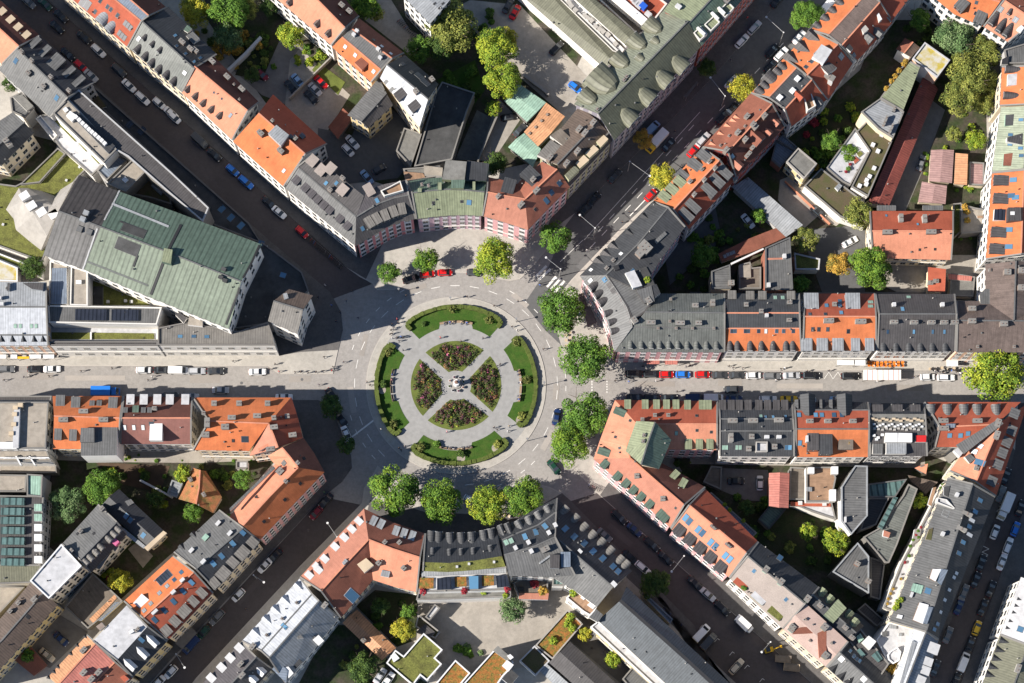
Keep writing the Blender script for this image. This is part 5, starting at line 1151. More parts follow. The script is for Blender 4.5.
H('brown shingle cross wing with white chimneys, near the right edge','w_white',
 [R(16,985.5,264,985.5,306),R(20,1016,261,1014,321),R(16,1050,262,1050,322)],['brownshingle','brownshingle'],feats=[CH('52',[920,272,1003,365,1005,262],1.3,1.6,1.7,'chim'),CH('52',[1000,572],1.8,1.1,1.6,'chimw'),CH('52',[820,255],.6,.6,.5,'chimw')])
H('orange roof with dark shed dormers at the right edge, above the brown cross wing','w_white',
 [R(16,992,173,986,259),R(20,1024,170,1021,254),R(16,1056,170,1053,252)],['tileo','tiler'],side='LR',feats=[D('shed','51',[887,403,885,512],2.4,3.6,'mcharcoal'),D('shed','52',[872,30,862,130],2.4,3.6,'mcharcoal'),SK('51',[962,395,975,500,950,490],1.3,1.9,'skyblue'),SK('52',[935,10,935,112],1.3,2,'skyblue'),BX('51',[850,570,925,572,920,640,845,635],.6,'panel','white'),BX('51',[932,560,1010,560,1010,640,930,640],1.6,'mcharcoal','mcharcoal'),BX('51',[945,585,970,585,970,605,945,605],2,'white')])
H('pale green roofed house with dark roof terraces at the right edge','w_white',
 [R(16,1001,107.5,992,172.5),R(19,1030,106,1024,169),R(16,1060,106,1056,169)],['mgreenpale','mgreenpale'],side='R',feats=[BX('51',[915,5,980,0,978,68,912,70],.3,'flatd','mgreenm'),BX('51',[905,240,970,232,965,312,900,310],.3,'tileb','mgreenm'),BX('51',[925,140,1015,115,1015,185,925,165],1,'mcharcoal'),SK('51',[945,125,942,182,1008,35,1005,205,1010,250],.9,1.3,'skyblue')])
H('orange house with a roof terrace between two dark round dormers, right edge','w_cream',
 [R(16,1002,67,1000,105.5),R(19.5,1030,66,1028,104),R(16,1060,66,1058,104)],['tileo','tiler'],side='LR',feats=[D('barrel','50',[960,417,950,573],2,4,'mcharcoal'),BX('50',[930,445,1000,440,998,510,928,512],.4,'flatw','white')])
H('orange roof with grey dormers at the top right, over a white terraced back','w_white',
 [R(15,925,-10,954,14,982.5,26.5),R(19,945,-28,972,-6,1000,2),R(19,960,-40,985,-20,1010,-12)],['tileo','tileo'],feats=[D('shed','50',[650,32,762,108],2.6,3,'mg'),SK('50',[735,80,740,15],.8,1,'glass')])
H('orange roof with three long dark round dormers in the top right corner','w_white',
 [R(16,983.5,26.5,1008,42),R(20,1004,0,1034,20),R(16,1020,-20,1055,4)],['tilep','tileb'],side='LR',feats=[D('barrel','50',[850,108,895,148,935,175],1.9,4.2,'mcharcoal'),SK('50',[885,55,975,118],1.4,1.6,'ml'),D('barrel','50',[940,72],1,1.6,'mcharcoal'),BX('50',[985,170,1010,150,1030,165,1010,190],1,'white')])
poly_block('grey link roof below the top right orange corner','w_grey',14,[1004,50,1024,44,1050,50,1050,64,1006,64],'mg',name='link_building',win=99,feats=[BX('50',[895,355,935,335,930,385,890,385],.8,'dark')])
H('long narrow maroon shed roof with a lighter end, upper right courtyard','w_white',
 [R(5,925,72,868,203),R(5.6,931,80,878,204),R(4.6,938,89,889,206)],['mmaroon','mmaroon'],cat='shed',name='long_shed',caps=False,win=99)
H('light green-grey wedge of metal roof in the upper right courtyard','w_white',
 [R(12,910,62,881,98),R(12.5,920,67,903,111)],['mg' if 0 else 'mgreen'],cat='building',name='wedge_roof_house',win=99,side='LR')
poly_block('light grey metal roof with a long shadowing pipe below the green wedge roof','w_cream',11.5,[861,112,880,98.5,904,112,893,138.5,878,129],'ml',name='courtyard_house',win=99,feats=[CH('51',[190,48,225,95],2.6,.5,1.5,'chim'),CH('50',[245,660],1.4,.6,1,'mdd')])
poly_block('white flat roof patched with yellow moss','w_peach',11,[924.5,42.5,950,60.5,937,78,912,59],'moss',name='courtyard_house',win=99,rim='flatw')
H('dark red low roof beside the mossy white roof','w_white',[R(8,905,38,896,49),R(9,913,42,904,53),R(8,920,47.5,911,57)],['tileb','mbrown'],cat='building',name='courtyard_house',win=99)
poly_block('planted balcony strip beside the green wedge roof','w_white',10,[880,98,906,61,911,64,883,100],'sedumo',name='terrace_building',win=99,feats=[CH('50',[250,410,245,455,275,365,160,510,215,480,310,370],1.4,1.2,.9,'leafrust',name='roof_plant')])
poly_block('brown planted roof above the yellow walled garden, upper right','w_white',6,[804,186,821,168.5,864,202,866,226,840,217],'sedumd',name='garden_roof',cat='building',win=99,feats=[BX('41',[905,440,930,415,950,430,925,462],.9,'ml','white')])
poly_block('L-shaped planted roof with eight small white domes','w_white',8,[856,132,868,120,893,139,868,197,851,187,869,151],'sedumd',name='garden_roof',cat='building',win=99,feats=[CH('51',[172,127,118,187,148,225,125,327,98,377,78,423,38,433,80,400],1,1,.7,'white',name='rooflight')])
poly_block('white framed roof garden with planting beds','w_white',6,[826,168,855,128,870,150,850,186,842,182],'flatw',name='garden_roof',cat='building',win=99,feats=[CH('41',[995,305,970,350],.8,.7,.8,'red',name='roof_plant'),CH('41',[1005,270,985,330],1.2,1,.8,'leafmid',name='roof_plant'),BX('51',[20,235,45,220,62,238,35,260],.4,'sedum'),BX('51',[0,270,15,255,40,275,10,300],.4,'tiler')])
poly_block('small grey concrete roof with a yellow wall in the upper right courtyard','w_yellow',9,[786,162,798,148,817,164,804,179],'flatg',name='courtyard_house',cat='building',win=3,rim='concrete_l')
poly_block('blue-grey metal shed roof beside the yellow walled house','w_brick',5,[771,160,776,141,795,151,780,168],'mblue',name='shed',cat='shed',rim='mg',win=99)
poly_block('blue-grey narrow link shed reaching back to the red houses','w_white',5.5,[776,140,783,135,797,147,794,151],'mblue',name='shed',cat='shed',rim='mg',win=99)
H('long light metal roof strip running across the upper right yards','w_grey',[R(4.5,732,187,786,237),R(5.5,748,177,803,225)],['ml'],cat='shed',name='long_shed',caps=False,win=99)
H('reddish gravel roof with a planted edge behind the eastern street','w_white',[R(4,722,262,757,250,786,237),R(4.1,718,254,748,239,776,228)],['tiler' if 0 else 'tileb'],cat='building',name='garden_roof',win=99,caps=False,feats=[BX('42',[280,210,475,120,480,128,285,220],.5,'white')]+[SK('42',[245,170,263,160,282,153,298,146],.8,1,'ml')])
poly_block('small grey metal roof at the end of the reddish gravel roof','w_cream',9,[711,271.5,730,264.5,731,289,711.5,289],'mg',name='courtyard_house',cat='building',rim='mg',win=99,feats=[CH('42',[290,335],1.2,1.4,1.4,'chim')])
poly_block('grey metal roofed yard house with white chimneys behind the eastern street','w_brick',10.5,[765,248,790,237,793,290,765,290],'mg',name='courtyard_house',cat='building',rim='mg',win=99,uvrot=1,feats=[CH('42',[600,175,505,348],1.6,1.2,1.5,'white'),BX('42',[490,180,600,178,600,188,490,192],.15,'tilek')])
poly_block('slatted concrete yard roof between the two small grey roofs','w_concrete',6,[739,265,750,262,752,268,761,267,761,289,739,289],'woodgrey',name='yard_roof',cat='building',win=99,feats=[BX('42',[330,225,400,222,402,295,332,295],.6,'flat')])
poly_block('small trapezoid planted roof with a white rim behind the orange and charcoal roofs','w_white',5,[794,253,820,259,819,270,795,270],'sedum',name='garden_roof',cat='building',rim='flatw',win=99)
H('broad red hipped roof standing free in the right-hand courtyards','w_cream',
 [R(9,870,211,953,211),R(12.5,871,231,953,231),R(9,873,258,951,260)],['tiler','tilep'],side='LR',name='courtyard_house',feats=[CH('51',[282,633,424,637],1,2,1.8,'chimw'),CH('52',[203,30,465,28],2.4,1,1.2,'mg'),SK('52',[400,130,492,127],.6,.7,'dark','dark'),SK('51',[200,610,388,662],.6,.8,'skyblue'),BX('51',[145,548,258,548,258,578,145,578],-.6,'mg'),BX('51',[418,548,540,548,540,576,418,576],-.6,'mg')])
H('small orange annex roof below the broad red hipped roof','w_cream',[R(6,928,267,928,292),R(7,946,269,945,292)],['tiler'],cat='building',name='annex',win=99,feats=[CH('52',[495,322,462,332],.9,1.2,.8,'chimw')])
poly_block('pale lean-to with a red awning in the yard below the broad red roof','w_cream',3.5,[951,273,975,277,973,297,949,296],'flatg',name='shed',cat='shed',win=99,feats=[BX('52',[570,275,715,290,710,318,575,308],.6,'mpink')])
PK='pink metal sheds of the right-hand courtyards'
H('upper pink metal shed beside the tall trees, right-hand courtyards','w_cream',[R(4,931,150,929,181),R(4.6,943,149.5,940,182),R(4.2,954,150,952,183)],['mpinkpale','mpinkpale'],cat='shed',name='shed',caps=False,win=99,group=PK)
H('lower pink metal shed touching the broad red roof','w_cream',[R(4,922,181.5,918,202),R(4.6,935,184,932,203),R(4.2,947,185.7,945.5,204)],['mpinkpale','mpinkpale'],cat='shed',name='shed',caps=False,win=99,group=PK,feats=[])
H('narrow orange shed roof beside the upper pink shed','w_cream',[R(4,955.5,153,954,184),R(4.6,968,154,967,185)],['morange'],cat='shed',name='shed',win=99)
poly_block('pinkish paved terrace roof beside the narrow orange shed','w_cream',3,[969,162,984,163,984,186,969,185],'mpinkpale',name='terrace_building',cat='building',win=99)
poly_block('planted yard wall with orange flowers near the right edge','w_yellow',3,[953,204,961,203,961,232,952,240],'sedum',name='garden_terrace',cat='terrace',win=99)
poly_block('light terrace with garden furniture beside the orange flower bed','w_concrete',5,[961,204,975,208,988,210,987,232,961,234],'flat',name='garden_terrace',cat='terrace',win=99,feats=[CH('51',[680,590,668,560,685,640],1.6,1.3,.7,'orange',name='roof_plant'),BX('51',[745,610,790,610,790,625,745,625],.7,'wood',name='garden_table')])
# ------------------------------------------------------------------ north-east street, right side
H('orange roof with green and grey shed dormers next to the dark corner house','w_white',
 [R(16,653,201.5,702,147.5),R(20,673.5,209.5,719.5,160),R(15,688.5,230,735,180)],['tileo','tiler'],side='LR',group=NEG,feats=[D('shed','31',[910,500,955,457,1000,412],2,3,'mgreen'),D('shed','41',[65,310,118,257],2.2,3.4,'mg'),D('shed','41',[-10,372],2,3,'mg'),D('shed','41',[145,462,195,407,240,357],1.9,4,'mg'),D('shed','41',[50,560,10,612],1.9,4,'mg'),CH('41',[35,410,150,290,60,487,185,330,120,400,985,0],1,.8,1.2,'chimw'),CH('41',[105,335],.8,.8,.8,'mg')])
H('brown slope with a nearly black rear slope and small red gables, north-east street','w_red',
 [R(16.5,702.5,147,751,93),R(21,728,151.5,772,103.5),R(16,736,177,785,127)],['tileb','mdd' if 0 else 'tilex'],side='LR',group=NEG,feats=[D('tri','41',[175,180,225,118,265,70,300,40,320,20],1.6,1.8,'tilep'),D('gable','41',[322,305],2,2.4,'tilek'),D('gable','41',[430,140],3.6,3.6,'tileb'),D('gable','41',[505,108,550,50],1.6,1.8,'tilek'),CH('41',[365,160,320,118,375,22,412,70,480,18,235,245,425,85],1.3,1,1.6,'chim'),CH('41',[383,248,415,200],2,.8,.9,'tilek'),SK('41',[290,253],1,1.4,'skyblue'),CH('41',[270,133,218,190,365,75],.5,.5,.4,'chimw')])
H('orange slope with five dark round dormers and a grey flat top, north-east street','w_white',
 [R(17,751,93,784,58),R(20.5,768.5,97.5,796.5,67.5),R(21,785,109,812,79.5),R(15,791,127,827,99.5)],['tileo','md','tiler'],side='LR',group=NEG,feats=[D('barrel','40',[458,548,487,517],2,2.6,'mcharcoal'),D('barrel','40',[520,472],4,3.4,'mcharcoal'),D('barrel','40',[565,435,593,403],2,2.6,'mcharcoal'),CH('40',[680,475,650,547,573,588],1.3,1.3,.8,'white',name='rooflight'),TR('40',[715,590,760,560,790,640,740,670],'wood'),D('gable','40',[800,612],2,2.6,'mg'),D('gable','40',[690,580],1.6,2,'tiler')])
H('orange roof with three pointed dark dormers and a large white framed rooflight, north-east street','w_white',
 [R(17,784,58,811,30),R(21,806,76,838,44),R(15,828,100,853,63)],['tileo','tiler'],side='LR',group=NEG,feats=[D('gable','40',[772,218,712,285,645,350],2.8,3.2,'mcharcoal'),BX('40',[770,340,825,265,890,300,835,385],1.6,'flatw','white'),SK('40',[800,322,822,335,810,345,832,300,848,312,845,352],1.5,1.6,'glass','frame'),BX('40',[820,400,870,370,918,405,865,445],1.2,'mcharcoal'),SK('40',[765,370,732,402],1,1.2,'glass'),CH('40',[870,470],1.4,2.6,1.6,'chim'),SK('40',[942,338],1.6,2,'ml'),BX('40',[870,450,895,455,890,500,865,490],1.4,'flatw')])
H('orange roof with small round dormers and a wide brown-grey flat top, north-east street','w_white',
 [R(17,811,30,850,-13),R(20.5,828,35,868,-8),R(21,841.5,45.5,880,2),R(15,857,61,893,22)],['tileo','brownshingle','tiler'],side='LR',group=NEG,feats=[D('barrel','40',[805,157,852,112,895,65,938,17],1.8,2.4,'mcharcoal'),BX('40',[945,265,975,240,1015,290,1000,310],.3,'dark','white'),SK('50',[2,335],1.5,1.5,'skyblue'),BX('50',[45,170,75,150,95,175,65,200],.8,'chimw'),D('gable','50',[90,225,145,195],2,2.6,'mg')])
H('orange roof at the top edge with a white party wall, north-east street','w_white',
 [R(17,850,-13,880,-48),R(20.5,866,-6,896,-40),R(16,891,22,920,-16)],['tileo','tiler'],side='L',group=NEG,feats=[BX('50',[115,35,130,30,175,115,160,125],1,'white')])
# ------------------------------------------------------------------ east street, south side
H('large salmon roofed corner house with green dormers between the eastern and south-east streets','w_pink',
 [R(16,717,401,667,400.5,615,400,600,440,593.5,459,632,493,670.5,528),R(20,717,424,676,424,637,424,627,446,630,458,655,480,684,505),R(16,717,450,690,450,668,449.5,655,452,660,462,684,475,705,487)],
 [['tiler','tiler','tilep','tilep','tilek','tilek'],['tilep','tilep','tilep','tilex','tilex','tilex']],side='LR',group='houses round the square',
 feats=[D('box','33',[687,377,792,377,860,377,920,377,977,377],1.4,2.2,'mgreen'),D('box','43',[20,380,108,380,145,380],1.4,2.2,'mgreen'),D('box','34',[550,50,627,122,677,165,722,205,767,245,818,290,885,350,908,374],1.5,2,'mgreend'),D('box','33',[640,422,545,662],1.6,2.8,'mgreend'),D('box','43',[25,615,90,615,153,615],1.5,2.4,'mgreen'),D('box','34',[970,115,1020,165],1.4,2.2,'mgreen'),SK('43',[75,443,77,530,163,540],.7,.8,'dark'),SK('33',[703,472,615,570,640,636],.7,.8,'dark'),SK('33',[980,547],.8,1.2,'mgreenm'),CH('34',[742,122,898,258],1.1,1.1,.8,'mgreend'),CH('33',[775,468,850,442,930,442],.8,.8,.9,'tiler'),SK('34',[975,312],.6,.6,'dark')])
H('green metal tower roof rising from the corner of the large salmon roof','w_cream',
 [R(21,636,421,625.5,451,640.5,464),R(24.5,655,422,648,442,641,464.5),R(21,656,422.5,671.5,440,659,469)],['mgreen','mgreend'],cat='tower roof',name='tower',feats=[CH('33',[780,598,785,562],.7,.7,.9,'dark')])
H('dark metal roof with eight small boxy dormers, south side of the eastern street','w_white',
 [R(16,719,402,792,402),R(19.5,720,419,793,419),R(20.3,720,431,794,431),R(16.5,720,456,794,456.5)],['md','md','md'],side='LR',group=ES,feats=[D('box','43',[230,382,282,382,330,382,383,382,447,382,500,382,553,382,602,382],1.5,2.4,'mcharcoal'),CH('43',[290,475,412,475,567,472],2.2,1,1.2,'chimw'),CH('43',[278,580],1,2,2,'chimw'),CH('43',[495,572,568,572],1.6,1.1,1.2,'white'),TR('43',[430,600,500,600,500,660,430,662],'flatw',.7,'chimw'),SK('43',[237,632,255,632,317,632,337,632,462,447],.8,1.3,'mgreenm'),SK('43',[615,632,635,632],1,1.4,'skyblue'),SK('43',[490,450,535,450,610,447],.7,1,'skyblue'),CH('43',[403,572,385,645,540,632],1.2,1.2,1.2,'mcharcoal')])
H('orange roof with two big grey gable dormers, south side of the eastern street','w_white',
 [R(16,794,402,868,402),R(18.5,795,410,869,410),R(21,796,429,869,429),R(15.5,796,457,868.5,457)],['md','tiler','tileo'],side='LR',group=ES,feats=[D('gable','43',[740,382,960,382],3.6,5,'md'),D('gable','43',[682,378,825,378,887,378],1.4,2.2,'md'),SK('43',[690,438,790,438,827,438,900,438,947,438],1.1,1.4,'skyblue','mcharcoal'),CH('43',[752,478,860,478,1010,478],1.6,.9,1.1,'chimw'),D('shed','43',[770,602],2.6,4.2,'mcharcoal'),D('shed','43',[845,617],3,5,'md'),SK('43',[845,617],1.6,1.6,'white'),BX('43',[930,555,1015,555,1015,645,925,645],.5,'woodgrey','mcharcoal'),CH('43',[965,615,985,610,1000,625],1,.8,1.2,'orange',name='roof_plant'),CH('43',[735,585],.8,2.2,1.6,'white'),SK('43',[695,605],1,1.6,'skyblue')])
H('stepped dark roof covered with white terrace furniture and two white awnings, eastern street','w_grey',
 [R(16,870,403,924,403),R(19,870,414,925,414),R(19.1,870,430,926,430),R(17,870,456,927,456)],['mdd','flatg','mcharcoal'],side='LR',group=ES,caps=False,feats=[D('box','53',[145,400,262,400,370,400],2.4,1.6,'mcharcoal'),BX('53',[195,545,268,545,268,600,193,600],1.5,'white',name='awning'),BX('53',[272,545,355,547,355,600,270,600],1.5,'white',name='awning'),BX('53',[200,605,320,605,320,670,200,670],1.4,'ml'),SK('53',[255,628],1.4,1.4,'glass'),BX('53',[120,610,180,610,178,670,118,670],.8,'mg'),BX('53',[375,560,440,560,438,600,375,600],.6,'red'),
  CH('53',sum([[125+18*i,495+7*((i*5)%3)] for i in range(17)],[]),.6,.45,.5,'white',name='terrace_chair'),CH('53',sum([[118+21*i,462+6*((i*7)%3)] for i in range(15)],[]),.8,.5,.5,'tan',name='terrace_table'),CH('53',sum([[128+24*i,520+4*((i*7)%3)] for i in range(12)],[]),.6,.5,.5,'chimw',name='terrace_chair'),CH('53',[125,562,150,575,175,558,140,585],.7,.6,.5,'white',name='terrace_chair')])
H('orange roofed corner house with grey round dormers and a deep metal valley, right edge','w_white',
 [R(16,924.5,402,1021,402),R(20,940,427,996,424.5),R(16,935,447,962,447)],['tiler','tiler'],side='L',group=ES,feats=[D('barrel','53',[468,412,567,412,667,412,747,412,860,412],2.4,3,'mg'),CH('53',[538,477,742,477],2.2,1,1.2,'mg'),SK('53',[580,560,645,560,690,548],1.2,1.4,'skyblue'),BX('53',[560,490,615,490,612,513,558,513],.6,'mblue','ml'),CH('53',[540,520],2.4,1,1,'chim')])
WG85=H('orange diagonal wing with six pale shed dormers along the right-hand street','w_cream',
 [R(16,1028,403,1012,450,996,496),R(20.5,1001,422,988,452,976,482),R([17,17,17],978,432,965,450,950,471)],['tiler','tilep'],side='R',feats=[D('shed','53',[965,430,948,532,920,602,893,667],2.2,2.2,'mg'),D('shed','54',[867,52,830,152],2.2,2.2,'mg'),CH('53',[853,475,858,562],2,1.2,1.2,'chim'),SK('53',[765,625,730,658],1.4,1.6,'white'),SK('54',[762,40],1.6,3,'skyblue'),BX('54',[670,5,700,-15,735,15,700,45],1,'mg'),CH('54',[738,75],1,1,.8,'mgreenm'),BX('53',[605,650,635,630,665,660,640,690],1.4,'flatw')])
H('','w_concrete',[R([21.2,19.6],999,418.5,956,445),R([21.2,19.6],1003.5,423.5,964,454)],['mg'],into=WG85['root'],caps=False,win=99)
H('long grey roof with blue skylights and cream roof terraces, right-hand street','w_cream',
 [R(19,995,497,966.5,568.5,938.5,639),R(23,972.5,484,949,558,926,631.5),R(21,948,478,919,549,889.5,621)],['mdd','mg'],side='LR',
 feats=[SK('54',[762,265,733,333,697,423,660,517,635,583],1.1,1.7,'skyblue'),SK('54',[712,385,698,472],1,2,'white'),CH('54',[682,350,648,440],.8,2.4,1,'chimw'),SK('55',[577,125,550,185,525,258,605,50,620,25],.9,1.2,'white'),SK('55',[507,330,487,362],1,1.5,'skyblue'),BX('55',[478,0,530,0,495,75,460,55],.7,'concrete_l' if 0 else 'white','wood',name='terrace_deck'),BX('55',[400,200,455,215,420,330,360,305],.7,'white','wood',name='terrace_deck'),BX('55',[455,225,482,230,445,330,422,322],.9,'mblue','skyblue'),BX('55',[530,0,570,5,530,95,510,75],.9,'mblue','skyblue'),BX('55',[360,85,425,100,408,150,345,130],.5,'mgreenm','mg',name='roof_pool'),SK('55',[450,132],1.6,1.6,'skyblue'),BX('55',[490,620,520,565,0,0,0,0] if 0 else [270,272,300,278,292,300,262,292],.5,'white'),
  BX('54',[545,185,582,178,570,245,545,235],.4,'flatd','flatw'),CH('54',[620,235,535,470],1.3,1.1,1.6,'white'),TR('54',[505,250,560,262,610,315,600,320,500,280],'flatw',.5),BX('54',[455,440,480,430,470,505,435,500],.3,'sedumd','tan'),SK('54',[555,345],1.6,1.6,'mg','ml'),CH('55',[350,155],1.8,.8,.8,'white')]+[CH('55',[285,185,262,225,225,215,240,180],1.3,1.1,1,'leaflime',name='roof_plant')])
poly_block('planted balconies with coloured boxes on the courtyard side of the long grey roof','w_white',12,[945,480,950,483,907,575,893,612,883,608,900,565],'flatw',name='balcony_tower',cat='building',win=99,feats=[CH('54',[365,470,405,430,310,640],.7,.6,.8,'petalpink',name='balcony_plant'),CH('54',[350,500,375,445,390,490,340,540,335,600,500,180,510,160],.8,.7,.8,'leafmid',name='balcony_plant'),CH('55',[210,180,225,150,240,120,205,210,285,60],.7,.6,.8,'leafrust',name='balcony_plant'),BX('54',[480,190,500,185,470,300,450,290],.5,'wood','white'),BX('54',[370,440,410,430,400,500,350,540],.6,'w_concrete','white')])
H('white and blue metal roofed house with five white dormers at the lower right','w_white',
 [R(19,938.5,640.5,920,697),R(22.5,926,632,902,694),R(21,914,629,888,692)],['mblue','wmetal'],side='L',feats=[D('shed','55',[478,477],2.4,2.6,'chimwh'),D('shed','55',[448,557,432,610,405,667],1.8,2.0,'chimwh'),BX('55',[365,350,440,370,440,380,365,360],.6,'white'),BX('55',[355,430,385,440,300,690,280,685],.4,'ml')])
poly_block('white roof with round rooflights between the blue roof and the octagonal turret','w_white',15,[889,622,914,629,900,661,888,664,876,640],'flatw',name='white_roofed_house',cat='house',rim='white',win=99,feats=[BX('55',[220,330,262,325,262,360,215,355],.4,'ml'),BX('55',[275,385,295,385,295,402,272,402],.5,'ml'),BX('55',[175,375,205,375,205,405,172,405],.5,'mg')])
poly_block('octagonal white turret roof at the lower right','w_white',16,[890,651,897,647,901,652,899,661,893,664,888,660,887,655],'flatw',name='turret',cat='turret',rim='white',win=99)
H('orange roof with dark box dormers and paired skylights along the south-east street','w_pink',
 [R(16,671,529,729,577.5),R(20,689,505,746.5,553),R(16,705,488.5,758,541.5)],['tilep','tiler'],side='LR',feats=[D('box','E',[310,87,350,122,390,157,430,192,470,230],2.4,2.6,'mcharcoal'),SK('44',[10,370,32,393,85,440,110,462,160,517,187,542,248,597,275,620],1.2,2,'skyblue'),CH('44',[262,538,172,430],1.6,.5,1,'tiler')])
H('beige-grey roof with three sunken planted terraces along the south-east street','w_white',
 [R(16,729.5,578,782.5,628.5),R(20,747.5,556,805,603.5),R(17,758.5,542,819,587)],['beigeshingle','mdd'],side='LR',feats=[BX('45',[292,78,330,35,398,95,358,130],.25,'tiler','mgreen',name='roof_terrace'),BX('45',[398,160,430,125,505,185,468,220],.25,'flatw','mgreen',name='roof_terrace'),BX('45',[497,252,535,210,608,270,572,312],.25,'sedum','mgreen',name='roof_terrace'),CH('45',[490,5,580,80,738,180],1.2,1.6,1.2,'mgreenm'),SK('45',[420,12,612,183],.9,1.1,'skyblue','ml'),CH('45',[350,110,365,118],1,.8,.6,'leafmid',name='roof_plant'),SK('44',[582,600],1.4,1.8,'skyblue'),CH('45',[555,60],1,.6,.8,'mgreenm')])
H('pinkish stone roof with a sunken triangular court, south-east street','w_cream',
 [R(16,783,629,826,667),R(18.5,795,615,837,655),R(18.5,806.5,604,848,641.5)],['beigepink','beigepink'],side='R',caps=False,feats=[BX('45',[650,390,690,352,840,335,800,385],.15,'tileb','tilek'),BX('45',[800,385,855,360,855,495,812,535],.2,'tileb','tilek'),CH('45',[650,348,640,365],1.4,1,1,'mgreenm'),CH('45',[845,520,840,350],1.4,1.6,1.2,'mgreen'),CH('45',[730,302,755,430,885,445],.5,.5,.4,'chimw')])
H('nearly black roof strip with green dormers behind the pinkish stone roof','w_concrete',
 [R(17.5,806.5,604,848,641.5),R(18.5,813,595,856,633),R(15,820,587,864,626)],['mdd','mdd'],feats=[BX('45',[840,275,925,180,975,235,895,325],1.4,'mgreen','mgreend',name='dormer'),D('gable','45',[825,145,870,185,985,275,1020,325],1.6,2.2,'mgreen'),CH('45',[815,220,965,352,1005,412],1.3,.9,1.1,'chim')])
H('grey metal roof with shadow-coloured triangular dormers at the bottom right','w_cream',
 [R(16,827,667.5,880,716),R(19,840,653,895,703),R(16,849.5,642,904,692)],['mg','md'],side='L',feats=[D('tri','45',[905,590,955,635,1000,668],2.2,2.4,'dark'),D('tri','55',[30,700],2.2,2.4,'dark'),SK('45',[945,540],1.4,1.6,'white'),SK('55',[65,660],1.4,1.6,'white'),SK('45',[1020,520,998,492],.8,1.2,'skyblue'),SK('55',[5,525,22,540,40,552],.8,1.3,'skyblue')])
poly_block('dark roof deck with glass boxes and a white cube beside the octagonal turret','w_grey',16,[849,641.5,860,628,889,664,878,680],'mcharcoal',name='roof_deck',cat='house',win=99,feats=[BX('55',[55,440,95,400,140,435,100,485],1.8,'white'),BX('55',[20,405,45,385,65,420,35,445],.6,'mgreenm','mg'),BX('55',[110,520,145,490,178,540,150,560],.8,'glassgreen','mg'),BX('55',[20,490,40,475,75,515,55,530],.6,'glassgreen','mg')])
poly_block('pale terrace with plants at the bottom right beside the blue and white roofs','w_white',13,[878,681,889,664,899,664,903,672,893,700,880,700],'flatw',name='terrace_house',win=99,feats=[CH('55',[260,580,240,610,225,600],2,1.6,1,'leafrust',name='roof_plant'),BX('55',[215,575,262,580,250,635,205,610],.4,'sedum')])
# ------------------------------------------------------------------ south-eastern courtyards
H('pinkish red metal roof behind the south side of the eastern street','w_brick',[R(8,769,473,769,506),R(8.8,780,472.5,779,507.5),R(8,789.5,473,788.5,508)],['mpink','mpink'],cat='building',name='courtyard_house',caps=False,win=99)
poly_block('brown slatted roof beside the pinkish red metal roof','w_concrete',6,[790,467,806,468,805,500,789,500],'woodgrey',name='yard_roof',cat='building',win=99)
poly_block('wooden roof terrace with white parasols behind the eastern street','w_white',10,[806,467,832,467,836,478,831,502,806,502],'wood',name='roof_terrace_building',cat='building',win=99,feats=[BX('44',[745,68,782,68,782,105,745,105],1.9,'white',name='parasol'),BX('44',[885,62,925,62,925,108,885,108],1.9,'white',name='parasol'),BX('44',[875,200,912,200,912,270,875,270],1.9,'white',name='parasol'),BX('44',[733,185,768,187,768,212,733,210],.6,'ml',name='garden_table')])
poly_block('low white strip roof with red edge below the wooden roof terrace','w_white',6,[790,503,832,503,836,520,812,512],'flatw',name='link_building',win=99,feats=[BX('44',[640,275,880,285,880,305,640,300],.5,'tiler'),CH('44',[695,285,840,290],1.4,1.4,1,'white')])
poly_block('grey metal roof with a clipped corner behind the south side of the eastern street','w_white',12,[841,487,855,465.5,867.5,466,867.5,516,851,535,841,521],'mg',name='courtyard_house',cat='building',rim='ml',win=99,uvrot=0,feats=[BX('54',[0,300,45,300,40,330,0,330],-.2,'dark','dark',sink=0),CH('44',[965,385],2,.6,1.4,'white')])
poly_block('small dark green metal shed roof in the south-eastern courtyard','w_concrete',4,[758,519.5,771,503.5,786.5,509,769,529.5],'mgreend',name='shed',cat='shed',rim='md',win=99)
poly_block('grey shed roof under the salmon roofed corner house','w_concrete',4,[703,482,711,466,722,467,721,490],'woodgrey',name='shed',cat='shed',win=99)
poly_block('narrow courtyard gallery with planters behind the orange roof of the south-east street','w_grey',9,[711,492,757,533,752,538,706,498],'mblue',name='gallery',cat='building',win=99,feats=[CH('44',[243,293,273,325,355,390],1,.8,.9,'leaflime',name='balcony_plant')])
poly_block('turquoise glass roof in the south-eastern courtyard','w_grey',8,[868,484,907,479,895,497.5,868,497.5],'glassgreen',name='glass_roof_hall',cat='hall',rim='mg',win=99)
poly_block('dark shaded roof below the turquoise glass roof','w_grey',7.5,[868,498,889,498,876,525,860,531],'mdd',name='hall',cat='hall',win=99)
poly_block('grey-green metal roof with a zigzag outline in the south-eastern courtyard','w_concrete',9.5,[908,484,917.5,489,897,545,889,563,885,563,863,537,879,528,903,495],'mgreyg',name='hall',cat='hall',win=99,feats=[BX('54',[185,445,225,460,215,490,180,480],1.6,'tilek','white'),BX('54',[150,425,245,245,270,250,175,440],1.1,'glassgreen','mg')])
poly_block('grey diamond-shaped metal roof in the south-eastern courtyard','w_concrete',11,[857.5,542.5,869,556.5,869,594,832,572],'mg',name='courtyard_house',cat='building',rim='ml',win=99,feats=[CH('54',[20,650,0,0][:2],1.2,1,2,'pot'),CH('55',[88,75],1.2,1,1.6,'chim')])
poly_block('dark low roofs beside the diamond-shaped roof','w_concrete',5,[870,557,885,562,880,600,870,597],'mcharcoal',name='shed',cat='shed',win=99)
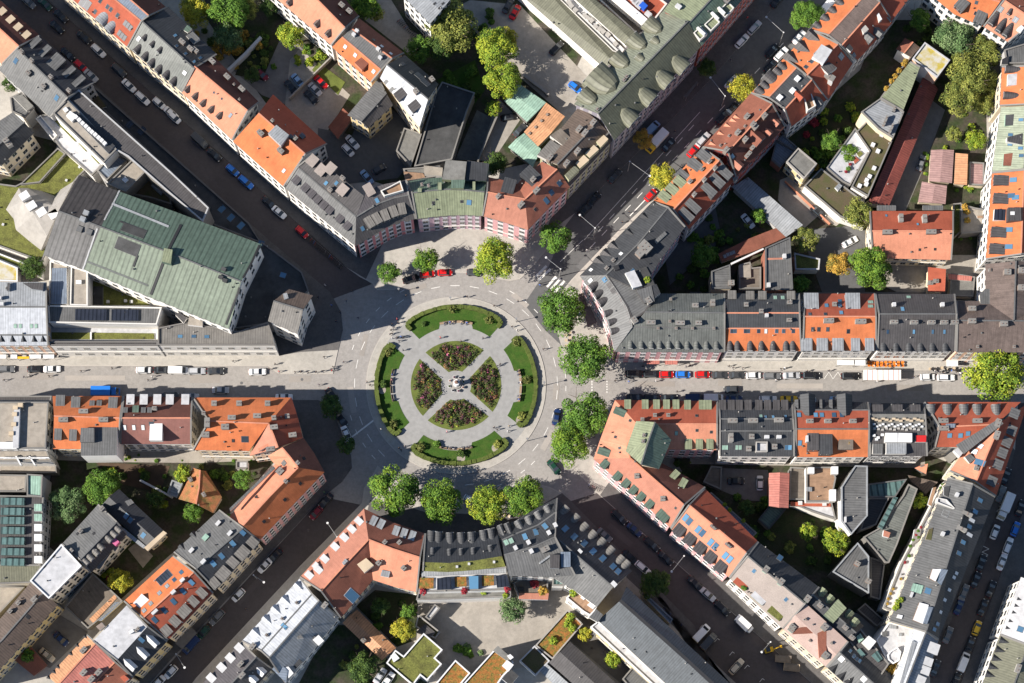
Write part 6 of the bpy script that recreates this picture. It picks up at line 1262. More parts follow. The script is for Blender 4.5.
H('brown shed roof between the turquoise glass roof and the long grey house','w_concrete',[R(4,911,481,926,494),R(5,908,475,938,482)],['mbrown'],cat='shed',name='shed',win=99)
H('small orange shed roof north of the brown shed','w_concrete',[R(4,914.5,468,926,474),R(5,921,465,928,463.5)],['tilep'],cat='shed',name='shed',win=99)
poly_block('grey slatted sheds along the garden wall, south-eastern courtyard','w_concrete',4,[857,610,865,603,884,620,877,627],'mcharcoal',name='shed',cat='shed',win=99)
# ------------------------------------------------------------------ lower right corner
H('white roof with small shadow-coloured dormers at the right edge, lower right street','w_white',
 [R(16,1021,577,1000,634.5),R(19,1050,588,1028,645),R(16,1080,600,1058,656)],['flatw','flatw'],side='R',caps=False,feats=[D('tri','55',[1000,182,985,222,970,262,950,314,932,355],1,1.2,'mdd'),SK('55',[1005,362],1.5,1.6,'skyblue')])
H('pale green-grey roof with shadow-coloured triangular dormers in the bottom right corner','w_white',
 [R(16,1000,635,978,697),R(19,1028,645.5,1006,707),R(16,1058,656.5,1036,718)],['mgreeng','mgreeng'],side='L',feats=[D('tri','55',[910,434,887,488,868,540,847,590,828,637],2.0,2.4,'mdd'),CH('55',[985,598],2,1,1.4,'chimw')])
# ================================================================== trees and shrubs
ORD=['first','second','third','fourth','fifth','sixth','seventh','eighth','ninth','tenth','eleventh','twelfth','thirteenth','fourteenth','fifteenth','sixteenth','seventeenth','eighteenth','nineteenth','twentieth','twenty-first','twenty-second','twenty-third','twenty-fourth','twenty-fifth','twenty-sixth']
TRUNK={}
def trunk_mesh(v):
    if v in TRUNK: return TRUNK[v]
    rr=random.Random(v); b=MB(); top=Vector((rr.uniform(-.05,.05),rr.uniform(-.05,.05),.5))
    b.tube((0,0,-.05),top,.055,.035,7)
    for i in range(6):
        a=i*1.05+rr.uniform(-.3,.3); e=top+Vector((math.cos(a)*.38,math.sin(a)*.38,rr.uniform(.25,.5)))
        b.tube(top*.9,e,.026,.01,5)
        for j in range(2):
            a2=a+rr.uniform(-.9,.9); b.tube(e,e+Vector((math.cos(a2)*.22,math.sin(a2)*.22,rr.uniform(.0,.25))),.01,.004,4)
    TRUNK[v]=b.mesh('trunk',[M('bark')]); return TRUNK[v]
tn=[0]
def tree(x,y,r,colour,label,group=None,h=None,name='deciduous_tree',cat='tree',flat=.8):
    R_=r/3.85*1.1; h=h or (2.0+R_*1.9); zc=h-R_*.72
    c=P(x,y,zc); g=Vector((c.x,c.y,.12)); v=tn[0]%5; tn[0]+=1
    rt=root(name,label,cat,g,group=group)
    n=12000 if r>16 else (6500 if r>9 else 2600)
    lf=.03 if r>16 else (.04 if r>9 else .068)
    o=put('crown',crown_mesh(v,colour,n,lf),rt,(0,0,zc-.12),rotz=tn[0]*1.3); o.scale=(R_,R_,R_*flat)
    t=put('trunk',trunk_mesh(v),rt,(0,0,0)); s=zc*1.25; t.scale=(s*.75,s*.75,s)
    return rt
def shrub(x,y,r,colour,label,group=None,z0=.12,name='shrub'):
    R_=r/3.85*(.85 if colour=='dry' else 1); c=P(x,y,z0+R_*.6)
    v=tn[0]%5; tn[0]+=1
    o=put(name,crown_mesh(v,colour,900 if colour!='dry' else 450,.13 if colour!='dry' else .1),None,(c.x,c.y,z0+R_*.55),rotz=tn[0]); o.scale=(R_,R_,R_*.85); tag(o,label,'shrub',group); return o
for a in [
 (389,272,11,'green','small bright green tree on the north-west corner of the square'),
 (426,258,13,'mixed','round light green tree behind the two red cars'),
 (494,261,22,'lime','large yellow-green tree on the north side of the square, right of the red cars'),
 (555,237,16,'green','green tree at the pink corner house by the north-east street'),
 (561,310,23,'green','large dark green tree just below the zebra crossing'),
 (585,357,24,'green','large green tree north of the mouth of the eastern street'),
 (584,412,24,'green','large green tree south of the mouth of the eastern street'),
 (569,445,21,'mixed','wide green tree on the south-east edge of the square, next to the dark blue car'),
 (394,491,24,'mixed','westernmost large tree of the row south of the square'),
 (440,501,21,'mixed','second large tree of the row south of the square, counted from the west'),
 (488,503,19,'lime','third tree of the row south of the square, the yellowest one'),
 (523,494,20,'mixed','easternmost tree of the row south of the square'),
 (331,407,12,'dark','shaded tree at the corner of the western street, beside a parked black car'),
 (346,445,9,'dark','shaded small tree below the white car on the west side of the square')]:
    tree(*a,group='trees round the square')
for a in [
 (452,26,25,'olive','large dark olive tree right of the white building at the top'),(419,48,14,'green','smaller green tree left of the large olive tree at the top'),(441,44,15,'dark','dark tree between the olive tree and the felt roof'),
 (496,50,22,'lime','broad yellow-green tree beside the top car park'),(503,80,19,'lime','yellow-green tree above the mint green shed'),(507,38,11,'yellow','yellow topped tree at the edge of the top car park'),(493,108,8,'lime','small lime tree at the end of the mint green shed'),(495,162,12,'dark','dark round tree behind the curved light green roof'),
 (196,12,17,'yellow','yellowish tree in the top left garden'),(229,10,21,'green','tall green tree in the top left garden'),(228,36,15,'blue','blue-green tree in the top left garden, lowest of the three'),(246,8,12,'olive','olive tree at the top edge beside the long white facade'),(268,4,11,'dark','dark tree at the top edge of the top left garden'),
 (291,36,14,'lime','bright lime tree beside the sunny courtyard path, top left'),(252,75,8,'dark','small shaded tree in the grey courtyard'),(364,4,16,'mixed','green tree at the top edge between the red roof and the white building'),(376,13,8,'olive','small olive tree next to the green tree at the top edge'),
 (918,19,12,'green','green tree in the dark yard at the top right'),(956,39,21,'blue','large blue-green tree left of the orange roof at the top right'),(981,54,19,'olive','olive tree below the top right orange roof'),(970,74,23,'olive','largest olive tree of the upper right clump'),(960,97,19,'olive','olive tree at the foot of the upper right clump'),(986,82,14,'olive','olive tree at the right edge of the upper right clump'),(984,104,12,'olive','lowest right tree of the upper right clump'),
 (954,134,8,'olive','narrow olive tree above the upper pink shed'),(976,140,11,'lime','lime tree beside the pale green house'),(858,214,15,'olive','olive tree at the end of the brown planted roof'),(868,268,22,'mixed','large bright green tree north of the charcoal roof'),(840,264,13,'rust','orange-brown autumn tree left of the large bright green tree'),
 (806,240,13,'olive','olive tree beside the long light metal roof'),(801,284,9,'green','bright green small tree below the trapezoid planted roof'),(702,255,12,'green','green tree in the dark yard behind the dark corner house'),(758,216,8,'green','small tree beside the parked car in the dark yard'),(832,141,11,'green','green tree in the garden left of the white framed roof garden'),(848,153,10,'mixed','light green tree in the garden left of the white framed roof garden'),
 (808,532,9,'lime','smaller lime tree in the south-eastern garden'),(835,542,13,'lime','larger lime tree in the south-eastern garden'),(746,508,8,'dark','dark round tree in the south-eastern courtyard'),(920,501,8,'lime','small lime tree between the grey-green roof and the long grey house'),
 (585,634,7,'yellow','small yellow tree beside the orange-red planted roof'),(613,660,8,'lime','small yellow-green tree below the long blue-grey roof'),(512,610,13,'blue','grey-green tree in the southern courtyard'),(402,631,12,'yellow','orange-yellow autumn tree in the southern garden'),(364,667,15,'dark','dark conifer-like tree at the bottom edge near parked cars'),
 (67,504,18,'blue','large grey-green tree left of the rounded dormer roof'),(102,487,18,'green','large bright green tree behind the orange hipped house'),(155,500,9,'dark','dark tree beside the mossy garden house'),(119,582,12,'yellow','yellow-green tree in the small garden above the orange roof'),(183,473,9,'lime','lime tree right of the light blue shed'),(243,479,10,'green','bright green tree in the walled garden'),(193,513,10,'green','green tree under the mossy garden house'),(32,268,12,'dark','dark bushy tree behind the light grey metal roof'),
 (380,607,9,'dark','shaded tree below the salmon roof'),(408,612,8,'green','green tree in the southern garden next to the white gallery'),(10,84,8,'dark','dark small tree at the left edge'),(28,655,7,'green','small green tree at the bottom of the yard with two cars')]:
    tree(*a,group='courtyard trees')
for a in [(742,88,14,'yellow','yellow street tree in the middle of the north-east street'),(807,17,17,'green','green street tree near the top of the north-east street'),(662,176,14,'yellow','yellow street tree above the red car in the north-east street'),(643,139,10,'rust','shaded rusty street tree beside the yellow truck'),(707,68,10,'dark','shaded street tree by the red brick building'),
 (996,375,29,'lime','very large lime green tree at the right end of the eastern street'),(655,586,15,'dark','shaded tree over the bike racks in the south-east street'),(663,580,8,'green','small green tree top sticking out in the south-east street')]:
    tree(*a,group='street trees')
LS='small shrubs and trees on the lawns of the round island'
for a in [(452,309,6,'dry','dry yellow shrub at the top of the northern lawn'),(489,320,6,'dry','dry yellow shrub at the east end of the northern lawn'),(424,324,3,'dark','tiny dark tree at the west end of the northern lawn'),(389,352,6,'dry','dry shrub at the north end of the western lawn'),(383,384,4.5,'dark','dark round shrub in the middle of the western lawn'),(393,424,6,'dry','dry shrub at the south end of the western lawn'),
 (421,447,6,'dry','dry shrub at the west end of the southern lawn'),(437,444,4,'green','green shrub beside the benches of the southern lawn'),(461,454,5,'dark','dark shrub on a bare round patch of the southern lawn'),(498,444,5,'olive','olive shrub on a bare round patch at the east end of the southern lawn'),(522,416,5,'olive','olive shrub on a bare round patch of the eastern lawn'),(527,380,6,'dry','dry shrub in the middle of the eastern lawn'),(516,342,6,'dry','dry shrub at the north end of the eastern lawn')]:
    shrub(*a,group=LS,z0=.19)
for i,(x,y,r) in enumerate([(461,458,4.2),(496,448,4.4),(520,420,4.2),(382,390,4)]):
    c=P(x,y,.2); b=MB(); b.cyl((c.x,c.y,.15),r/3.85,r/3.85,.06,14); tag(b.put('bare_patch',[M('soil') if 0 else M('flat')]),kind='structure')
rr=random.Random(5)
def patch(n,x0,y0,x1,y1,where,cols=('dark','green','olive'),rng=(2.5,6)):
    for i in range(n):
        x,y=rr.uniform(x0,x1),rr.uniform(y0,y1); w=P(x,y,1)
        if any(inside(w.x,w.y,f) for f in FOOT): continue
        shrub(x,y,rr.uniform(*rng),rr.choice(cols),'leafy shrub growing '+where,group='shrubs '+where)
patch(16,245,35,275,70,'in the shaded top left garden'); patch(10,180,20,225,55,'behind the grey-green mansard',('dark','rust','green'))
patch(12,296,45,325,62,'along the sunny courtyard path',('green','lime')); patch(14,440,62,478,96,'beside the dark felt roof',('dark','green')); patch(8,470,10,500,40,'at the edge of the top car park')
patch(14,690,215,740,290,'in the dark yard behind the dark corner house'); patch(14,800,115,850,165,'in the garden below the orange roofs',('green','dark','wine','lime')); patch(8,735,225,775,245,'on the reddish gravel roof',('dry','olive'),(2,4))
patch(16,730,480,840,560,'in the south-eastern garden',('dark','dark','green')); patch(14,110,470,250,520,'in the walled gardens of the south-west',('dark','green','olive')); patch(8,100,560,125,600,'in the small garden above the orange roof',('green','lime','wine'),(2,5))
patch(12,375,595,415,640,'in the shaded southern garden',('dark','dark','green')); patch(8,455,640,482,658,'along the southern courtyard path',('green','blue')); patch(8,340,640,372,690,'at the bottom edge',('dark','olive')); patch(8,870,560,900,620,'beside the planted balconies',('dark','green'))
patch(10,924,150,929,205,'on the yard edge beside the pink sheds',('green','lime'),(1.6,2.6)); patch(12,953,186,985,191,'in the hedge row below the narrow orange shed',('green','lime'),(1.8,2.8)); patch(24,800,105,862,168,'in the garden below the orange roofs',('green','mixed','lime','rust'),(2.5,7)); patch(22,690,455,930,466,'on the back terraces of the eastern street',('green','lime','rust'),(1,2.2)); patch(18,60,448,255,461,'on the back strip of the western street',('green','lime','dark'),(1,2.4)); patch(20,745,500,850,580,'in the south-eastern garden',('dark','green','olive'),(3,7)); patch(26,95,462,260,545,'in the walled gardens of the south-west',('dark','green','lime','olive'),(2,6)); patch(14,640,440,700,500,'in the corner yard of the salmon house',('dark','green'),(2,5)); patch(14,672,232,735,292,'in the dark yard behind the dark corner house',('dark','green'),(3,8)); patch(14,960,205,985,240,'on the light terrace near the east edge',('lime','rust','green'),(1.2,2.6)); patch(12,215,30,262,75,'in the shaded top left garden',('dark','green','rust'),(3,7)); patch(8,905,15,935,60,'in the dark yard at the top right',('dark',)); patch(6,945,110,985,150,'beside the upper pink shed',('green','lime'),(2,5)); patch(6,0,180,60,245,'on the green roofs beside the theatre',('green','olive'),(1.5,3))
# ================================================================== vehicles
CARCOL={'black':(.012,.012,.014),'dark grey':(.05,.052,.055),'grey':(.16,.165,.17),'silver':(.45,.46,.48),'white':(.8,.8,.8),'red':(.55,.012,.012),'blue':(.02,.17,.6),'dark blue':(.012,.03,.1),'green':(.01,.05,.03),'beige':(.6,.52,.4),'yellow':(.8,.5,.02),'light blue':(.25,.4,.6),'dark red':(.2,.01,.015)}
for k,c in CARCOL.items(): mat('car_'+k,c,.28,.04,1,grain=0,spec=.6)
mat('tyre',(.02,.02,.02),.8,.1,grain=0); mat('lamp_white',(.8,.8,.75),.2,.02,grain=0); mat('lamp_red',(.4,.01,.01),.3,.02,grain=0)
def loft(b,secs,m=0):
    """sections: list of closed point lists"""
    for A,B in zip(secs,secs[1:]):
        n=len(A)
        for i in range(n): b.face([A[i],A[(i+1)%n],B[(i+1)%n],B[i]],m)
    b.face(secs[0][::-1],m); b.face(secs[-1],m)
VM={}
def vehicle_meshes(kind,colour):
    key=(kind,colour)
    if key in VM: return VM[key]
    c=M('car_'+colour); parts=[]
    if kind in('car','estate car','hatchback','taxi'):
        L={'car':4.5,'taxi':4.6,'estate car':4.7,'hatchback':3.9}[kind]; w=.9; l=L/2
        st=[(-l,.62,.3,.62),(-l+.12,.78,.25,.8),(-l+.6,.87,.22,.9),(-.6,w,.22,.93),(.7,w,.22,.93),(l-1.0,.88,.22,.86),(l-.3,.8,.24,.72),(l-.05,.66,.28,.6),(l,.5,.32,.5)]
        b=MB(); loft(b,[[(x,-ww*.96,z0),(x,-ww,z0+.25),(x,-ww*.93,z1),(x,-ww*.5,z1+.05),(x,ww*.5,z1+.05),(x,ww*.93,z1),(x,ww,z0+.25),(x,ww*.96,z0)] for x,ww,z0,z1 in st])
        rb=-l+.35 if kind!='car' and kind!='taxi' else -l+.85
        r0=rb+(.25 if kind in('hatchback','estate car') else .55); r1=.35; fb=1.15
        # pillars and roof panel
        b.face([(r0,-.58,1.44),(r1,-.6,1.43),(r1,.6,1.43),(r0,.58,1.44)][::1]); b.face([(r0+.1,-.4,1.47),(r1-.1,-.42,1.465),(r1-.1,.42,1.465),(r0+.1,.4,1.47)])
        me=b.mesh('body',[c],merge=True,smooth=False)
        parts.append(('body',me,(0,0,0)))
        def pane(nm,pts):
            g=MB(); g.face(pts); parts.append((nm,g.mesh(nm,[M('glass')]),(0,0,0)))
        pane('windscreen',[(fb,-.78,.93),(fb,.78,.93),(r1,.6,1.43),(r1,-.6,1.43)])
        pane('rear_window',[(rb,.74,.93),(rb,-.74,.93),(r0,-.58,1.44),(r0,.58,1.44)])
        for s in(-1,1): pane('side_window',[(rb,s*.75,.93),(fb,s*.79,.93),(r1,s*.6,1.43),(r0,s*.58,1.44)])
        ax=l-.85; wr=.32; ww=.86
    else:
        big=kind in('lorry',); L={'van':5.1,'lorry':7.2}[kind]; w=.98 if not big else 1.1; l=L/2; H_=2.0 if not big else 2.9
        cab=1.35 if not big else 1.9
        b=MB()
        secs=[(-l,w*.97,.35,H_-.05),(-l+.1,w,.3,H_),(l-cab-.7,w,.3,H_),(l-cab-.1,w,.3,H_*.97 if not big else 2.1),(l-cab*.45,w*.97,.3,1.15),(l-.1,w*.9,.32,.95),(l,w*.75,.4,.7)]
        if big: secs=[(l-cab-.1,w*.95,.3,2.1),(l-cab*.45,w*.95,.3,2.05),(l-.15,w*.9,.32,1.2),(l,w*.85,.4,.8)]
        loft(b,[[(x,-ww,z0),(x,-ww,z1*.75),(x,-ww*.9,z1),(x,ww*.9,z1),(x,ww,z1*.75),(x,ww,z0)] for x,ww,z0,z1 in secs])
        parts.append(('body' if not big else 'cab',b.mesh('body',[c],merge=True),(0,0,0)))
        if big:
            b=MB(); b.box((-cab/2-.15,0,.85),L-cab-.3,2.35,2.15,0,0); parts.append(('cargo_box',b.mesh('cargo_box',[M('car_white' if colour!='blue' else 'car_blue')]),(0,0,0)))
            b=MB(); b.box((0,0,.5),L-.8,.9,.3,0,0); parts.append(('chassis',b.mesh('chassis',[M('dark')]),(0,0,0)))
        g=MB(); x0,x1=(l-cab-.05,l-cab*.48) if not big else (l-cab*.45+.03,l-.2)
        z0_,z1_=(H_*.97+.02,1.2) if not big else (2.06,1.3)
        g.face([(x1,-w*.8,z1_),(x1,w*.8,z1_),(x0,w*.78,z0_),(x0,-w*.78,z0_)]); parts.append(('windscreen',g.mesh('windscreen',[M('glass')]),(0,0,.015)))
        ax=l-.95; wr=.36; ww=w-.1
    b=MB()
    for k in range(12):
        a0,a1=6.2832*k/12,6.2832*(k+1)/12; p=lambda a,y,r=wr:(r*math.cos(a),y,r*math.sin(a))
        b.face([p(a0,-.11),p(a1,-.11),p(a1,.11),p(a0,.11)]); b.face([(0,-.11,0),p(a1,-.11),p(a0,-.11)]); b.face([(0,.11,0),p(a0,.11),p(a1,.11)])
    wm=b.mesh('wheel',[M('tyre')])
    for sx in(-1,1):
        for sy in(-1,1): parts.append(('wheel',wm,(sx*ax,sy*ww,wr)))
    b=MB(); b.box((0,0,0),.12,.32,.14,0,0); hm=b.mesh('headlight',[M('lamp_white')]); b=MB(); b.box((0,0,0),.08,.26,.14,0,0); tm=b.mesh('tail_light',[M('lamp_red')])
    for sy in(-1,1): parts.append(('headlight',hm,(l-.14,sy*.58,.56))); parts.append(('tail_light',tm,(-l+.03,sy*.52,.62)))
    if kind=='taxi':
        b=MB(); b.box((0,0,1.46),.25,.7,.16,0,0); parts.append(('roof_sign',b.mesh('roof_sign',[M('yellow')]),(0,0,0)))
    VM[key]=parts; return parts
def vehicle(x,y,ang,colour,kind,label,group=None):
    """ang: heading on the photo in degrees, counter-clockwise from the right"""
    A=P(x,y,.7); a=math.radians(ang); B_=P(x+math.cos(a)*5,y-math.sin(a)*5,.7); ra=math.atan2(B_.y-A.y,B_.x-A.x)
    on=.0
    nm={'car':'parked_car','estate car':'estate_car','hatchback':'hatchback','van':'van','lorry':'lorry','taxi':'taxi'}[kind]
    rt=root(nm,label,'van' if kind=='van' else 'truck' if kind=='lorry' else 'car',Vector((A.x,A.y,.03)),rotz=ra,group=group)
    for n_,me,loc in vehicle_meshes(kind,colour): put(n_,me,rt,loc)
    return rt
K={'k':'black','d':'dark grey','g':'grey','s':'silver','w':'white','r':'red','b':'blue','n':'dark blue','G':'green','e':'beige','y':'yellow','l':'light blue','R':'dark red'}
KI={'c':'car','e':'estate car','h':'hatchback','v':'van','t':'lorry','x':'taxi'}
def _key(end): return (lambda p:p[1]) if end in('north','top') else (lambda p:-p[0]) if end=='top right' else (lambda p:p[0])
def carrow(place,end,ang,cars,group):
    n=len(cars)
    for i,(x,y,ck) in enumerate(sorted(cars,key=_key(end))):
        col,kd=K[ck[0]],KI[ck[1]]
        vehicle(x,y,ang+rnd.uniform(-1.5,1.5),col,kd,('%s %s, %s from the %s %s'%(col,kd,ORD[i],end,place)) if n>1 else '%s %s %s'%(col,kd,place),group)
ANW=-41.7; ANE=47.7; ASE=-41.7; ASW=46.9; AR=68
G1='cars parked in the north-west street'
carrow('in the left kerb row of the north-west street','top left',ANW,[(57,27,'kc'),(67.5,54,'kc'),(80.5,65.5,'rh'),(91,75.5,'sc'),(28.5,2,'gc'),(45,4,'Gc')],G1)
carrow('in the right row of the north-west street','top left',ANW,[(61,16,'kc'),(84,37,'kc'),(98.5,50.5,'we'),(119,70,'de'),(129,85.5,'wc'),(142.5,98,'we'),(159,103,'wh'),(171,113,'wc'),(174.5,117.5,'wh')][:9],G1)
carrow('in the lower right row of the north-west street','top left',ANW,[(200,141,'dv'),(214.5,154.5,'kc'),(232.5,170,'bh'),(246,182,'be'),(269.5,203,'kc'),(279,212,'wc'),(302,232,'rh')],G1)
G2='cars in the north-east street'
carrow('in the right-hand kerb row of the north-east street','top right',ANE,[(829,4,'wv'),(799,37,'wc'),(781,54,'we'),(772.5,51,'ke'),(771,66,'kc'),(732,109,'kc'),(723,117,'ke'),(703,139.5,'se'),(693,151,'rh'),(650.5,195,'rh')],G2)
carrow('standing at the left kerb of the north-east street','top right',ANE,[(777,1,'kc'),(754.5,27.5,'se'),(742,41,'we'),(731.5,82,'wc'),(652,129,'lv'),(668.5,145,'kc'),(615,176,'dc'),(594,199,'kc'),(585,210,'kc')],G2)
vehicle(656.5,142,ANE+180,'yellow','lorry','yellow delivery truck with a white cargo box beside the rusty tree','cars in the north-east street')
G3='cars parked in the eastern street'
carrow('in the north kerb row of the eastern street','west',0,[(634.5,374,'ke'),(651.5,374,'ke'),(666.5,374.5,'rh'),(683,374.5,'bh'),(702.5,374.5,'rh'),(720,375,'dc'),(737,375,'dc'),(753.5,375.5,'wh'),(772,376,'ge'),(791.5,375.5,'sc'),(811,375.5,'ke'),(850,376,'ke')],G3)
carrow('right of the striped canopy, in the eastern street','west',0,[(927.5,377,'wh'),(946,377.5,'we')],G3)
carrow('in the shaded south row, eastern street','west',0,[(635,397.5,'kc'),(652,398,'ke'),(669,398,'kc'),(695,398,'nv'),(713.5,398,'wv'),(734,399,'nc'),(768,399,'we'),(789,399,'yc'),(807,400,'le'),(838,399.5,'lc')],G3)
vehicle(731,389.5,180,'dark grey','hatchback','dark grey hatchback driving along the middle of the eastern street',G3)
G4='cars parked in the western street'
carrow('in the north kerb row of the western street','west',0,[(6,369,'ge'),(36,369,'kc'),(52,369,'wc'),(143.5,370,'wh'),(162,370,'kc'),(178.5,370.5,'wv'),(196.5,371,'se'),(215.5,371,'dc'),(257.5,371.8,'wc')],G4)
carrow('in the shaded south row of the western street','west',0,[(170,396,'dc'),(190,396.5,'se'),(220.5,390,'sc'),(284,397,'wc')],G4)
vehicle(106,392,0,'blue','lorry','blue truck in the shaded south row of the western street, by the orange hipped house',G4)
G5='cars parked in the south-east street'
carrow('in the right row of the south-east street','top left',ASE,[(619.5,517,'ke'),(634.5,529.5,'nc'),(652,544,'ke'),(666,558,'kc'),(695,583,'kc'),(708,594.5,'sc'),(722,608,'ke')],G5)
carrow('in the left row of the south-east street','top left',ASE,[(604.7,535,'gc'),(630,557,'kc'),(643,568,'we')],G5)
carrow('parked at right angles in the south-east street','top left',48,[(701.5,633,'wv'),(708.5,641.5,'dv'),(736.5,666.5,'ee')],G5)
vehicle(744,624,-42,'white','van','white van with a box body in front of the white facade, south-east street',G5)
G6='cars in the south-west street'
carrow('in the left kerb row of the south-west street','top right',ASW+180,[(326,500.5,'kc'),(316,513,'Rh'),(275,556,'kc'),(265,565.5,'wc'),(238.5,595,'wh'),(217,617.5,'ge'),(203.5,632,'Gh'),(191,645,'nv'),(171,672,'wh'),(158,683,'wc')],G6)
G7='cars in the right-hand street'
carrow('in the left row of the right-hand street','top',AR,[(1006,476,'kc'),(1001,494,'gc'),(995,532,'wh'),(981.5,563,'kc'),(976,580,'kc'),(964,592.5,'gc'),(959,606.5,'nc'),(935.5,668,'dc'),(948,635,'gc')],G7)
carrow('in the right row of the right-hand street','top',AR,[(1020.5,508,'kc'),(1015.5,529,'bh'),(1008,546,'we'),(1002,562,'wc'),(991,589,'kc'),(983,607.5,'kc'),(977,628,'yh'),(970,645,'kc'),(956,681,'kc')],G7)
vehicle(1005,507,AR+180,'white','lorry','white lorry at the upper end of the left row, right-hand street',G7)
vehicle(963.5,662,AR,'white','van','white van near the bottom of the right-hand street',G7)
G8='cars round the square'
for a in [(427.5,274,8,'r','h','red car left of the other red car, on the north side of the square'),(445,272.5,2,'r','h','red car right of the other red car, on the north side of the square'),(411,279,15,'k','c','black car under the light green tree left of the two red cars'),(474,272.5,-5,'d','h','dark grey car under the large yellow-green tree'),(556.5,417,80,'n','c','dark blue car driving beside the wide green tree south-east of the square'),(554,467,-52,'G','c','dark green car turning out of the square towards the south-east street'),
 (332,395.5,-52,'k','c','black car under the shaded tree on the west side of the square'),(341,419,-55,'k','c','second black car on the west side of the square'),(346.5,434,-66,'w','c','white car standing by the stop line on the west side of the square'),(470.5,500,-30,'w','h','white car half hidden under the trees south of the square')]:
    vehicle(a[0],a[1],a[2],K[a[3]],KI[a[4]],a[5],G8)
G9='cars parked in courtyards'
for a in [(298,80.5,-50,'l','c','light blue car in the grey top left courtyard'),(291,87,-50,'k','c','black car left of the light blue car in the top left courtyard'),(321,82,-45,'r','c','red car in the sunny courtyard, top left'),(315,89,-45,'s','c','silver car between the red and the black car, top left courtyard'),(311,97,-45,'k','c','black car lowest in the courtyard row of three, top left'),(261,74,-40,'R','c','dark red car in the shade of the grey courtyard'),
 (352.5,142,-47,'w','c','white car in the dark courtyard car park below the hipped roof'),(348,150,-47,'w','h','white car with a red bonnet in the dark courtyard car park'),(367,177,-50,'l','c','light blue car in the dark courtyard behind the curved mansard'),(379,169,30,'d','h','dark car in the dark courtyard behind the curved mansard'),
 (515,12,60,'r','c','red car at the top of the car park beside the olive hall'),(508,6,60,'d','c','dark car left of the red car at the top'),(556.5,48,45,'k','e','black estate car in the middle of the sunny car park'),(575,87,-38,'b','h','blue and white car at the lower end of the sunny car park'),(509,117,10,'k','c','black car between the mint green shed and the path'),(520,130,45,'d','c','dark car beside the pale orange shed'),
 (818,212,-40,'k','c','black car in the sunny yard beside the long light metal roof'),(748,221,-50,'w','c','white car beside the small tree in the dark yard'),(850,242,28,'w','c','white car behind the trapezoid planted roof'),(921,163,72,'g','c','dark car beside the maroon shed roof'),(848,70,0,'k','h','x'),(61,639,-42,'n','c','dark blue car in the yard at the lower left'),(47,655,-40,'e','c','cream car in the yard at the lower left'),
 (380,676,55,'s','c','silver car in the yard at the bottom edge'),(388,680,55,'w','c','white car in the yard at the bottom edge'),(736,481,0,'k','c','black car in the shaded south-eastern courtyard'),(760,483,90,'w','h','white small car in the shaded south-eastern courtyard')]:
    if a[5]!='x': vehicle(a[0],a[1],a[2],K[a[3]],KI[a[4]],a[5],G9)
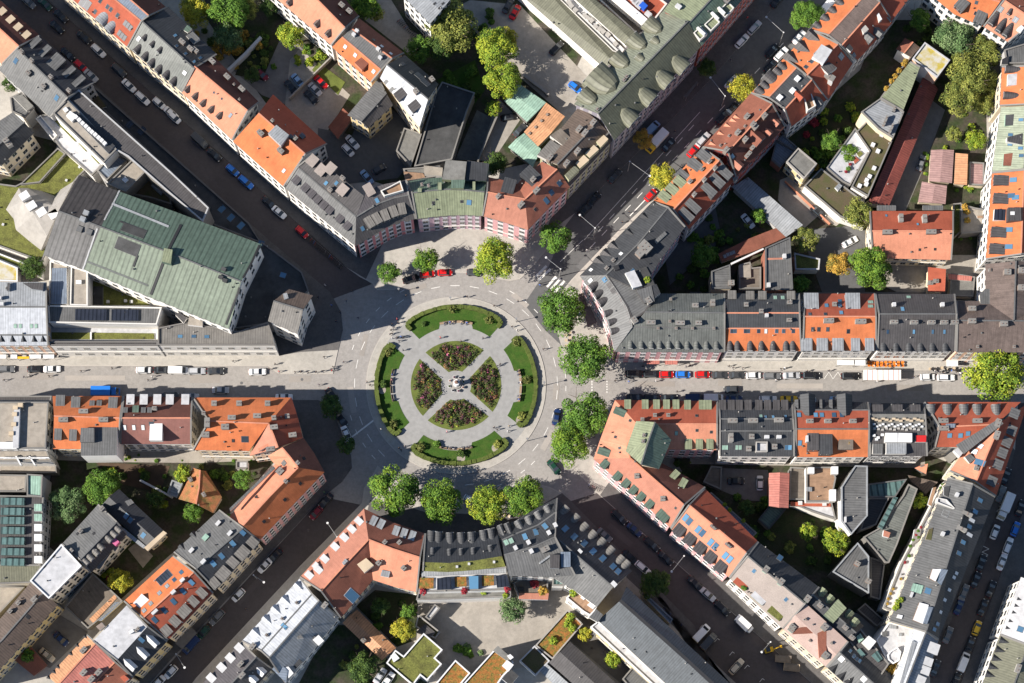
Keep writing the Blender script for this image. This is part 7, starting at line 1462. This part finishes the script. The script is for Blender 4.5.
# ================================================================== people
mat('skin',(.5,.32,.23),.7,.05,grain=0); mat('hair',(.06,.04,.03),.8,.1,grain=0)
CL={'black':(.015,.015,.018),'dark blue':(.02,.03,.08),'white':(.75,.75,.75),'red':(.55,.03,.04),'blue':(.05,.15,.5),'grey':(.2,.2,.2),'pink':(.7,.3,.35),'green':(.05,.2,.08),'beige':(.5,.42,.3)}
for k,c in CL.items(): mat('cloth_'+k,c,.85,.08,4,grain=0)
def body_mesh(pose,shirt):
    V=[];E=[];Rd=[]
    def v(p,r,par=None):
        V.append(p); Rd.append(r)
        if par is not None: E.append((par,len(V)-1))
        return len(V)-1
    sit=pose=='sitting'
    if sit:
        pel=v((0,0,.55),.15); ch=v((-.02,0,.85),.16,pel); sh=v((-.03,0,1.08),.15,ch); nk=v((-.02,0,1.2),.06,sh); hd=v((0,0,1.33),.1,nk); v((0,0,1.42),.085,hd)
        for s in(-1,1):
            h=v((.08,s*.1,.52),.1,pel); k=v((.5,s*.13,.52),.07,h); a=v((.52,s*.13,.1),.045,k); v((.68,s*.14,.05),.04,a)
            q1=v((-.03,s*.2,1.06),.065,sh); q2=v((.05,s*.25,.8),.045,q1); v((.28,s*.14,.68),.035,q2)
    else:
        st=.22 if pose=='walking' else .04
        pel=v((0,0,.95),.14); ch=v((0,0,1.2),.15,pel); sh=v((0,0,1.42),.14,ch); nk=v((0,0,1.53),.055,sh); hd=v((.02,0,1.64),.1,nk); v((.01,0,1.74),.085,hd)
        for s in(-1,1):
            f=s*st
            h=v((0,s*.09,.86),.1,pel); k=v((f*.7+.03,s*.1,.48),.065,h); a=v((f*1.4-(.05 if s<0 else 0),s*.1,.08),.042,k); v((f*1.4+.14,s*.11,.04),.04,a)
            q1=v((0,s*.2,1.4),.06,sh); q2=v((-f*.5,s*.26,1.14),.042,q1); v((-f*1.0+.06,s*.25,.9),.035,q2)
    me=bpy.data.meshes.new('body'); me.from_pydata(V,E,[]); o=bpy.data.objects.new('tmp',me); COL.objects.link(o)
    mod=o.modifiers.new('s','SKIN'); 
    for i,r in enumerate(Rd): me.skin_vertices[0].data[i].radius=(r,r)
    me.skin_vertices[0].data[0].use_root=True
    o.modifiers.new('d','SUBSURF').levels=1
    dg=bpy.context.evaluated_depsgraph_get(); ev=o.evaluated_get(dg); m2=bpy.data.meshes.new_from_object(ev)
    bpy.data.objects.remove(o)
    m2.name='person'; m2.materials.clear()
    for k in ('skin','cloth_'+shirt,'cloth_dark blue' if shirt!='dark blue' else 'cloth_grey','hair'): m2.materials.append(M(k))
    zs=1.2 if sit else 1.52; zt=.62 if sit else .95
    for p in m2.polygons:
        z=p.center.z; x=p.center.x; y=abs(p.center.y)
        if z>zs+.22 or (z>zs+.1 and x<0): p.material_index=3
        elif z>zs: p.material_index=0
        elif z<.1: p.material_index=3
        elif (not sit and y>.2 and z<1.0) or (sit and y>.1 and z<.74 and z>.62 and x>.2): p.material_index=0
        elif z>zt: p.material_index=1
        else: p.material_index=2
        p.use_smooth=True
    return m2
BM={}
def person(x,y,ang,col,label,group=None,pose='walking',z0=.13):
    k=(pose,col)
    if k not in BM: BM[k]=body_mesh(pose,col)
    c=P(x,y,z0+.9); o=put('person',BM[k],None,(c.x,c.y,z0),rotz=math.radians(ang)); tag(o,label,'person',group); return o
PC={'k':'black','n':'dark blue','w':'white','r':'red','b':'blue','g':'grey','p':'pink','G':'green','e':'beige'}
def people(place,end,pts,group,pose='walking',z0=.13,ang=None):
    for i,(x,y,c) in enumerate(sorted(pts,key=_key(end))):
        person(x,y,ang if ang is not None else rnd.uniform(0,360),PC[c],'person in %s top %s %s, %s from the %s'%(PC[c],pose,place,ORD[i],end),group,pose,z0)
people('on the west street pavement','west',[(4,380,'k'),(24,377,'n'),(29,375,'w'),(49,376,'k'),(81,371,'k'),(112,368,'k'),(152,376.5,'w'),(148,380,'k'),(221,352,'k'),(233,361,'g'),(269,369,'k'),(279,371.5,'r'),(275,364,'k')],'people in the western street')
people('at the western street mouth','west',[(295,372,'k'),(301,372,'k'),(308,372.5,'k'),(316,372,'k'),(323,371,'k'),(319,384.8,'n'),(324,357,'k'),(332,370.5,'r'),(333,367,'k'),(331,369,'g'),(343.5,362,'n')],'people at the mouth of the western street')
people('on the north-west island rim','north',[(397,319,'r'),(398,322.5,'k'),(392,324,'k'),(393,328,'g'),(391,330,'k'),(392,333.5,'k'),(390,334,'n'),(392,338,'w'),(397,338,'k'),(401,336.5,'b'),(399,341,'k'),(403,337.5,'k'),(406,295.5,'k')],'people on the north-west rim of the island')
people('on the island ring path','north',[(461,341,'k'),(440.5,337.5,'r'),(500,364,'k'),(497,366,'n'),(447,431.8,'p'),(494,427.5,'k'),(497,429.5,'k'),(508,431,'w'),(509,426,'e'),(401,450,'k'),(399,448,'k'),(405,446,'g'),(403,350,'n'),(483,338,'k')],'people on the ring path')
people('crossing the road ring','north',[(518,301,'k'),(467,296.5,'k'),(494,305.7,'k'),(512,326.5,'k'),(517,330,'w'),(561,368,'k'),(543.5,349,'k'),(478,470,'k'),(367,382,'k'),(370,385,'k'),(381,429,'w')],'people crossing the road ring')
people('in the eastern street','west',[(597,381.5,'k'),(615,381,'k'),(629,381.5,'b'),(656,381,'w'),(643,366,'k'),(677,391.5,'k'),(729,366,'k'),(733,368,'n'),(742.5,368,'g'),(781,369,'k'),(785,368,'w'),(829,370.5,'k'),(776,380,'w'),(690,365,'k'),(686,366.5,'n'),(914,376.5,'k'),(877,381.5,'w'),(807,371,'k')],'people in the eastern street')
people('north-west of the square','west',[(325,285,'w'),(331.5,305,'l' if 0 else 'b'),(318,297,'k'),(340,312,'k'),(346,300,'g'),(352,291,'k'),(336,321,'k'),(358,318,'n')],'people in the north-west mouth of the square')
people('in the north-east street','top right',[(640,93,'k'),(731,60,'n'),(747.5,17.5,'r'),(705,155,'k'),(629,212,'k'),(622,222,'k'),(587,250,'w'),(540,285,'b'),(675,131,'k')],'people in the north-east street')
people('in the south-west street','top right',[(308,530,'n'),(246,609,'k'),(324,492,'G'),(171,665,'w')],'people in the south-west street')
people('in the southern courtyard','west',[(403,642,'k'),(420,655,'k'),(592,648,'k'),(604,651,'g')],'people in the southern courtyard')
# benches and sitters at the lawn recesses
mat('bench_wood',(.28,.2,.13),.8,.1,3,grain=0)
def bench_mesh():
    b=MB(); b.box((0,0,.4),.5,1.8,.06); b.box((-.24,0,.5),.06,1.8,.4); s=b.mesh('seat',[M('bench_wood')])
    return s
BSEAT=MB(); BSEAT.box((0,0,.4),.5,1.9,.06); BSEAT=BSEAT.mesh('seat',[M('bench_wood')])
BBACK=MB(); BBACK.box((-.26,0,.52),.05,1.9,.38); BBACK=BBACK.mesh('backrest',[M('bench_wood')])
BLEG=MB(); BLEG.box((0,0,0),.42,.08,.4); BLEG=BLEG.mesh('leg',[M('trim_dark')])
def bench(x,y,ang,label,z0=.19):
    c=P(x,y,.5); rt=root('park_bench',label,'bench',Vector((c.x,c.y,z0)),rotz=math.radians(ang),group='park benches of the square')
    put('seat',BSEAT,rt,(0,0,0)); put('backrest',BBACK,rt,(0,0,0)); put('leg',BLEG,rt,(0,.75,0)); put('leg',BLEG,rt,(0,-.75,0))
    return c
rr=random.Random(11); cols=['k','k','n','w','g','r','p','k','b','e']
for nm,am,n in (('northern',90,4),('western',180,4),('southern',270,4),('eastern',0,4)):
    for i in range(n):
        a=am+(i-1.5)*7.6; x,y=pol(64.6,a); c=bench(x,y,a+180,'wooden bench at the %s lawn, %s of four clockwise'%(nm,ORD[3-i]))
        for s in (-.5,.35):
            if rr.random()<.62:
                col=rr.choice(cols); ar=math.radians(a+180)
                o=put('person',BM.setdefault(('sitting',PC[col]),body_mesh('sitting',PC[col]) if ('sitting',PC[col]) not in BM else BM[('sitting',PC[col])]),None,(c.x-math.sin(ar)*s,c.y+math.cos(ar)*s,.13),rotz=ar)
                tag(o,'person in %s top sitting on the %s bench of the %s lawn'%(PC[col],ORD[3-i],nm)+(', left seat' if s<0 else ', right seat'),'person','people sitting round the island')
# ================================================================== bicycles
def bike_parts():
    fr=MB()
    for a,b_ in (((-.1,0,.3),(-.3,0,.85)),((-.1,0,.3),(.42,0,.85)),((-.27,0,.78),(.42,0,.82)),((-.52,0,.34),(-.1,0,.3)),((-.52,0,.34),(-.27,0,.78)),((.42,0,.95),(.53,0,.34))): fr.tube(a,b_,.025,.025,5)
    w=MB()
    for k in range(14):
        a0,a1=6.2832*k/14,6.2832*(k+1)/14
        w.tube((.33*math.cos(a0),0,.33*math.sin(a0)),(.33*math.cos(a1),0,.33*math.sin(a1)),.022,.022,4)
    for k in range(4): a0=math.pi*k/4; w.tube((.32*math.cos(a0),0,.32*math.sin(a0)),(-.32*math.cos(a0),0,-.32*math.sin(a0)),.006,.006,3)
    h=MB(); h.tube((.4,-.3,1.0),(.42,0,.98),.018,.018,4); h.tube((.42,0,.98),(.4,.3,1.0),.018,.018,4)
    s=MB(); s.box((-.32,0,.86),.28,.16,.06)
    return fr,w,h,s
fr,w,h_,s_=bike_parts()
BK={c:fr.mesh('frame',[M(m)]) for c,m in (('black','dark'),('red','red'),('blue','blue'),('silver','metal_pole'))}
BW=w.mesh('wheel',[M('tyre')]); BH=h_.mesh('handlebar',[M('metal_pole')]); BS=s_.mesh('saddle',[M('dark')])
def bike(x,y,ang,col,label,group):
    c=P(x,y,.5); rt=root('bicycle',label,'bicycle',Vector((c.x,c.y,.13)),rotz=math.radians(ang),group=group)
    put('frame',BK[col],rt,(0,0,0)); put('wheel',BW,rt,(-.52,0,.35)); put('wheel',BW,rt,(.53,0,.35)); put('handlebar',BH,rt,(0,0,0)); put('saddle',BS,rt,(0,0,0))
def bikerow(x0,y0,x1,y1,n,ang,place,group):
    for i in range(n):
        t=(i+.5)/n; col=rnd.choice(['black','black','black','silver','red','blue'])
        bike(x0+(x1-x0)*t,y0+(y1-y0)*t,ang+rnd.uniform(-9,9),col,'%s bicycle, %s from the left in the row %s'%(col,ORD[i],place),group)
bikerow(309,238,343,268,24,55,'at the corner of the square','bicycles at the corner of the square')
bikerow(372,243,392,228,12,120,'before the red and white facade','bicycles before the red and white facade')
bikerow(650,596,684,628,18,45,'beside the teal canopy','bicycles beside the teal canopy')
bikerow(398,20,420,40,14,40,'in the yard by the white building','bicycles in the yard by the white building')
bikerow(588,485,601,490,7,60,'on the sunny south-east corner','bicycles on the sunny corner')
bikerow(591,440,605,412,8,20,'beside the salmon corner house','bicycles beside the salmon corner house')
# ================================================================== lamps, awnings, small street things
LB=MB(); LB.cyl((0,0,0),.14,.07,1,8); LPOLE=LB.mesh('pole',[M('metal_pole')])
def lamp(x0,y0,x1,y1,hh,label,group='street lamps on long arms'):
    A=P(x0,y0,hh); B_=P(x1,y1,hh+.3); rt=root('street_lamp',label,'street lamp',Vector((A.x,A.y,.1)),group=group)
    o=put('pole',LPOLE,rt,(0,0,0)); o.scale=(1,1,hh-.1)
    b=MB(); b.tube(A,B_,.07,.05,6); b.put('arm',[M('metal_pole')],rt)
    b=MB(); b.cyl((B_.x,B_.y,B_.z-.25),.22,.3,.25,10); b.put('lamp_head',[M('white')],rt)
    b=MB(); b.cyl((A.x,A.y,A.z-.1),.14,.2,.2,8); b.put('pole_cap',[M('white')],rt)
for a in [(629.8,161.5,649.8,175.8,9,'street lamp with a long arm left of the yellow tree, north-east street'),(725,96,710.5,77.5,9,'street lamp with a long arm beside the second yellow tree, north-east street'),(783.5,32.5,766.5,17,9,'street lamp with a long arm near the top of the north-east street'),(595,228,579.8,215,9,'street lamp with a long arm near the pink corner house'),
 (253.5,575,263.8,582.2,9,'street lamp opposite the white metal roof, south-west street'),(684,556,671.7,571.5,9,'street lamp reaching over the upper south-east street'),(770.5,642,761.7,652,9,'street lamp with a white head, lower south-east street'),(176,654,184.5,667.5,9,'street lamp near the bottom of the south-west street'),(337,537,327.5,523,8,'street lamp at the mouth of the south-west street'),(560.5,269,546,257.5,8,'street lamp beside the tree at the pink corner house'),(577,289,556,278,8,'curved street lamp at the zebra crossing')]: lamp(*a)
def post(x,y,hh,label,group='slender lamp posts of the round island'):
    c=P(x,y,.13); rt=root('lamp_post',label,'lamp post',Vector((c.x,c.y,.13)),group=group); o=put('pole',LPOLE,rt,(0,0,0)); o.scale=(.7,.7,hh)
    b=MB(); b.cyl((c.x,c.y,.13+hh),.22,.3,.35,8); b.put('lamp_head',[M('metal_pole')],rt)
for a in [(516,322,3.8,'slender lamp post on the north-east rim of the round island'),(544,385.5,4,'slender lamp post on the east rim of the round island'),(527,441,3.4,'slender lamp post on the south-east rim of the round island'),(450.5,300,2.6,'slender lamp post on the north rim of the round island'),(538.5,284,4.2,'sign mast before the zebra crossing'),(399,292,3.4,'slender lamp post on the kerb north-west of the ring')]: post(*a)
def awning(x0,y0,x1,y1,z,m,label,group,name='awning',cat='awning',posts=False):
    W=[P(x0,y0,z+.35),P(x1,y0,z+.35),P(x1,y1,z),P(x0,y1,z)]; c=(W[0]+W[2])/2
    rt=root(name,label,cat,Vector((c.x,c.y,.13)),group=group)
    b=MB(); b.face([W[3],W[2],W[1],W[0]],0,[(W[3].x,0),(W[2].x,0),(W[1].x,3),(W[0].x,3)])
    t=Vector((0,0,.12)); L=[v-t for v in W]; b.face(L)
    for i in range(4): b.face([L[i],L[(i+1)%4],W[(i+1)%4],W[i]])
    b.put('canvas',[M(m)],rt)
    for v in (W[2],W[3])+((W[0],W[1]) if posts else ()):
        b=MB(); b.cyl((v.x,v.y+.1,.13),.05,.05,v.z-.25,6); b.put('post',[M('metal_pole')],rt)
AG='awnings on the north side of the eastern street'
awning(647,359,659.5,364,2.8,'mpink','left one of the two red awnings below the pink facade',AG)
awning(665,359.3,677.5,364.5,2.8,'mpink','right one of the two red awnings below the pink facade',AG)
awning(680,359,690,363.5,2.8,'dark','black awning right of the two red awnings',AG)
awning(837,360,854,365,2.8,'white','white awning left of the orange street terrace',AG)
awning(855,360,865.5,365.5,2.8,'white','small white awning touching the orange street terrace',AG)
awning(946.5,360,958,366.3,2.8,'white','white awning near the large lime green tree',AG)
awning(863.3,369.8,901,380,2.9,'stripe_awning','long white canopy with thin red stripes over a street terrace','canopies over street terraces',name='terrace_canopy',cat='canopy',posts=True)
WG_='awnings of the western street'
for i,(a,e) in enumerate([(-8,7),(10.5,18),(29,42),(43,55)][:4]): awning(a,354.5,e-1,358.5,2.8,'white','white awning below the peach facade, %s from the west'%ORD[i],WG_)
awning(17.5,356.5,29,358.8,2.8,'yellow','yellow awning below the peach facade',WG_)
awning(39,620,46,627,2.8,'tan','x',None) if False else None
def swaw(pts,z,m,label,group,name='awning',cat='awning'):
    W=[P(x,y,z) for x,y in pts]; c=sum(W,Vector())/4; rt=root(name,label,cat,Vector((c.x,c.y,.13)),group=group)
    if area2(W)<0: W=W[::-1]
    b=MB(); b.prism([(v.x,v.y) for v in W],z-.15,z); b.put('canvas',[M(m)],rt)
    for v in W: 
        b=MB(); vv=v+(Vector((c.x,c.y,z))-v)*.05; b.cyl((vv.x,vv.y,.1),.06,.06,z-.2,6); b.put('post',[M('metal_pole')],rt)
swaw([(175,643),(191,627),(197,633),(182,649)],3,'mtaupe','large taupe awning over the pavement of the south-west street','awnings of the south-west street')
swaw([(736,622),(741.5,615.5),(752,625),(746,632)],3.2,'white','white square canopy before the white facade, south-east street','canopies over street terraces',name='terrace_canopy',cat='canopy')
swaw([(684,96),(697,81),(698.5,82.5),(686,98)],2.7,'mg','long grey shelter roof on the pavement of the north-east street',None,name='bus_shelter',cat='shelter')
swaw([(577.5,295),(583,292.5),(588,307),(583,310)],3.2,'brownshingle','upper brown cafe canopy beside the dark corner house','cafe canopies beside the dark corner house',name='cafe_canopy',cat='canopy')
swaw([(582,309),(590,306),(597,322),(588,327)],3.2,'mpurple','lower brown cafe canopy beside the dark corner house','cafe canopies beside the dark corner house',name='cafe_canopy',cat='canopy')
# cafe tables with orange and dark tops
TBL={m:None for m in('orange','white','tan','dark')}
for m in TBL:
    b=MB(); b.cyl((0,0,.7),.42,.42,.05,10); TBL[m]=b.mesh('table_top',[M(m)])
b=MB(); b.cyl((0,0,0),.05,.05,.7,6); b.cyl((0,0,0),.25,.25,.03,8); TLEG=b.mesh('table_leg',[M('metal_pole')])
def ctable(x,y,m,label,group):
    c=P(x,y,.8); rt=root('cafe_table',label,'table',Vector((c.x,c.y,.13)),group=group); put('table_top',TBL[m],rt,(0,0,0)); put('table_leg',TLEG,rt,(0,0,0))
for j,(y) in enumerate((362.5,365.5)):
    for i in range(9): ctable(869+i*4.2,y+rnd.uniform(-.4,.4),'orange','orange cafe table on the street terrace behind the striped canopy','orange cafe tables')
for i in range(10): ctable(930+i*4,371+(i*5)%3-3+rnd.uniform(-1,1),'dark' if i%3 else 'tan','small cafe table on the pavement beside the large lime green tree','cafe tables beside the large lime green tree')
for i in range(9): ctable(500+i*4.6,515+((i*7)%3)*1.5 - i*.9,'tan','small cafe table under the trees south of the square','cafe tables south of the square')
for i in range(8): ctable(566+(i%2)*4,330+i*2.6,'tan','small cafe table beside the cafe canopies','cafe tables beside the cafe canopies')
people('at the orange cafe tables','west',[(870+i*4.4,364+((i*3)%2)*1.6,'kwnrg'[i%5]) for i in range(8)],'people at the orange cafe tables',pose='sitting')
people('beside the large lime green tree','west',[(931+i*4.2,369+((i*5)%4)*1.3,'kwnkeb'[i%6]) for i in range(9)],'people beside the large lime green tree',pose='sitting')
people('under the southern trees','west',[(505+i*5,516-i*1.2+((i*3)%2)*2,'kwnrg'[i%5]) for i in range(6)],'people under the trees south of the square',pose='sitting')
# scooters and parked things on the north-west corner: planters
# garden walls
def wallrun(pts,hh,m,label,w=.35,name='garden_wall'):
    A=[P(x,y,hh) for x,y in pts]; c=A[0]; rt=MB()
    for a,b_ in zip(A,A[1:]): rt.beam((a.x,a.y,.1),(b_.x,b_.y,.1),w,hh)
    o=rt.put(name,[M(m)]); tag(o,label,'wall','garden walls')
wallrun([(228,70),(245,54),(261,37)],2.6,'white','long white wall between the top left garden and the grey courtyard',.8)
wallrun([(289,98),(331,57)],2.2,'concrete_l','pale wall between the two parking courtyards, top left')
wallrun([(478,160),(502,104)],2.6,'w_concrete','concrete wall along the path to the mint green shed',.5)
wallrun([(478,70),(520,118)],1.5,'w_concrete','x') if False else None
wallrun([(523,74),(548,93),(547,95)],1.6,'concrete_l','low planter wall beside the car park, above the mint green shed',.8)
wallrun([(800,496),(853,533)],2.4,'white','white wall running diagonally above the south-eastern garden',.6)
wallrun([(140,480),(172,497)],2.2,'white','white wall behind the mossy garden house',.5)
wallrun([(785,181),(830,224)],1.0,'tilep','low salmon wall along the sunny yard, upper right')
# rubbish skips on the lower south-east street
def skip(x,y,m,label):
    c=P(x,y,1); b=MB(); ca,sa=math.cos(-.1),math.sin(-.1)
    lo=[(-1.4,-.8),(1.4,-.8),(1.4,.8),(-1.4,.8)]; hi=[(-2,-.95),(2,-.95),(2,.95),(-2,.95)]
    f=lambda p,z:(c.x+p[0]*ca-p[1]*sa,c.y+p[0]*sa+p[1]*ca,z)
    for i in range(4): b.face([f(lo[i],.15),f(lo[(i+1)%4],.15),f(hi[(i+1)%4],1.4),f(hi[i],1.4)])
    b.face([f(p,1.2) for p in hi],1); b.face([f(p,.15) for p in lo][::-1])
    tag(b.put('skip',[M(m),M('woodgrey')]),label,'skip','skips in the south-east street')
skip(783,659,'chim','upper brown skip at the building site in the south-east street'); skip(791.5,667.5,'tan','lower brown skip at the building site in the south-east street')
b=MB(); c=P(769,650,1.2); b.box((c.x,c.y,.5),2.2,1.2,1.0,.3); dg_=root('mini_digger','small yellow digger inside the building site, south-east street','digger',Vector((c.x,c.y,.13)))
b.put('body',[M('yellow')],dg_); b=MB(); b.box((c.x-.3,c.y,1.5),1.0,1.0,1.0,.3); b.put('cab',[M('glass')],dg_)
b=MB(); b.tube((c.x+.8,c.y,1.4),(c.x+2.2,c.y+.6,2.3),.14,.1); b.tube((c.x+2.2,c.y+.6,2.3),(c.x+3.1,c.y+.9,.9),.1,.08); b.box((c.x+3.1,c.y+.9,.6),.5,.6,.4,.3); b.put('arm',[M('yellow')],dg_)
for s in(-1,1): b=MB(); b.box((c.x,c.y+s*.6,.13),2.0,.35,.4,.3); b.put('track',[M('tyre')],dg_)
add_vents()
add_windows()
